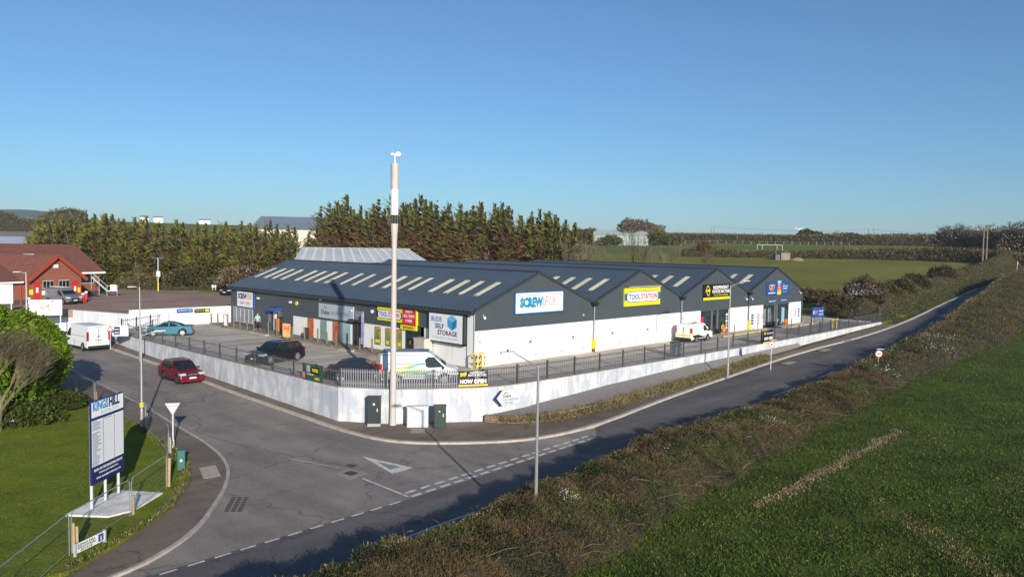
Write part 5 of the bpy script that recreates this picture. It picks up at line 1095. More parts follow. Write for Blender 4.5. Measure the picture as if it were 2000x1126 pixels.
# red crossover
P_RED = paint('paint_deep_red', (.19,.012,.025), .35)
up = [(-2.0,.93),(-1.82,1.30),(-1.45,1.56),(-.1,1.60),(.35,1.53),(1.12,1.0),(1.0,.90),(-1.9,.90)]
t, hw, fx, rx, sc = vehicle('parked_car' if 0 else 'crossover_car', 'dark red crossover driving down the side road towards the junction', 'car', (-14.55, 17.9, ZR(-14.5,17.9)), R(-90), 4.38, 1.82,
    car_low(4.38,.24,1.0,.93,1.02), up, .9, 1.6, (1.34,-1.30), .34, P_RED, [[(.95,.98),(.33,1.47),(-.25,1.51),(-.25,.96)],[(-.33,.96),(-.33,1.51),(-1.2,1.47),(-1.55,1.02)]], ((1.10,1.02),(.40,1.52)), ((-1.93,1.05),(-1.55,1.48)), roofm=P_RED, rims=mat('rim_dark', (.12,.12,.13), .4, metal=.6))
MB().box(-1.4,.2,-.62,.62,1.60,1.615).build('roof_panel', mat('paint_roof_black', (.03,.035,.05), .15, coat=1), t)
fittings(t, hw, fx, rx, .72, .85, (.55,.78), mirror=(.85,1.0), bodyb=P_RED); MB().box(-1.35,.1,-.72,-.68,1.60,1.65).build('roof_rail', GALV, t); MB().box(-1.35,.1,.68,.72,1.60,1.65).build('roof_rail', GALV, t)
MB().box(-.95,.95,-hw-.02,hw+.02,.2,.34).build('sill_cladding', BLACK, t); MB().box(fx,fx+.03,-.35,.35,.74,.78).build('chrome_trim', GALV, t)
# black suv
P_BLK = paint('paint_black_blue', (.008,.009,.016), .1)
t, hw, fx, rx, sc = vehicle('estate_suv', 'black four-door sport utility car parked alone in the yard', 'car', (-9.75, 11.9, 0), R(196), 4.4, 1.82,
    car_low(4.5,.26,1.02,.98,1.05), [(-2.08,.95),(-1.95,1.28),(-1.65,1.54),(-.2,1.62),(.3,1.56),(1.1,1.02),(1.0,.92),(-2.0,.92)], .92, 1.62, (1.42,-1.4), .36, P_BLK, [[(.93,1.02),(.28,1.49),(-.3,1.53),(-.3,.99)],[(-.37,.99),(-.37,1.53),(-1.25,1.50),(-1.25,1.0)],[(-1.32,1.0),(-1.32,1.49),(-1.6,1.45),(-1.82,1.1)]], ((1.08,1.04),(.35,1.55)), ((-2.0,1.1),(-1.72,1.48)))
fittings(t, hw, fx, rx, .76, .85, (.5,.8), mirror=(.85,1.03), bodyb=P_BLK, tailh=.16)
mb = MB()
for s in (-1,1): mb.beam((-1.5,s*.72,1.60),(.1,s*.74,1.64),.03,.04)
mb.build('roof_rail', GALV, t)
for s in (-1,1):
    mb = MB(); w0 = [(.95,1.0),(.28,1.51),(-.3,1.555),(-1.3,1.52),(-1.63,1.47),(-1.86,1.1)]
    for a, b in zip(w0, w0[1:]): mb.beam((a[0],s*(sc(a[1])+.012),a[1]),(b[0],s*(sc(b[1])+.012),b[1]),.02,.02)
    mb.build('chrome_trim', mat('chrome', (.6,.6,.62), .2, metal=1), t)
# dark saloon behind the corner fence
P_NVY = mat('paint_dark_navy', (.006,.008,.018), .35, coat=.1, spec=.25)
t, hw, fx, rx, sc = vehicle('saloon_car', 'dark navy car half hidden behind the corner fence left of the mast', 'car', (-9.35, 1.35, 0), R(-42), 4.3, 1.78,
    car_low(4.3,.2,.92,.84,.93,.55), [(-1.85,.86),(-1.25,1.28),(-.75,1.40),(.1,1.42),(.5,1.33),(1.2,.9),(1.1,.82),(-1.8,.82)], .82, 1.42, (1.32,-1.28), .32, P_NVY, [[(1.0,.92),(.45,1.29),(-.2,1.34),(-.2,.9)],[(-.27,.9),(-.27,1.34),(-.8,1.31),(-1.35,.95)]], ((1.18,.92),(.52,1.33)), ((-1.78,.92),(-1.25,1.25)), inset=.2)
fittings(t, hw, fx, rx, .6, .7, (.4,.6), mirror=(.95,.9), bodyb=P_NVY)
# teal coupe cabriolet
P_TEAL = paint('paint_teal_blue', (.045,.17,.24), .5)
hd = math.atan2(1.1,-2.1); c0 = np.array([-9.65,32.75])+.83*np.array([.46,.89])
t, hw, fx, rx, sc = vehicle('coupe_car', 'teal blue coupe with its window open entering the yard', 'car', (c0[0], c0[1], 0), hd, 4.36, 1.76,
    car_low(4.36,.2,.93,.82,.98,.55), [(-1.45,.88),(-.95,1.16),(-.45,1.33),(.1,1.37),(.4,1.31),(1.35,.86),(1.2,.82),(-1.4,.82)], .82, 1.37, (1.33,-1.27), .32, P_TEAL, [[(1.05,.93),(.36,1.27),(-.05,1.30),(-.05,.93)],[(-.12,.93),(-.12,1.30),(-.45,1.27),(-1.0,.98)]], ((1.28,.93),(.45,1.31)), ((-1.4,.95),(-.95,1.17)), inset=.2)
fittings(t, hw, fx, rx, .6, .72, (.42,.6), mirror=(1.0,.9), bodyb=P_TEAL); 
SKIN = mat('skin', (.55,.33,.24), .6)
for y_ in (-.38,.38):
    pass
# vans
def van(name, label, loc, rz, L, Wd, H, body, hood, nosez, wr, roofr, ws0, ws1, win, tailh=.8, rims=RIM, wheels=None, gm=BLACK, bump=BLACK, inset=.12, headz=.75, rwin=None, headh=.22):
    h = L/2; belt = 1.0
    low = [(-h+.04,.28),(-h,.5),(-h+.01,1.02),(ws0[0]-.15,1.02),(ws0[0]+.05,hood),(h-.25,nosez),(h-.03,nosez-.2),(h,.5),(h-.03,.26)]
    upp = [(-h+.02,1.0),(-h+.05,H-.25),(-h+.16,H-.03),(ws1[0]-.3,H),(ws1[0],ws1[1]),(ws0[0]+.05,ws0[1]),(ws0[0],1.0)]
    t, hw, fx, rx, sc = vehicle(name, label, 'van', loc, rz, L, Wd, low, upp, belt, H, wheels or (h-.95,-h+1.05), wr, body, [win], ((ws0[0],ws0[1]+.06),(ws1[0]+.02,ws1[1]-.05)), (rwin if rwin else (None,None)), inset=inset, rims=rims)
    fittings(t, hw, fx, rx, headz, .95, (.45,.75), mirror=(win[0][0]-.05, 1.05), tailh=tailh, tailw=.13, headh=headh, headw=.35, bodyb=bump)
    mb = MB()
    for s in (-1,1):
        mb.box(-h+.5,.6,s*(sc(1.15)+.003)-.006,s*(sc(1.15)+.003)+.006,1.33,1.36)
        mb.box(-.05,-.03,s*(hw)-.006,s*(hw)+.006,.4,1.0); mb.box(h-2.9,h-2.88,s*hw-.006,s*hw+.006,.4,1.0)
    mb.build('door_seam', DGREY, t); MB().box(-h+.3,h-.3,-hw-.02,hw+.02,.27,.37).build('sill_cladding', BLACK, t)
    MB().box(-h-.008,-h+.03,-.012,.012,.55,H-.3).build('rear_door_seam', DGREY, t)
    return t, hw, fx, rx, sc
P_WHT = paint('paint_white', (.74,.76,.79))
t, hw, fx, rx, sc = van('panel_van', 'big white panel van seen from behind on the side road by the tree', (-15.55, 37.4, ZR(-15.4,37.6)), R(97), 5.5, 2.0, 2.35, P_WHT, 1.15, 1.0, .36, 0, (1.75,1.2), (1.0,2.1), [(1.62,1.22),(1.05,1.95),(.75,1.95),(.75,1.2)], tailh=.85)
MB().box(rx-.045,rx-.03,-.12,.12,1.3,1.38).build('badge', NAVY, t); MB().box(rx-.05,rx+.0,-.35,.35,.98,1.02).build('handle_strip', DGREY, t); MB().box(rx+.02,rx+.07,-.3,.3,2.2,2.23).build('brake_light', TAIL, t)
P_LIV = paint('paint_livery_white', (.72,.75,.78))
t, hw, fx, rx, sc = van('panel_van', 'white panel van with green and blue swoosh livery behind the corner fence', (-6.75, -1.95, 0), R(-40), 5.2, 1.95, 2.12, P_LIV, 1.15, 1.0, .34, 0, (1.75,1.15), (.75,2.0), [(1.62,1.15),(.95,1.8),(.55,1.8),(.35,1.62),(.42,1.18),(.62,1.1)], rims=RIM, tailh=.4)
MB().box(-2.45,.6,-.72,.72,2.10,2.14).build('roof_panel', mat('roof_grey_blue', (.16,.20,.26), .3), t)
for pts, m, nm in (([(-2.5,.6),(-1.4,.6),(-.2,.78),(.6,.99),(-.6,.95),(-1.6,.75),(-2.5,.82)], mat('livery_lime', (.40,.52,.03), .4), 'livery_lime'),
                   ([(-1.2,.58),(.3,.62),(1.2,.9),(1.0,.98),(.3,.85)], mat('livery_green', (.08,.38,.12), .4), 'livery_green'), ([(-2.55,.38),(-2.15,.38),(-2.3,.98),(-2.55,.98)], SRED, 'livery_red')):
    MB().prism(pts, 'y', -hw-.008, -hw+.0).build(nm, m, t)
def onside(pts, m, nm):
    n = len(pts); MB().add([(x,-(sc(z)+.012),z) for x, z in pts]+[(x,-(sc(z)-.01),z) for x, z in pts], [tuple(range(n)), tuple(range(2*n-1,n-1,-1))]+[(i,n+i,n+(i+1)%n,(i+1)%n) for i in range(n)]).build(nm, m, t)
onside([(-.9,1.02),(-.3,1.3),(.3,1.45),(.36,1.34),(-.1,1.24),(-.6,1.02)], mat('livery_sky', (.10,.42,.60), .4), 'livery_sky')
onside([(-2.3,1.02),(-.8,1.02),(-.3,1.26),(-.5,1.29),(-1.2,1.13)], mat('livery_lime', (.40,.52,.03), .4), 'livery_lime')
onside([(-2.5,1.9),(.3,1.93),(.3,1.96),(-2.5,1.94)], DGREY, 'roof_line')
t, hw, fx, rx, sc = van('small_van', 'small white trade van with a dark lower swoosh parked against the white front wall', (28.9, -1.5, 0), R(2), 4.3, 1.8, 1.85, paint('paint_white2', (.76,.76,.76)), 1.08, .98, .33, 0, (1.3,1.1), (.72,1.76), [(1.15,1.1),(.7,1.62),(.35,1.62),(.35,1.08)], tailh=.5)
MB().prism([(-1.6,.45),(.3,.42),(1.5,.5),(.2,.55),(-.8,.78),(-2.0,.72)], 'y', -hw-.008, -hw).build('dark_swoosh', SBLACK, t); MB().prism([(-2.1,.75),(-.9,.8),(-1.5,.86),(-2.1,.9)], 'y', -hw-.008, -hw).build('yellow_swoosh', SYEL, t); MB().box(rx-.008,rx+.0,-.8,.8,.62,.80).build('yellow_stripe', SYEL, t)
MB().cyl((-.4,0,1.85),(.35,0,1.86),.06,n=6).build('roof_rack', DGREY, t)
x, y, _ = at(120, 594, LOTZ)
t, hw, fx, rx, sc = van('small_van', 'blue-grey van with a ladder rack parked before the red brick station', (x+.4, y+1.2, LOTZ), R(-68), 4.5, 1.85, 1.85, paint('paint_blue_grey', (.20,.24,.29), .4), 1.08, .96, .33, 0, (1.35,1.1), (.75,1.76), [(1.2,1.1),(.72,1.62),(.35,1.62),(.35,1.08)], tailh=.4)
mb = MB(); [mb.beam((-1.9+i*.85,-.7,1.95),(-1.9+i*.85,.7,1.95),.04,.04) for i in range(4)]; mb.beam((-2.1,-.3,2.0),(.9,-.3,2.0),.06,.05); mb.beam((-2.1,.1,2.0),(.9,.1,2.0),.06,.05); mb.build('ladder_rack', LGREY, t)
x, y, _ = at(450, 578, 1.4)
t, hw, fx, rx, sc = vehicle('parked_car', 'black car just visible past the far corner of the trade building', 'car', (x+1.0, y+.6, LOTZ), R(200), 4.2, 1.8,
    car_low(4.2,.24,.98,.9,1.0), [(-1.95,.92),(-1.6,1.45),(-.2,1.52),(.3,1.46),(1.1,.98),(1.0,.88),(-1.9,.88)], .88, 1.52, (1.3,-1.28), .33, P_BLK, [[(.93,.98),(.28,1.4),(-.3,1.44),(-.3,.95)],[(-.37,.95),(-.37,1.44),(-1.3,1.38),(-1.5,1.0)]], ((1.08,1.0),(.35,1.45)), ((-1.9,1.0),(-1.65,1.4)))
fittings(t, hw, fx, rx, .7, .85, (.5,.75), mirror=(.85,1.0), bodyb=P_BLK)
# red skip-like tank
x, y, _ = at(223, 557, LOTZ); t = thing('red_container', 'bright red container with white lettering beside the station yard steps', 'container', (x, y, LOTZ), R(-20))
MB().prism([(-1.2,.15),(1.1,.15),(1.35,.6),(1.25,1.5),(-1.15,1.5),(-1.35,.6)], 'y', -.8, .8).build('body', RED, t, bevel=.08); MB().prism([(-1.1,1.5),(1.2,1.5),(.9,1.7),(-.8,1.7)], 'y', -.7, .7).build('lid', BLACK, t); text('FIRE', .8, .3, .2, .9, SWHITE, t, -.81); text('TANK', .9, .25, .2, .5, SWHITE, t, -.81)
# ---------------------------------------------------------------- person at the shop door
def skin_body(name, J, E, m, parent, sub=2, root=0):
    me = bpy.data.meshes.new(name); me.from_pydata([j[:3] for j in J], E, []); o = bpy.data.objects.new(name, me); COL.objects.link(o); o.parent = parent
    me.materials.append(m); s = o.modifiers.new('skin', 'SKIN'); 
    for v, j in zip(me.skin_vertices[0].data, J): v.radius = (j[3], j[4] if len(j) > 4 else j[3])
    me.skin_vertices[0].data[root].use_root = True
    u = o.modifiers.new('sub', 'SUBSURF'); u.levels = 1; u.render_levels = sub; return o
t = thing('person', 'person in a pale turquoise top and dark trousers walking towards the far shop door', 'person', (-1.15, 31.4, .16), R(-60))
J = [(0,0,.95,.14,.10),(0,0,1.15,.14,.10),(0,0,1.38,.18,.11),(0,0,1.48,.07),(0,.0,1.60,.085,.095),(0,.01,1.72,.07,.08),(-.21,0,1.40,.055),(-.27,-.08,1.12,.042),(-.25,-.22,.92,.032),(-.25,-.26,.84,.03,.018),(.21,0,1.40,.055),(.27,.05,1.12,.042),(.28,-.03,.90,.032),(.28,-.05,.82,.03,.018),
     (-.10,0,.88,.09),(-.11,-.14,.50,.062),(-.11,-.12,.09,.04),(-.11,-.28,.04,.035),(.10,0,.88,.09),(.11,.10,.48,.062),(.11,.26,.12,.04),(.11,.14,.04,.035)]
E_ = [(0,1),(1,2),(2,3),(3,4),(4,5),(2,6),(6,7),(7,8),(8,9),(2,10),(10,11),(11,12),(12,13),(0,14),(14,15),(15,16),(16,17),(0,18),(18,19),(19,20),(20,21)]
skin_body('body', J, E_, SKIN, t)
skin_body('top', [(0,0,1.0,.165,.13),(0,0,1.15,.16,.125),(0,0,1.38,.2,.13),(0,0,1.45,.1),(-.21,0,1.40,.075),(-.255,-.05,1.2,.062),(.21,0,1.40,.075),(.255,.03,1.2,.062)], [(0,1),(1,2),(2,3),(2,4),(4,5),(2,6),(6,7)], mat('cloth_turquoise', (.30,.58,.58), .8), t)
skin_body('trousers', [(0,0,.97,.155,.12),(-.10,0,.86,.11),(-.11,-.14,.50,.08),(-.11,-.12,.14,.065),(.10,0,.86,.11),(.11,.10,.48,.08),(.11,.25,.16,.065)], [(0,1),(1,2),(2,3),(0,4),(4,5),(5,6)], mat('cloth_dark', (.02,.022,.03), .8), t)
skin_body('hair', [(0,.03,1.66,.09,.09),(0,.02,1.75,.08,.08)], [(0,1)], mat('hair_grey_brown', (.25,.2,.16), .8), t)
mb = MB(); mb.cyl((-.03,-.085,1.655),(-.03,-.092,1.655),.012,n=6); mb.cyl((.03,-.085,1.655),(.03,-.092,1.655),.012,n=6); mb.build('eyes', SBLACK, t); MB().cyl((0,-.08,1.63),(0,-.105,1.615),.014,n=6).build('nose', SKIN, t)
# ---------------------------------------------------------------- foliage machinery
def vnoise(P, f, seed=0):
    rs = np.random.default_rng(seed); o = np.zeros(len(P))
    P = P+.9/f*np.sin(P[:, [1, 2, 0]]*f*.83+rs.random(3)*6.28)+.5/f*np.sin(P[:, [1, 0, 2]]*f*1.9+rs.random(3)*6.28)
    for k in range(8):
        d = rs.normal(size=3); d /= np.linalg.norm(d); fr = f*(.6+1.0*rs.random())*(1+.45*k); o += np.sin(P@(d*fr)+rs.random()*6.28)/(1+.4*k)
    return o/2.2
def unit(a): return a/np.maximum(1e-6, np.linalg.norm(a, axis=1, keepdims=True))
def leaf_arrays(C, Dv, L, Wd, rs):
    n = len(C); r = rs.normal(size=(n, 3)); Wv = unit(np.cross(Dv, r)); L = np.broadcast_to(L, n)[:, None]; Wd = np.broadcast_to(Wd, n)[:, None]
    return np.stack([C, C+Dv*L*.45+Wv*Wd*.5, C+Dv*L, C+Dv*L*.45-Wv*Wd*.5], 1)
def quads_obj(name, V, mi, mats, parent=None, smooth=False):
    n = len(V); me = bpy.data.meshes.new(name); me.vertices.add(n*4); me.vertices.foreach_set('co', V.reshape(-1).astype(np.float32))
    me.loops.add(n*4); me.loops.foreach_set('vertex_index', np.arange(n*4, dtype=np.int32)); me.polygons.add(n); me.polygons.foreach_set('loop_start', np.arange(0, n*4, 4, dtype=np.int32))
    me.polygons.foreach_set('material_index', np.asarray(mi, dtype=np.int32))
    for m in mats: me.materials.append(m)
    me.update(); me.validate(); o = bpy.data.objects.new(name, me); COL.objects.link(o)
    if parent: o.parent = parent
    return o
L_TWIG = leafmat('twig_brown', (.155,.10,.05), (.06,.04,.022), 1.2, .4, 0)
L_TWIG2 = leafmat('twig_grey', (.20,.16,.125), (.11,.085,.065), 1., .35, 0)
L_IVY = leafmat('leaf_hedge_green', (.10,.14,.022), (.055,.08,.014), 1.0, .45, .25)
L_OLIVE = leafmat('leaf_olive', (.125,.12,.03), (.07,.07,.02), 1., .4, .2)
L_TAN = leafmat('cut_stem_tan', (.36,.27,.13), (.20,.14,.07), 1.5, .4, 0)
L_WHITE = leafmat('blossom_white', (.62,.60,.55), (.40,.38,.34), 2., .3, .1)
L_SPRING = leafmat('leaf_spring_green', (.22,.32,.02), (.11,.19,.014), .8, .4, .35)
L_CYP = leafmat('cypress_green', (.235,.23,.042), (.08,.09,.024), .5, .4, .15)
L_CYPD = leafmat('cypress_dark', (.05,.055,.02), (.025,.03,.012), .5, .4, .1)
L_CYPB = leafmat('cypress_brown', (.20,.095,.05), (.09,.05,.028), .5, .45, .1)
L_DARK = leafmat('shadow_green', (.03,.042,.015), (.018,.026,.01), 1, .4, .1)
BARK = mat('bark_brown', (.12,.09,.065), .9, c2=(.06,.045,.035), vscale=3)
BARKP = mat('bark_pale', (.30,.26,.19), .9, c2=(.16,.13,.10), vscale=2)
BARKS = mat('bark_sapling', (.17,.14,.085), .9, c2=(.10,.08,.05), vscale=2)
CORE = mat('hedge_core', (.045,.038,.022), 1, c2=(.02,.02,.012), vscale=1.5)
def hedge(name, label, S, kinds, n, leaf=(.12,.05), seed=1, mats=None, chooser=None, rough=.25, out=.12, cat='hedge', sub=3, core=True, group=None):
    """S: list of stations, each a list of K (x,y,z) points across the hedge"""
    G = np.array(S, float); rs = np.random.default_rng(seed)
    t = thing(name, label, cat, tuple(G[0, G.shape[1]//2]), 0, group); O = np.array(t.location)
    # refine
    for ax in (0, 1):
        for _ in range(sub if ax == 0 else 1):
            A = np.moveaxis(G, ax, 0); mid = (A[1:]+A[:-1])/2; B = np.empty((A.shape[0]*2-1,)+A.shape[1:]); B[0::2] = A; B[1::2] = mid; G = np.moveaxis(B, 0, ax)
    a, b, _ = G.shape; F = G.reshape(-1, 3); nzv = vnoise(F, .9, seed)*.5+vnoise(F, 2.4, seed+1)*.5
    ctr = G.mean(1, keepdims=True); dirv = unit((G-ctr).reshape(-1, 3)); edge = np.ones((a, b)); edge[:, 0] = edge[:, -1] = 0; dirv[:, 2] = np.abs(dirv[:, 2])
    F = F+dirv*(nzv*rough)[:, None]*edge.reshape(-1)[:, None]; G = F.reshape(a, b, 3)
    P0, P1, P2, P3 = G[:-1, :-1], G[1:, :-1], G[1:, 1:], G[:-1, 1:]
    N = np.cross(P1-P0, P3-P0).reshape(-1, 3); ar = np.linalg.norm(N, axis=1); N = unit(N); fl = np.sign(np.einsum('ij,ij->i', N, ((P0+P2)/2-np.broadcast_to(ctr[:-1], P0.shape)).reshape(-1, 3)*np.array([1, 1, 1.]))+1e-9); N *= fl[:, None]
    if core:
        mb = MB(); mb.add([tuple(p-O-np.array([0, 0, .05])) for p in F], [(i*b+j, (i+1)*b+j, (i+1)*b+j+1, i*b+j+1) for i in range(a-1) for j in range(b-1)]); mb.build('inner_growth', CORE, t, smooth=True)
    cell = rs.choice(len(ar), n, p=ar/ar.sum()); u, v = rs.random(n)[:, None], rs.random(n)[:, None]
    p0, p1, p2, p3 = [q.reshape(-1, 3)[cell] for q in (P0, P1, P2, P3)]
    C = (p0*(1-u)+p1*u)*(1-v)+(p3*(1-u)+p2*u)*v; Nn = N[cell]
    row = (cell % (b-1)+v[:, 0])/(b-1)
    k = chooser(C, row, rs)
    mlen = np.array([m[1] for m in mats])[k]; mw = np.array([m[2] for m in mats])[k]; up = np.array([m[3] for m in mats])[k]
    Dv = unit(Nn+rs.normal(size=(n, 3))*.65+np.array([0, 0, 1.])*up[:, None])
    C = C+Nn*((rs.random(n)**2)*out-.06)[:, None]
    V = leaf_arrays(C-O, Dv, mlen*(.6+.8*rs.random(n)), mw*(.7+.6*rs.random(n)), rs)
    quads_obj('foliage', V, k, [m[0] for m in mats], t)
    return t
# --- the near hedge along the main road
hx = [-50,-27.6,-25.4,-22.7,-18.6,-17.9,-17.1,-14.4,-12.2,-9.2,-6.2,-2.6,.1,5.3,9.0,12.8,18,23.2,28.1,31.1,38.8,47.6,55.9,65.2,88.7,105.9,120.6,136.8,170]
hzz = [0,.03,.09,.07,0,.24,.37,.64,.74,.81,.74,.61,.45,.28,.31,.51,.73,1.2,.98,1.58,1.75,2.27,2.79,3.49,3.9,5.46,5.96,6.39,7.5]
sil = [(654,1122),(777,1073),(899,1026.5),(1046,972),(1073,950),(1100,935),(1181,896),(1241,872),(1310,845),(1370,827),(1430,809),(1469,800),(1536,779),(1576,762),(1618,742),(1669,720),(1712,694),(1746,688),(1766,668),(1809,651),(1844,628),(1872,609),(1895,589),(1929,568),(1957,542),(1976,533),(1999,526)]
hx, hzz = [-50], [-.7]
for p in sil:
    d_ = ray(*p)
    for i in range(3000):
        P = CAM+d_*(5+i*.1)
        if P[1] > yc(P[0])-3.2:
            if P[0] > hx[-1]: hx.append(float(P[0])); hzz.append(float(P[2]))
            break
S = []
x = -50.
while x < 168:
    top = float(np.interp(x, hx, hzz))+.16-.20*sm(-20,-10, x)-.10*sm(20, 60, x); y0 = yc(x)-3.15; z0 = ZR(x, y0); top = max(top, z0+1.0); zf_ = T(x, y0-6.5); k_ = .8+.25*math.sin(x*.35)+.15*math.sin(x*.9); wd = 1.2-.25*sm(-20,-8, x)+sm(25, 70, x)*1.1
    S.append([(x,y0+.95,z0-.1),(x,y0+.85,z0+(top-z0)*.5),(x,y0+.5,top-.22),(x,y0-.05,top),(x,y0-1.2*wd,top+.02*k_),(x,y0-2.5*wd,top-.12*(top-zf_)*k_),(x,y0-3.4*wd,zf_+.52*(top-zf_)*k_),(x,y0-3.85*wd,zf_-.15)])
    x += 1.5 if x < 60 else 3
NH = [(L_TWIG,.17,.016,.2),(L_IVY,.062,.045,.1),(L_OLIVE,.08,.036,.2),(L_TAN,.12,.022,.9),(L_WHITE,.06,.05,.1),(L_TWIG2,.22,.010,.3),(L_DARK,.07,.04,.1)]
def ch_near(C, row, rs):
    n = len(C); q = vnoise(C, .55, 11); g = vnoise(C, .75, 12); r = rs.random(n); k = np.zeros(n, int)
    pg = np.clip(.30+.6*g, .08, .8); k = np.where(r < pg, 1, np.where(r < pg+(1-pg)*np.clip(.20+.3*q, .05, .6), 2, np.where(r > .93, 5, 0)))
    topz = (row > .2) & (row < .45) & (rs.random(n) < np.clip(.22+.5*vnoise(C, .9, 13), .03, .65)); k = np.where(topz, 3, k)
    dk = (vnoise(C, 1.1, 19) > .34) & (rs.random(n) < .7); k = np.where(dk, 6, k)  # patches of darker leaves paint shaded hollows into the hedge colour
    low = (row > .94) & (rs.random(n) < .6); k = np.where(low, 1, k)
    for cx, cy, r_ in ((3.,-22.4,.8),(26,-20.8,1.2),(-16.5,-23.6,.4),(-9,-22.6,.4),(40,-21,1.5),(48,-18.5,2.2)):
        d = np.hypot(C[:, 0]-cx, C[:, 1]-cy)+.5*vnoise(C, 3, 14); k = np.where((d < r_*(.5+.6*rs.random(n))) & (rs.random(n) < .28), 4, k)
    return k
SN = [s for s in S if s[0][0] <= 24.5]; SF = [s for s in S if s[0][0] >= 23]
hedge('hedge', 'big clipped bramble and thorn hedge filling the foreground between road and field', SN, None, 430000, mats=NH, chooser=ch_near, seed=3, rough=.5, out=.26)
NH2 = [(m, l*1.7, w_*1.9, u) for m, l, w_, u in NH]
rs = np.random.default_rng(77); hobj = [o_ for o_ in COL.objects if o_.name.startswith('hedge') and o_.type == 'EMPTY'][-1]; Oh = np.array(hobj.location); mb = MB()
for i in range(650):
    s_ = SN[rs.integers(12, len(SN))]; j = rs.integers(2, 7); p = np.array(s_[j])+rs.normal(size=3)*np.array([.7,.25,.05])-Oh; d = np.array([rs.normal()*.8, rs.normal()*.8-.2*(j-3), .35+.6*rs.random()]); L_ = (.25+.55*rs.random())*(.45 if j < 4 else 1); q1 = p+d*L_*.45; q2 = q1+(d+np.array([rs.normal()*.3, rs.normal()*.3, -.75]))*L_*.5
    mb.cyl(p, q1, .009, .007, n=3, caps=False, mi=i % 3); mb.cyl(q1, q2, .007, .003, n=3, caps=False, mi=i % 3)
mb.build('bramble_stems', [mat('stem_pale', (.30,.22,.13), .8), mat('stem_red', (.20,.09,.05), .8), mat('stem_grey', (.26,.23,.19), .8)], hobj, fix=False)['kind'] = 'stuff'
hedge('hedge', 'taller scruffy hedge farther along the right side of the road', SF, None, 110000, mats=NH2, chooser=ch_near, seed=4, rough=.45, out=.4)
# --- hedge bank left of the far road
S = []
x = 66.
while x < 215:
    yk = ykerb(x)+.9; zb = ZR(x, -2); d = cdist(x, yk+3); zt_ = float(np.interp(x, [66,69,72,78,86,95,104,115,128,140,160,185,215], [.9,2.2,2.6,2.2,3.0,2.6,3.6,3.4,4.4,4.8,6.0,8.0,10.5]))
    zf_ = T(x, yk+7); S.append([(x,yk-.5,zb-.15),(x+.3,yk+1.2,zb+.12*(zt_-zb)),(x+.5,yk+2.8,zb+.45*(zt_-zb)),(x+.5,yk+4.6,zt_-.25),(x+.5,yk+6.2,zt_-.5),(x+.6,yk+7.2,zf_+.3*(zt_-zf_)),(x+.6,yk+8,zf_-.2)]); x += 3
def ch_far(C, row, rs):
    n = len(C); g = vnoise(C, .3, 21); r = rs.random(n); pg = np.clip(.28+.45*g, .05, .8); k = np.where(r < pg, 1, np.where(r < pg+.35*(1-pg), 2, 0)); k = np.where(rs.random(n) < .12, 3, k)
    return k
def ch_bank(C, row, rs):
    k = ch_far(C, row, rs); return np.where((row < .32) & (rs.random(len(C)) < .75), np.where(rs.random(len(C)) < .6, 1, 2), k)
MF = [(L_TWIG,.5,.05,.5),(L_IVY,.25,.14,.1),(L_OLIVE,.3,.15,.3),(L_TAN,.45,.06,.8),(L_WHITE,.2,.2,.1),(L_TWIG2,.6,.04,.5)]
hedge('hedge', 'brown and green hedge bank climbing along the left side of the far road', S, None, 90000, mats=[(m, l*.6, w_*.62, u) for m, l, w_, u in MF], chooser=ch_bank, seed=5, rough=.85, out=.45)

# ---------------------------------------------------------------- trees
def skel(rs, H, spread, depth, r0, lean=(0,0), nb=3, up=.5, trunk=.3, tw=.02, wig=.25):
    segs = []; tips = []
    def grow(p, d, L, r, k):
        q = p; dd = d; n = 2
        for i in range(n):
            dd = dd+rs.normal(size=3)*wig*.3+np.array([lean[0], lean[1], 0])*.12; dd /= np.linalg.norm(dd); e = q+dd*L/n; segs.append((q, e, r*(1-.25*i), max(tw, r*(1-.25*(i+1))))); q = e
        if k == 0: tips.append((q, dd)); return
        m = nb+(rs.random() < .5)
        for i in range(m):
            a = rs.random()*6.28; w_ = spread*(.6+.6*rs.random()); s_ = np.array([math.cos(a)*w_, math.sin(a)*w_, up*(.5+.6*rs.random())]); nd = dd*.75+s_+np.array([lean[0], lean[1], 0])*.35; nd /= np.linalg.norm(nd)
            grow(q if i else p+(q-p)*(.6+.4*rs.random()), nd, L*(.62+.22*rs.random()), max(tw, r*.58), k-1)
    grow(np.zeros(3), np.array([0, 0, 1.]), H*trunk, r0, depth); return segs, tips
def tubes(mb, segs, n=4):
    for a, b, r0, r1 in segs: mb.cyl(a, b, r0, r1, n=(6 if r0 > .08 else (4 if r0 > .03 else 3)), caps=False)
def bare_mesh(seed, H, spread, depth, r0, m, tw=.03, lean=(0,0), nb=3, up=.55, trunk=.25, name='branches'):
    rs = np.random.default_rng(seed); segs, tips = skel(rs, H, spread, depth, r0, lean, nb, up, trunk, tw)
    zmax = max(s[1][2] for s in segs); f = H/zmax; segs = [(a*f, b*f, r, q) for a, b, r, q in segs]
    trunk_s = [s for s in segs if s[2] > r0*.5]; rest = [s for s in segs if s[2] <= r0*.5]
    root = thing('bare_tree', None, None); mb = MB(); tubes(mb, trunk_s); mb.build('trunk', m, root, fix=False); mb = MB(); tubes(mb, rest); mb.build(name, m, root, fix=False)
    return root, [(t[0]*f, t[1]) for t in tips]
used = set()
def place(root, label, cat, x, y, z, s=1., rz=0., group=None, sz=None):
    o = root if root.name not in used else copy_tree(root); used.add(root.name)
    o.location = (x, y, z); o.scale = (s, s, sz or s); o.rotation_euler = (0, 0, rz); setp(o, label, cat, group); return o
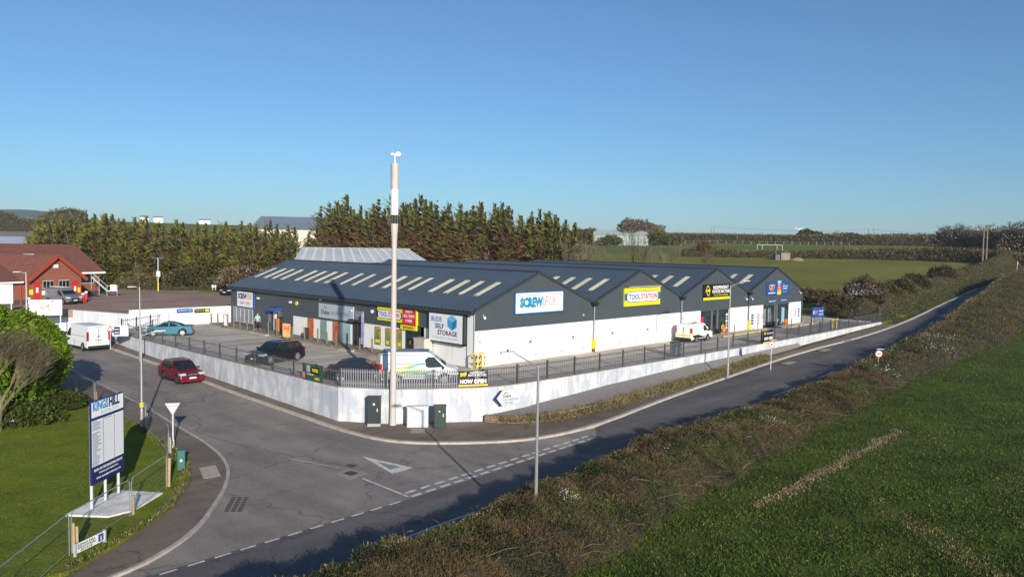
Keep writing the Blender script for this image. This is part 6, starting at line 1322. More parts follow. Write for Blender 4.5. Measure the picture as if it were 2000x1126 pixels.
# cypress: ragged wind-swept fronds
def cypress(seed, H, Rm, nf, brown, sparse, lean=-.35, z0=.04):
    rs = np.random.default_rng(seed); root = thing('cypress_tree', None, None); Cs, Ds, Ls, Ws, Ks = [], [], [], [], []
    mb = MB(); lx, ly = rt*lean
    segs = [(np.array([0, 0, 0.]), np.array([lx*.5, ly*.5, H*.5]), .22, .15), (np.array([lx*.5, ly*.5, H*.5]), np.array([lx*2, ly*2, H*.92]), .15, .04)]
    LD = [(0., 0., 1.)]+[(rs.normal()*Rm*.38, rs.normal()*Rm*.38, .52+.46*rs.random()) for _ in range(6)]
    for i in range(nf):
        ldx, ldy, ldh = LD[rs.integers(0, 7)]; t = z0+(1-z0)*(rs.random()**.85); a = rs.random()*6.283; prof = .74*Rm*(math.sin(math.pi*min(1, (.18+.82*t)))**.6)*(1.06-(.66 if sparse else .74)*t**2.6); z = H*t*.9*ldh
        L = prof*(.4+.55*rs.random()+(.75*rs.random() if rs.random() < .2 else 0)); el = (.25+.75*t if sparse else .02+.75*t**2)+.22*rs.normal(); d = np.array([math.cos(a)*math.cos(el), math.sin(a)*math.cos(el), math.sin(el)])-np.array([rt[0], rt[1], 0])*(.35*rs.random())+np.array([lx, ly, 0])*(1.5 if sparse else 1.1)*(.3+t); d /= np.linalg.norm(d)
        p0 = np.array([lx*t*1.5+ldx*min(1, t*1.6), ly*t*1.5+ldy*min(1, t*1.6), z]); n = 13; s = np.linspace(.25, 1, n)+rs.normal(size=n)*.03; curve = np.array([0, 0, .25+.2*t]) if sparse else np.array([0, 0, .12+.3*t*t])
        P = p0+d*L*s[:, None]+curve*(L*s[:, None]**2)*.6+rs.normal(size=(n, 3))*.14*L*.5*(1.1-s[:, None]); dd = unit(d+curve*s[:, None]+rs.normal(size=(n, 3))*.38)
        Cs.append(P); Ds.append(dd); Ls.append(L*(.22+.12*rs.random(n))+.25); Ws.append((.26-.16*s)*(.8+.5*rs.random(n))*(1 if not sparse else .9))
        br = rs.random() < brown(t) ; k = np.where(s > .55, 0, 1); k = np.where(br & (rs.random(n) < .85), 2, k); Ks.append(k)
        if i % 6 == 0: segs.append((p0, p0+d*L*.7+curve*L*.25, .05, .02))
    C, Dv, L, Wd, K = map(np.concatenate, (Cs, Ds, Ls, Ws, Ks)); V = leaf_arrays(C, Dv, L, Wd, rs)
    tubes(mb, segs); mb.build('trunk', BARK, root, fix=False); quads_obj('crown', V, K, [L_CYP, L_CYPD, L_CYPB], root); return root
cyA = [cypress(30+i, 12.5, 4.7, 620, lambda t: .42-.38*t, False, lean=-.8, z0=.0) for i in range(4)]
cyB = [cypress(40+i, 15.5, (3.8,4.4,3.4,4.1)[i], (520,600,450,560)[i], lambda t: .95-1.1*max(0, t-.5)/.4 if t > .2 else .6, True, lean=-.95, z0=.2) for i in range(4)]
prof1 = [(60,462),(80,440),(105,418),(130,409),(165,405),(200,402),(235,400),(262,404),(300,412),(335,417),(370,420),(410,424),(440,420),(475,414),(505,424),(535,419),(562,424),(583,436)]
k = 0
px = 88
while px < 575:
    for row, dd in ((0, 140), (1, 147)):
        p = px+(row*11); yt = np.interp(p, [a for a, b in prof1], [b for a, b in prof1])+random.uniform(-15, 13); d = dd+random.uniform(-2, 2)+(6 if p < 200 else 0); x, y = far(p, d); zb = T(x, y); H = zfar(p, yt, d)-zb; s = H/13.2
        place(cyA[(k*3+k//4) % 4], f'green wind-swept cypress, {ordn[(k//2) % 20]} from left in the {"front" if not row else "back"} row of the windbreak', 'tree', x, y, zb-.3, s*1.0, k*1.3*0+random.uniform(-.35, .35), 'cypresses of the left windbreak', sz=s)
        k += 1
    px += random.uniform(20, 33)
prof2 = [(628,432),(645,408),(662,388),(680,378),(700,377),(722,374),(745,374),(765,385),(790,378),(812,376),(830,382),(846,378),(862,382),(885,384),(905,382),(925,392),(945,387),(965,388),(985,388),(1005,386),(1018,398),(1030,402),(1052,398),(1070,401),(1088,398),(1102,404),(1118,416)]
k = 0
for p, yt in prof2:
    d = 150+random.uniform(-4, 5); x, y = far(p, d); zb = T(x, y); H = zfar(p, yt-12, d)-zb; s = H/16.
    s *= random.uniform(.9, 1.06); place(cyB[(k*7+k//3) % 4] if p < 1075 else cyA[k % 3], 'spindly browning cypress behind the ribbed roofs, '+(ordn[k] if k < 20 else ['twenty-first','twenty-second','twenty-third','twenty-fourth','twenty-fifth','twenty-sixth','twenty-seventh','twenty-eighth'][k-20])+' from the left', 'tree', x, y, zb-.3, s*random.uniform(1.05, 1.45), random.uniform(-.6, .6), 'browning cypresses behind the roofs', sz=s if p < 1075 else H/13.2)
    k += 1
# bare trees
bt = [bare_mesh(60+i, 9, .75, 5, .22, BARK, .022, nb=3, up=.35, trunk=.22)[0] for i in range(2)]
sap = [bare_mesh(70+i, 9, .38, 4, .09, BARKS, .012, nb=3, up=.8, trunk=.35)[0] for i in range(2)]
# round leafy bushes and far trees made of leaf clumps
def bush(name, label, x, y, z, rx, ry, h, n, mats, w, leaf=.3, seed=1, group=None, cat='bush', stem=True, ragged=.35, yl=0):
    rs = np.random.default_rng(seed); t = thing(name, label, cat, (x, y, z), rs.random()*6, group)
    a = rs.random(n)*6.283; e = np.arccos(rs.random(n)*1.25-.25); P = np.stack([np.sin(e)*np.cos(a), np.sin(e)*np.sin(a), np.cos(e)], 1); rad = (.55+.45*rs.random(n)**.5)*(1+ragged*vnoise(P*3, 1.4, seed))
    C = P*rad[:, None]*np.array([rx, ry, h*.52])+np.array([0, 0, h*.46]); C[:, 2] = np.maximum(C[:, 2], .05); k = rs.choice(len(mats), n, p=w)
    V = leaf_arrays(C, unit(P+rs.normal(size=(n, 3))*.6+np.array([0, 0, .4])), leaf*(.6+.8*rs.random(n)), leaf*.5*(.6+.8*rs.random(n)), rs); quads_obj('crown', V, k, mats, t)
    if stem:
        mb = MB(); 
        for i in range(5): mb.cyl((0,0,0),(rx*.35*rs.normal(),ry*.35*rs.normal(),h*.55),.07,.03,n=4,caps=False)
        mb.build('trunk', BARK, t, fix=False)
    return t
# the bright spring tree and the bare wind-blown tree at the left
def clump_tree(name, label, x, y, z, centers, n, mats, w, leaf, trunk_r, seed):
    rs = np.random.default_rng(seed); t = thing(name, label, 'tree', (x, y, z)); C_ = []; N_ = []
    for cx, cy, cz, r in centers:
        m_ = int(n*r**2/sum(c[3]**2 for c in centers)); 
        sub_ = 40; sa = unit(rs.normal(size=(sub_, 3))); sc_ = sa*(r*(.55+.35*rs.random((sub_, 1)))); idx = rs.integers(0, sub_, m_); q = unit(rs.normal(size=(m_, 3))); rr_ = r*.25*(.6+.4*rs.random((m_, 1)))
        C_.append(np.array([cx, cy, cz])+sc_[idx]+q*rr_); N_.append(unit(q+sa[idx]*.6))
    C = np.concatenate(C_); N = np.concatenate(N_); k = rs.choice(len(mats), len(C), p=w); V = leaf_arrays(C, unit(N*.5+rs.normal(size=C.shape)*.6+np.array([0, 0, -.1])), leaf*(.6+.8*rs.random(len(C))), leaf*.75*(.6+.8*rs.random(len(C))), rs); quads_obj('crown', V, k, mats, t)
    mb = MB(); mb.cyl((0,0,-.2),(0,0,1.8),trunk_r,trunk_r*.8,n=8,caps=False)
    for cx, cy, cz, r in centers: mb.cyl((0,0,1.6),(cx*.8,cy*.8,cz*.85),trunk_r*.5,.05,n=5,caps=False)
    mb.build('trunk', BARK, t, fix=False); return t
tx, ty, _ = at(62, 800, -1.6); tz = vz(tx, ty); fd = np.array([math.sin(YAW), math.cos(YAW)])
cen = []
def pc(px, py, r, dd=0):   # crown mass seen at a sight line
    d_ = ray(px, py); base = cdist(tx, ty)+dd; t_ = base/math.hypot(d_[0], d_[1]); P = CAM+d_*t_; cen.append((P[0]-tx, P[1]-ty, P[2]-tz, r))
for a in ((30,655,1.3),(66,640,.95),(88,664,1.1),(62,700,1.5),(14,705,1.6),(92,700,1.1),(112,690,.75),(100,728,.9),(-15,660,1.6),(45,745,1.3),(82,752,.9),(2,625,.9),(118,712,.6),(40,690,1.6,2),(-10,740,1.6,1),(76,690,1.3,2.5),(48,622,.6),(104,652,.5)): pc(*a)
clump_tree('leafy_tree', 'bright spring-green leafy tree at the left edge beside the side road', tx, ty, tz, cen, 46000, [L_SPRING, L_IVY], [.85, .15], .26, .2, 9)
bx, by, _ = at(-2, 842, -1.9); bzz = vz(bx, by); Hb = zat(10, 650, bx, by)-bzz
r_, tips = bare_mesh(95, Hb*1.02, .5, 6, .15, mat('bark_olive', (.23,.19,.11), .9, c2=(.12,.10,.06), vscale=3), .01, lean=tuple(rt*.6), nb=3, up=.8, trunk=.16)
rs = np.random.default_rng(5); TP = np.array([q[0] for q in tips]); TD = np.array([q[1] for q in tips]); NT = 6500; idx = rs.integers(0, len(TP), NT)
V = leaf_arrays(TP[idx]+rs.normal(size=(NT,3))*.2, unit(TD[idx]+rs.normal(size=(NT,3))*.35+np.array([rt[0]*.5, rt[1]*.5, .3])), .5*(.5+rs.random(NT)), .014, rs); quads_obj('twigs', V, np.where(rs.random(NT) < .45, 1, 0), [L_TWIG2, L_OLIVE], r_)
place(r_, 'leafless pale wind-blown tree leaning right in front of the green one', 'tree', bx, by, bzz-.1)
bush('bush', 'low dark green undergrowth beneath the leafy tree', *far(112, 57)[:2], vz(0, 8)-.1, 1.5, 1.4, 1.3, 5000, [L_IVY, L_DARK], [.6, .4], .18, seed=4)
bush('bush', 'dark shrub at the left edge beneath the bare tree', *far(30, 54)[:2], vz(0, 8)-.1, 2.2, 1.6, 1.2, 5000, [L_IVY, L_DARK, L_OLIVE], [.5, .3, .2], .18, seed=14)
# slim bare saplings behind the building
for i, (px, yt, d) in enumerate(((1112,462,128),(1130,468,126),(1150,455,140),(1187,470,133),(1240,440,132),(1252,462,128),(1262,470,130),(1298,472,135),(1322,466,138),(1370,476,140),(1382,484,142))):
    x, y = far(px, d); z = T(x, y); H = zfar(px, yt, d)-z
    place(sap[i % 2], f'thin pale bare sapling behind the roofs, {ordn[i]} from the left', 'tree', x, y, z, H/9, i*1.7, 'bare saplings behind the roofs')
x, y = far(1374, 165); bush('bush', 'rust-leaved small tree alone in the pasture behind the roofs', x, y, zfar(1374,488,165)-1.2, 1.5, 1.5, 3., 1200, [L_CYPB, L_TWIG], [.7, .3], .35, seed=8, cat='tree')
# scrub bank behind building
def bankrow(label, pts, depth, h, n, seed, mats=MF, name='hedge', zoff=0., ch=ch_far, rough=.8, group=None):
    S = []
    for (px, d, hh) in pts:
        for s in (0,): pass
        x, y = far(px, d); x2, y2 = far(px, d+depth); z = T(x, y)+zoff; z2 = T(x2, y2)+zoff; H = hh*h
        f = lambda u: (x+(x2-x)*u, y+(y2-y)*u)
        S.append([(*f(0), z-.2), (*f(.08), z+H*.55), (*f(.3), z+H*.95), (*f(.6), z+H), (*f(.9), z2+H*.6), (*f(1), z2-.2)])
    return hedge(name, label, S, None, n, mats=mats, chooser=ch, seed=seed, rough=rough, out=.8, sub=2, group=group)
BM = [(m, l*1.6, w_*1.8, u) for m, l, w_, u in MF]
bankrow('tangled brown scrub along the back of the blue roofs', [(865,122,1.),(900,124,1.1),(950,125,1.2),(1000,125,1.1),(1050,126,1.3),(1095,127,1.5),(1130,128,1.5),(1170,130,1.1),(1210,132,1.0),(1260,136,.7),(1330,141,.6),(1390,146,.5)], 8, 3.2, 24000, 31, BM)
bankrow('grassy brown bank with bushes below the left windbreak', [(225,133,.7),(260,132,1.),(300,131,1.3),(340,130,1.2),(380,129,1.),(415,129,.8),(460,128,1.),(520,127,1.2),(560,126,1.)], 6, 1.6, 12000, 32, MF)
bush('bush', 'grey leafless bush below the left end of the ribbed roof', *far(487, 122), LOTZ, 5, 3, 3.6, 2600, [L_TWIG2, L_TWIG, L_OLIVE], [.5,.3,.2], .5, seed=41)
bush('bush', 'dark round bush beside the tiny white board', *far(442, 131), LOTZ, 4, 3, 2.2, 1800, [L_DARK, L_TWIG, L_OLIVE], [.5,.3,.2], .4, seed=42)
bush('bush', 'low dark bush in the middle of the grassy bank', *far(365, 131), LOTZ+.5, 4, 2.5, 2.6, 1800, [L_DARK, L_TWIG, L_OLIVE], [.4,.3,.3], .4, seed=43)
x, y = far(270, 128); place(sap[0], 'small bare tree with a pale straight trunk at the edge of the brown car park', 'tree', x, y, LOTZ, .5, 2.)
for i, (px, d, h) in enumerate(((71.,.8,4.),(76.5,-.9,5.4),(81.5,.9,5.2)) ):
    x, y = px, d; z = T(x, y)-.2; bush('bush', ('dark thorn bush left of the blossoming one by the far fence corner','tall thorn bush topped with white blossom by the far fence corner','white-topped thorn bush right of the tallest one')[i], x, y, z, 2.7-.5*(i == 2), 2.3, h-.8*(i == 0), 14000, [L_TWIG, L_DARK, L_OLIVE, L_TWIG2], [.4,.2,.2,.2], .2, seed=50+i)
    if i:
        rs = np.random.default_rng(i); C = unit(rs.normal(size=(900,3))); C[:,2] = np.abs(C[:,2])*.5+.62; C = C*np.array([2.5,2.1,h*.60]); C[:,2] += h*.18; 
        quads_obj('blossom', leaf_arrays(C, unit(rs.normal(size=(900,3))), .22, .2, rs), [0]*900, [L_WHITE], bpy.data.objects[[ob.name for ob in COL.objects if ob.name.startswith('bush') and ob.parent is None and ob.type == 'EMPTY'][-1]])
for i, (x, h, r) in enumerate(((90,4.6,2.1),(100,4.8,2.3),(112,4.8,2.4),(133,5,2.6))):
    y = ykerb(x)+6.5; bush('bush', 'dark rounded bush on the far road bank, '+ordn[i]+' from the left', x, y, T(x, y)+.2, r, r, h*.8, 6000, [L_TWIG, L_DARK, L_OLIVE], [.45,.35,.2], .25, seed=60+i, group='dark bushes on the far road bank')
bush('bush', 'fresh green bush at the pasture edge beyond the last gable', *far(1613, 141), .2, 3.2, 2, 2.6, 2600, [L_SPRING, L_OLIVE], [.4,.6], .3, seed=71)
bankrow('rough dry hedge between the soil plot and the pasture', [(1568,140,.8),(1590,139,1.),(1615,138,.9),(1640,137,1.1),(1670,135,1.),(1700,133,1.1),(1735,131,1.2)], 2., 1.5, 16000, 33, [(L_TWIG,.5,.05,.7),(L_OLIVE,.3,.1,.3),(L_TWIG2,.5,.05,.5),(L_TAN,.45,.05,.8),(L_WHITE,.2,.2,.1),(L_TWIG2,.6,.04,.5)])
# field boundaries
bankrow('long dark hedge along the top of the pasture', [(1325,262,.6),(1340,262,1.3),(1375,264,1.4),(1420,264,1.2),(1450,264,.8),(1500,265,.9),(1530,266,.7),(1580,266,1.),(1620,266,1.5),(1660,266,1.4),(1700,266,1.6),(1750,266,1.7),(1800,265,1.8),(1850,262,2.),(1900,258,2.),(1960,250,2.),(2040,245,2.2)], 5, 1.7, 22000, 34, [(m,l*2,w_*2.2,u) for m,l,w_,u in MF])
bankrow('long brown hedge beyond the second field under the skyline', [(1100,372,1.),(1160,372,1.),(1220,374,1.4),(1280,374,1.6),(1330,374,1.7),(1400,376,1.7),(1500,376,1.6),(1600,376,1.9),(1700,374,2.),(1800,372,2.),(1900,370,2.2),(2040,365,2.2)], 8, 1.9, 20000, 35, [(m,l*3,w_*3.4,u) for m,l,w_,u in MF])
t = thing('field_fence', 'row of pale posts and wire along the second field', 'fence', (*far(1160,366), 0)); O = Vector(t.location)
pts = [far(px, 366) for px in range(1160, 1660, 16)]
mb = MB()
for x, y in pts: MB().box(x-O.x-.13, x-O.x+.13, y-O.y-.13, y-O.y+.13, T(x, y)-.2, T(x, y)+1.5).build('post', BARKP, t)
for (a, b), (c, d) in zip(pts, pts[1:]): mb.beam((a-O.x, b-O.y, T(a, b)+1.2), (c-O.x, d-O.y, T(c, d)+1.2), .05, .05)
mb.build('wire', GALV, t)
x, y = far(1501, 300); z = zfar(1501,486,300); t = thing('football_goal', 'white goal frame standing in the second field', 'goal', (x, y, z), -YAW-.35); 
for a in (-4.4,-2.6,2.6,4.4): MB().box(a-.045,a+.045,-.045,.045,-.5,1.5).build('post', WHITE, t)
MB().box(-4.4,4.4,-.045,.045,1.5,1.6).build('crossbar', WHITE, t)
x, y = far(1527, 256); z = T(x, y); t = thing('stone_shed', 'small ruined stone shed at the top of the pasture', 'shed', (x, y, z), -YAW); MB().box(-1,1.8,-1.5,1.5,-.2,2.1).build('wall', mat('shed_stone', (.25,.20,.16), .9, var=.3, vscale=1), t); MB().box(-2.6,-1.01,-1,1.2,-.2,1.7).build('lean_to', DGREY, t); MB().box(-1.1,1.9,-1.6,1.6,2.11,2.25).build('roof', mat('shed_roof', (.22,.2,.17), .8), t)
x, y = far(1556, 254); z = T(x, y); mb = MB(); mb.add([(math.cos(a)*(3.5), math.sin(a)*2., -.1) for a in [i*.6283 for i in range(10)]]+[(math.cos(a)*1.8, math.sin(a)*.9, .75) for a in [i*.6283 for i in range(10)]]+[(0,0,1.)], [(i,(i+1)%10,10+(i+1)%10,10+i) for i in range(10)]+[(10+i,10+(i+1)%10,20) for i in range(10)]); o = mb.build('earth_mound', mat('bare_earth', (.30,.20,.13), .95, var=.2, vscale=1), smooth=True); o.location = (x, y, z); setp(o, 'mound of bare pinkish earth beside the ruined shed', 'mound')
# skyline trees and buildings
sk = [(1168,452,350,5),(1145,455,350,6),(1215,440,345,6),(1285,448,350,5)]
for i, (px, yt, d) in enumerate(((1228,427,345),(1250,425,348),(1270,434,350))):
    x, y = far(px, d); z = T(x, y); H = zfar(px, yt, d)-z; place(bt[i % 2], 'big bare domed tree beside the pale barn, '+ordn[i]+' from the left of three', 'tree', x, y, z, H/9, i, 'bare domed trees beside the barn', sz=H/9)
    bush('bush', 'grey twiggy growth under the domed bare trees, '+ordn[i]+' from the left', x, y, z, H*.55, H*.5, H*.9, 2500, [L_TWIG2, L_TWIG], [.6,.4], .9, seed=80+i, stem=False)
for i, (px, yt, d, r, mk) in enumerate(((1135,450,345,9,0),(1170,457,345,7,1),(1190,462,335,7,1),(1285,455,340,6,1),(1310,462,345,5,0),(1570,450,430,5,2),(1588,455,430,5,2),(1600,462,430,6,2),(1650,458,430,7,2),(1690,463,430,7,0),(1730,461,420,8,2),(1760,460,415,8,2),(1790,465,415,8,2),(1815,459,410,8,0),(1850,468,400,7,2))):
    x, y = far(px, d); z = T(x, y)-1; H = zfar(px, yt, d)-z; bush('bush', 'skyline tree or bush beyond the fields, '+ordn[i]+' from the left', x, y, z, r, r*.7, H, 1300, [(L_TWIG, L_OLIVE, L_TWIG2), (L_OLIVE, L_IVY, L_TWIG), (L_DARK, L_CYPD, L_TWIG)][mk], [.5,.3,.2], 1.4, seed=90+i, group='skyline trees and bushes', cat='tree', stem=False)
for i, (px, yt, d, v) in enumerate(((1626,450,425,0),(1790,452,412,1),(1850,437,300,0),(1872,433,300,1),(1893,437,300,0),(1926,434,290,1),(1948,436,290,0),(1972,430,280,1),(1995,428,280,0),(2015,432,280,1))):
    x, y = far(px, d); z = T(x, y); H = zfar(px, yt, d)-z; place(bt[v], 'bare winter tree on the right skyline, '+ordn[i]+' from the left', 'tree', x, y, z, H/9, i*2.1, 'bare trees on the right skyline')
    if i > 1: bush('bush', 'twiggy thicket under the right skyline trees, '+ordn[i-2]+' from the left', x, y, z-.5, H*.42, H*.4, H*.78, 2200, [L_TWIG2, L_TWIG, L_DARK], [.4,.35,.25], .8, seed=120+i, stem=False, group='thickets under the right skyline trees')
def tpole(px, yt, yb, d, lab, off=0):
    x, y = far(px, d); z = T(x, y); H = max(7, zfar(px, yt, d)-z); t = thing('telegraph_pole', lab, 'telegraph pole', (x, y, z)); MB().cyl((0,0,0),(0,0,H),.18,.13,n=6).build('pole', BARKP, t); MB().beam((-.9*rt[0],-.9*rt[1],H-.25),(.9*rt[0],.9*rt[1],H-.25),.12,.12).build('crossarm', BARKP, t); return Vector((x, y, z+H-.1))
p1 = tpole(1692.5,449,477,385,'left of two pale poles on the middle skyline'); p2 = tpole(1702,449,477,385,'right of two pale poles on the middle skyline'); p3 = tpole(1917,443,492,235,'left of the pair of tall pale poles by the right skyline trees'); p4 = tpole(1924,443,492,237,'right of the pair of tall pale poles by the right skyline trees'); p5 = tpole(1386,447,466,420,'left of two thin poles above the far roofs'); p6 = tpole(1391,447,466,420,'right of two thin poles above the far roofs')
mb = MB()
for a, b in ((p2,p3),(p6,p1)):
    pts = [a+(b-a)*i/12-Vector((0,0,3*4*(i/12)*(1-i/12)*.5)) for i in range(13)]
    for u, v in zip(pts, pts[1:]): mb.beam(u, v, .07, .07)
o = mb.build('overhead_wire', DGREY); setp(o, 'overhead wires strung between the far poles', 'wire')
t = thing('wind_turbine', 'small white wind turbine on the skyline', 'wind turbine', (*far(1557,900), 0)); zz = zfar(1557,448,900); MB().cyl((0,0,18),(0,0,zz),.7,.4,n=6).build('tower', WHITE, t)
for i in range(3):
    a = .6+i*2.094; MB().beam((0,0,zz),(rt[0]*5*math.cos(a),rt[1]*5*math.cos(a),zz+5*math.sin(a)),.3,.45).build('blade', WHITE, t)
# barns and houses
def house(name, label, px0, px1, ye, yr, yb, d, wall, roof, depth=10, rz=0, group=None, win=0):
    x0, y0 = far(px0, d); x1, y1 = far(px1, d); a = math.atan2(y1-y0, x1-x0); L = math.hypot(x1-x0, y1-y0); pm = (px0+px1)/2; ze, zr2, zb = zfar(pm, ye, d), zfar(pm, yr, d+depth/2), min(zfar(pm, yb, d), T(x0, y0), T(x1, y1))-.5
    t = thing(name, label, 'building', (x0, y0, zb), a+rz, group); MB().box(0,L,0,depth,0,ze-zb).build('wall', wall, t)
    mb = MB(); o_ = .3; mb.add([(-o_,-o_,ze-zb),(L+o_,-o_,ze-zb),(L+o_,depth/2,zr2-zb),(-o_,depth/2,zr2-zb),(-o_,depth+o_,ze-zb),(L+o_,depth+o_,ze-zb)], [(0,1,2,3),(3,2,5,4)]); mb.build('roof', roof, t)
    mb = MB(); mb.add([(0,0,ze-zb),(0,depth,ze-zb),(0,depth/2,zr2-zb-.05)],[(0,1,2)]); mb.add([(L,0,ze-zb),(L,depth,ze-zb),(L,depth/2,zr2-zb-.05)],[(0,1,2)]); mb.build('gable_end', wall, t)
    for i in range(win): MB().box(L*(i+.35)/win,L*(i+.65)/win,-.05,0,(ze-zb)*.45,(ze-zb)*.75).build('window', GLASS, t)
    return t
CREAM = mat('cream_cladding', (.62,.58,.50), .7, var=.05, vscale=.3); GR = mat('grey_roof_sheet', (.22,.26,.31), .6, var=.1, vscale=.1)
t = house('warehouse', 'long cream warehouse with a grey roof behind the right windbreak', 490, 935, 451, 427, 492, 182, CREAM, GR, 36); MB().box(0,50,-.3,-.05,t.children[0].dimensions.z-1.2,t.children[0].dimensions.z-.2).build('fascia', SWHITE, t)
house('warehouse', 'flat pale-roofed shed behind the red station at the left edge', -60, 48, 475, 461, 492, 150, mat('white_sheet', (.6,.62,.66), .5), mat('pale_sheet_roof', (.52,.56,.62), .5, var=.05, vscale=.2), 22)
house('barn', 'pale green-grey barn beside the domed bare trees', 1157, 1264, 459, 449, 468, 335, mat('barn_teal', (.30,.38,.36), .6), mat('barn_roof', (.45,.52,.50), .5), 20)
for i, (px0, px1, ye, yr) in enumerate(((274,290,424,421),(300,318,425,422.5),(388,410,430,428),(95,108,417,413))):
    house('house', 'white house on the skyline behind the left windbreak, '+ordn[i]+' of four', px0, px1, ye, yr, 430, 560, WHITE, GR, 12, group='skyline houses behind the left windbreak')
rr = random.Random(9)
for i in range(16):
    px = 1366+i*9+rr.uniform(-2, 2); w_ = rr.uniform(3, 7); ye = 459.5+rr.uniform(-1.5, 1.2)
    house('house', 'tiny pale house in the distant village, '+ordn[i]+' from the left', px, px+w_, ye, ye-1.6, 466, 700+rr.uniform(-30, 60), (WHITE, CREAM)[i % 2], (GR, mat('pale_sheet_roof', (.5,.5,.5)))[i % 2], 9, group='distant village houses')
house('shed', 'long white sheds beyond the far fields', 1455, 1500, 462, 460, 466, 600, WHITE, mat('pale_sheet_roof', (.5,.5,.5)), 14)
# distant hill and stubble field at the left
mb = MB(); vs = []; 
for j, dd in enumerate((1250,1500,1800)):
    for i in range(31):
        px = -260+i*20; top = float(np.interp(px, [-260,0,55,100,180,260,340], [412,409,409,414,430,445,458])); x, y = far(px, dd); z = [0, zfar(px, top+12, 1500), zfar(px, top, 1800)][j]; vs.append((x, y, z if j else 5))
mb.add(vs, [(j*31+i, j*31+i+1, (j+1)*31+i+1, (j+1)*31+i) for j in range(2) for i in range(30)]); o = mb.build('hill', mat('blue_green_hill', (.06,.11,.10), .95, c2=(.045,.08,.075), vscale=.01), smooth=True, fix=False); o['kind'] = 'structure'  # bluish tint of distance haze is put into the hill colour
bankrow('line of bare scrub at the far left below the distant hill', [(-60,420,1.3),(-10,420,1.6),(25,421,1.2),(60,421,.9),(100,423,1.2),(130,425,1.4),(170,425,1.2)], 10, 6, 3500, 38, [(m,l*3,w_*3.4,u) for m,l,w_,u in MF])
mb = MB(); vs = []
for j, dd in enumerate((225,240,400)):
    for i in range(12): x, y = far(-60+i*20, dd); vs.append((x, y, T(x, y)+.3))
mb.add(vs, [(j*12+i, j*12+i+1, (j+1)*12+i+1, (j+1)*12+i) for j in range(2) for i in range(11)]); o = mb.build('stubble_field', mat('grey_tan_field', (.27,.22,.16), .9, c2=(.20,.18,.16), vscale=.02), smooth=True, fix=False); o['kind'] = 'structure'

# ---------------------------------------------------------------- red brick station
BRICK = masonry('red_brick', (.26,.065,.035), (.31,.09,.05), (.22,.10,.07), .225, .075); TILE = masonry('clay_tiles', (.22,.075,.05), (.26,.095,.065), (.13,.05,.035), .33, .30, axis='xy', bump=.6, msize=.03)
REDT = mat('red_trim', (.33,.055,.03), .5); PLIN = mat('plinth_dark', (.06,.055,.06), .8)
P0 = at(56, 594, LOTZ)[:2]; q = np.array([.94, .342]); q /= np.linalg.norm(q); nn = np.array([-q[1], q[0]])
def online(px, off_=0.):
    a = YAW+math.atan((px-1000)/FPX); d = np.array([math.sin(a), math.cos(a)]); A = np.array([[d[0], -q[0]], [d[1], -q[1]]]); s = np.linalg.solve(A, P0+nn*off_-CAM[:2]); return s[1]
Wg = online(157); xr_ = online(193, 9.); st = thing('fire_station', 'red brick station with a tiled roof and projecting front gable', 'building', (P0[0], P0[1], LOTZ), math.atan2(q[1], q[0]))
pg = P0+q*Wg; ze = (zat(56,546,*P0)+zat(157,541,*pg))/2-LOTZ; za = zat(105,499,*(P0+q*Wg/2))-LOTZ; xe = online(0, .7); ridge_y = 18.; prr = P0+q*10+nn*ridge_y; zR = zat(100,477,*prr)-LOTZ; x0_ = online(-60, .7)-8; zeL = zat(20,549,*(P0+nn*.7))-LOTZ; pe = P0+q*xr_+nn*9.; zeR = zat(193,530,*pe)-LOTZ; zbR = zat(193,553,*pe)-LOTZ; xrid = online(145, ridge_y)
print('STATION', Wg, ze, za, zR, zeL, zeR, zbR, xr_, xrid)
zeR = max(3., zeR)
mb = MB(); mb.box(x0_, 0, .7, 20, .5, zeL); mb.box(0.001, Wg, 9.001, 20, .5, ze); mb.box(Wg+.001, xr_, 9., 20, .5, zeR); mb.prism([(0,.5),(Wg,.5),(Wg,ze),(Wg/2,za-.15),(0,ze)], 'y', 0, 9.); mb.build('brick_wall', BRICK, st)
mb = MB(); mb.box(x0_, -.03, .64, .70, -.4, .5); mb.box(-.03, Wg+.03, -.04, 9, -.4, .5); mb.box(Wg+.03, xr_+.03, 8.96, 20, -.4, .5); mb.build('plinth', PLIN, st)
ed = [(x0_-.4, .2, zeL), (Wg*.5, .2, zeL), (Wg*.5, ridge_y, zR), (x0_-.4, ridge_y, zR)]
mb = MB()
def slab(P, th=.12): n = len(P); mb.add([tuple(p) for p in P]+[(p[0], p[1], p[2]-th) for p in P], [tuple(range(n)), tuple(range(2*n-1, n-1, -1))]+[(i, n+i, n+(i+1) % n, (i+1) % n) for i in range(n)])
slab(ed); slab([(Wg*.5+.001, 8.5-(8.3)*0, zeR+.02), (xr_+.5, 8.5, zeR), (xrid, ridge_y, zR), (Wg*.5+.001, ridge_y, zR)]); slab([(xr_+.5, 8.5, zeR), (xr_+.5, 2*ridge_y-8.5, zeR), (xrid, ridge_y, zR)]); slab([(x0_-.4, ridge_y, zR), (xrid, ridge_y, zR), (xr_+.5, 2*ridge_y-8.5, zeR), (x0_-.4, 2*ridge_y-8.5, zeR)])
yb_ = .2+(za-zeL)/(zR-zeL)*(ridge_y-.2)
slab([(-.4,-.5,ze-.15),(Wg/2,-.5,za+.05),(Wg/2,yb_+1,za+.05),(-.4,9,ze-.15)]); slab([(Wg/2,-.5,za+.05),(Wg+.4,-.5,ze-.15),(Wg+.4,12,ze-.15),(Wg/2,yb_+3,za+.05)]); mb.build('tiled_roof', TILE, st)
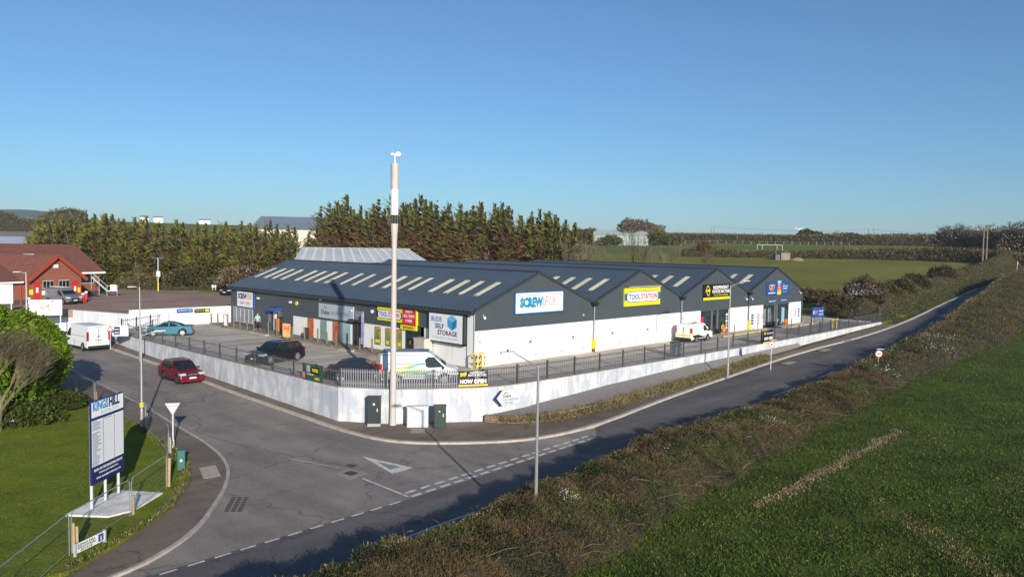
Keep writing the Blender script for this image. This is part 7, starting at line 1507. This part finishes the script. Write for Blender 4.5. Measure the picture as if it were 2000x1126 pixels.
mb = MB(); mb.beam((-.45,-.55,ze-.25),(Wg/2,-.55,za-.03),.1,.42); mb.beam((Wg+.45,-.55,ze-.25),(Wg/2,-.55,za-.03),.1,.42); mb.build('bargeboard', REDT, st)
MB().box(x0_-.4,-.45,.08,.2,zeL-.18,zeL+.0).build('white_gutter', WHITE, st); MB().box(Wg+.42,xr_+.5,8.36,8.49,zeR-.25,zeR).build('white_gutter', WHITE, st)
for a, b in ((.10,.20),(.82,.92)): dd = MB().box(Wg*a,Wg*b,-.06,-.001,.0,2.6).build('red_door', RED, st); MB().box(Wg*(a+.03),Wg*(b-.03),-.08,-.061,1.3,1.9).build('door_notice', SWHITE, dd)
for a, b in ((.26,.46),(.56,.76)):
    wd_ = MB().box(Wg*a,Wg*b,-.03,-.001,1.75,2.7).build('window', mat('window_frame_pale', (.5,.48,.46), .5), st)
    for k in range(3): MB().box(Wg*(a+(b-a)*(k+.08)/3),Wg*(a+(b-a)*(k+.92)/3),-.045,-.031,1.83,2.62).build('pane', GLASS, wd_)
for a in (.24,.44,.52,.70): MB().box(Wg*a,Wg*a+.95,-.05,-.001,1.0,1.5).build('wall_notice', SWHITE, st)
for a in (.05,.96): MB().box(Wg*a-.25,Wg*a+.2,-.05,-.001,1.1,1.7).build('yellow_notice', SYEL, st)
MB().box(Wg*.5-.25,Wg*.5+.25,-.2,-.001,za*.74,za*.74+.4).build('floodlight', SWHITE, st)
for a in (-.02,.5,.98): MB().cyl((Wg*a,-.1,0),(Wg*a,-.1,2.75),.06,n=6).build('downpipe', REDT, st)
wl = MB().box(-4.2,-2.3,.64,.699,1.5,2.6).build('window', mat('window_frame_pale', (.5,.48,.46), .5), st); MB().box(-4.1,-2.4,.62,.639,1.6,2.5).build('pane', GLASS, wl)
for x_ in (-.5,-5.6): MB().cyl((x_,.6,0),(x_,.6,zeL-.2),.06,n=6).build('downpipe', REDT, st)
wr_ = MB().box(xr_-3.4,xr_-.9,8.92,8.999,1.6,2.9).build('window', mat('window_frame_pale', (.5,.48,.46), .5), st); MB().box(xr_-3.3,xr_-1.0,8.90,8.919,1.7,2.8).build('pane', GLASS, wr_); MB().box(xr_-5,xr_-3.9,8.92,8.999,1.5,2.2).build('wall_notice', SWHITE, st)
fr = 8.5+(.45)*(ridge_y-8.5); fz = zeR+.45*(zR-zeR); MB().add([(Wg+2.2,fr,fz+.1),(Wg+3.6,fr,fz+.1),(Wg+3.6,fr+1.6,fz+.1+1.6*(zR-zeR)/(ridge_y-8.5)),(Wg+2.2,fr+1.6,fz+.1+1.6*(zR-zeR)/(ridge_y-8.5))],[(0,1,2,3)]).build('skylight', SWHITE, st)
x, y = far(213, 118); t = thing('metal_staircase', 'pale metal steps and white box at the end of the red station', 'staircase', (x, y, LOTZ), R(-25)); t.scale = (.62,.62,.62); mb = MB()
for s in (-.6,.6): mb.beam((-3.5,s,4.2),(-.5,s,1.2),.08,.2); mb.beam((-3.5,s,5.2),(-.5,s,2.2),.05,.05); mb.beam((-.5,s,2.2),(1.5,s,2.2),.05,.05)
for k in range(9): mb.box(-3.5+k*.36,-3.2+k*.36,-.6,.6,4.1-k*.36,4.15-k*.36)
for a in (-3.5,-2,-.5,1.5): mb.box(a-.04,a+.04,-.64,-.56,0,2.2+max(0,-a-.5)); mb.box(a-.04,a+.04,.56,.64,0,2.2)
mb.build('stair_frame', SGREY, t); MB().box(-.5,1.6,-.7,.7,1.1,1.25).build('landing', GALV, t); MB().box(.2,1.4,-.9,-.7,1.3,2.5).build('white_box', SWHITE, t)
for i, (px, py) in enumerate(((162.5,592),(168.5,588),(57,603),(195,559))):
    x, y, _ = at(px, py, LOTZ); t = thing('gas_cylinder' if 0 else 'red_bollard', 'red and white bollard by the station, '+ordn[i]+' of four', 'bollard', (x, y, LOTZ), 0, 'red bollards by the station'); MB().cyl((0,0,0),(0,0,1.05),.17,n=10).build('post', RED, t); MB().cyl((0,0,1.05),(0,0,1.25),.172,n=10).build('white_cap', SWHITE, t)

# ---------------------------------------------------------------- grass
GT = [leafmat('grass_blade_green', (.105,.155,.020), (.058,.09,.013), .5, .45, .2), leafmat('grass_blade_dark', (.045,.068,.014), (.025,.04,.010), .5, .4, .15), leafmat('grass_blade_straw', (.27,.22,.11), (.15,.12,.055), .7, .4, .1), leafmat('grass_blade_lush', (.18,.225,.02), (.115,.155,.016), .5, .4, .25)]
def grass(name, label, n, samp, zf, L, Wd, chooser, seed, clump=1.):
    rs = np.random.default_rng(seed); XY = samp(rs, n); Z = np.array([zf(a, b) for a, b in XY]); C = np.column_stack([XY, Z]); cl = vnoise(C*np.array([1,1,0]), 2.6, seed+3)*.6+vnoise(C*np.array([1,1,0]), 5.5, seed+4)*.5; keep = (cl+.8 > rs.random(len(C))*.9) | (clump < .5); C = C[keep]; cl = cl[keep]; m = len(C); Dv = unit(rs.normal(size=(m, 3))*np.array([.55,.55,.1])+np.array([0, 0, .8])); V = leaf_arrays(C, Dv, L*(.5+rs.random(m))*(1+.5*np.clip(cl,-.6,1)), Wd*(.6+.8*rs.random(m)), rs)
    o = quads_obj(name, V, chooser(C, rs), GT); o['kind'] = 'stuff'; setp(o, label, 'grass'); return o
def samp_field(rs, n):
    out = []
    # denser near the camera, inside the view
    d = 17+75*rs.random(n*2)**1.5; px = 1050+1050*rs.random(n*2); a = YAW+np.arctan((px-1000)/FPX); x = CAM[0]+d*np.sin(a); y = CAM[1]+d*np.cos(a); ok = y < np.array([yc(v)-6.3 for v in x])+.3*np.sin(x*3)
    return np.column_stack([x[ok], y[ok]])[:n]
TRA = at(1475,992,zfield(-7))[:2]; TRB = at(1745,848,zfield(8))[:2]; TSA = at(1700,975,zfield(-3))[:2]; TSB = at(1920,1110,zfield(-8))[:2]
def strip1(C):   # worn wheel track and pale bare strip
    a = np.array(TRA); b = np.array(TRB); u = (b-a)/np.linalg.norm(b-a); w_ = (C[:, :2]-a); s = w_@u; h = w_[:, 0]*u[1]-w_[:, 1]*u[0]; return (s > 0) & (s < np.linalg.norm(b-a)) & (np.abs(h+.15*np.sin(s*1.3)) < .24)
def ch_field(C, rs):
    n = len(C); g = vnoise(C*np.array([1,1,0]), .5, 61); q = vnoise(C*np.array([1,1,0]), 1.7, 62); r = rs.random(n); k = np.where(r < np.clip(.5+.5*g, .1, .9), 1, 0); st_ = rs.random(n) < np.clip(.035+.12*q, .012, .22); k = np.where(st_, 2, k)
    k = np.where(strip1(C) & (rs.random(n) < .8), 2, k)
    a = np.array(TSA); b = np.array(TSB); u = (b-a)/np.linalg.norm(b-a); w_ = C[:, :2]-a; s = w_@u; h = w_[:, 0]*u[1]-w_[:, 1]*u[0]; k = np.where((s > 0) & (s < 14) & (np.abs(h) < .6+.3*q) & (rs.random(n) < .5), 2, k); return k
grass('field_grass', 'short rough grass of the near field', 230000, samp_field, lambda x, y: T(x, y)-.01, .11, .03, ch_field, 71)
rs = np.random.default_rng(8); mb = MB(); u_ = (TRB-TRA)/np.linalg.norm(TRB-TRA); w0 = np.array([-u_[1], u_[0]])
for i in range(800):
    s_ = rs.random()*np.linalg.norm(TRB-TRA)*1.08; p = TRA+u_*s_+w0*(.22*rs.normal()+.1*math.sin(s_*1.3)); r_ = .03+.06*rs.random(); z = T(*p)+.015; v = [(p[0]+r_*math.cos(k*1.57+i), p[1]+r_*math.sin(k*1.57+i)*.8, z-.03) for k in range(4)]+[(p[0]+r_*.3*math.cos(i), p[1]+r_*.3*math.sin(i), z+r_*.8)]
    mb.add(v, [(0,1,4),(1,2,4),(2,3,4),(3,0,4)])
mb.build('earth_clods', mat('dry_clod', (.22,.16,.09), .95, island=.5), fix=False)['kind'] = 'stuff'
mb = MB(); n = 34; a = TRA; b = TRB
L1_, L2_ = [], []
for i in range(n+1):
    p = a+(b-a)*i/n; w_ = .09+.06*math.sin(i*1.1)+.05*math.sin(i*2.7); L1_.append((p[0], p[1]-w_, T(*p)+.03)); L2_.append((p[0], p[1]+w_, T(*p)+.03))
mb.add(L1_+L2_, [(i, i+1, n+2+i, n+1+i) for i in range(n)]); o = mb.build('worn_track', mat('dry_earth_track', (.22,.16,.10), .95, c2=(.12,.09,.05), vscale=6, bump=1, bscale=12), fix=False); o['kind'] = 'structure'
def samp_verge(rs, n):
    y = -14+38*rs.random(n*3)**1.1; x = -50+30*rs.random(n*3); px_ok = x < np.array([XG(v) for v in y])-.05+.12*np.sin(y*5); P = np.column_stack([x[px_ok], y[px_ok]]); w_ = P-CAM[:2]; ang_ = np.arctan2(w_[:, 0], w_[:, 1])-YAW; ok = (ang_ > -.62) & ~((np.abs(P[:, 0]+27.7) < 1.5) & (np.abs(P[:, 1]+7.2) < 1.2)); return P[ok][:n]
def ch_verge(C, rs):
    n = len(C); g = vnoise(C*np.array([1,1,0]), .6, 65); r = rs.random(n); k = np.where(r < np.clip(.45+.4*g, .1, .8), 3, 0); return np.where(rs.random(n) < np.clip(.04+.25*vnoise(C*np.array([1,1,0]), 1.1, 66), .01, .4), 2, k)
grass('verge_grass', 'mown grass of the corner verge', 110000, samp_verge, lambda x, y: vz(x, y)-.01, .045, .02, ch_verge, 72, .2)
def samp_edge(rs, n):
    y = -13+24*rs.random(n); x = np.array([XG(v) for v in y])-.35*rs.random(n)**1.5+.05; return np.column_stack([x, y])
grass('edge_weeds', 'longer straw-coloured grass along the worn path edge', 9000, samp_edge, lambda x, y: vz(x, y)-.03, .16, .035, lambda C, rs: rs.choice(4, len(C), p=[.35,.1,.4,.15]), 73, .2)
def samp_bank(rs, n):
    x = -5+36*rs.random(n); y = np.array([np.interp(v, [-5.5,-4.6,-3.2,-1.3,4,11,18.8,30.9], [-7.0,-8.2,-9.1,-9.7,-9.8,-9.5,-9.3,-8.2]) for v in x])+.42*rs.normal(size=n); return np.column_stack([x, y])
grass('bank_weeds', 'dry orange-brown weeds along the rubble wall', 26000, samp_bank, lambda x, y: ZR(x, y)+.16+.3*random.random(), .22, .035, lambda C, rs: rs.choice(4, len(C), p=[.06,.04,.86,.04]), 74, .2)

# ---------------------------------------------------------------- air
mb = MB(); mb.box(-5400, 6600, -3400, 6600, -8, 85); hz = mb.build('haze', BLACK); hm = bpy.data.materials.new('haze_air'); hm.use_nodes = True; N = hm.node_tree.nodes; N.clear(); ou = N.new('ShaderNodeOutputMaterial'); pv = N.new('ShaderNodeVolumePrincipled'); pv.inputs['Color'].default_value = (.80,.88,1,1); pv.inputs['Density'].default_value = .00016; hm.node_tree.links.new(pv.outputs[0], ou.inputs['Volume']); hz.data.materials.clear(); hz.data.materials.append(hm); setp(hz, 'thin pale haze over the distance', 'haze', kind='stuff')
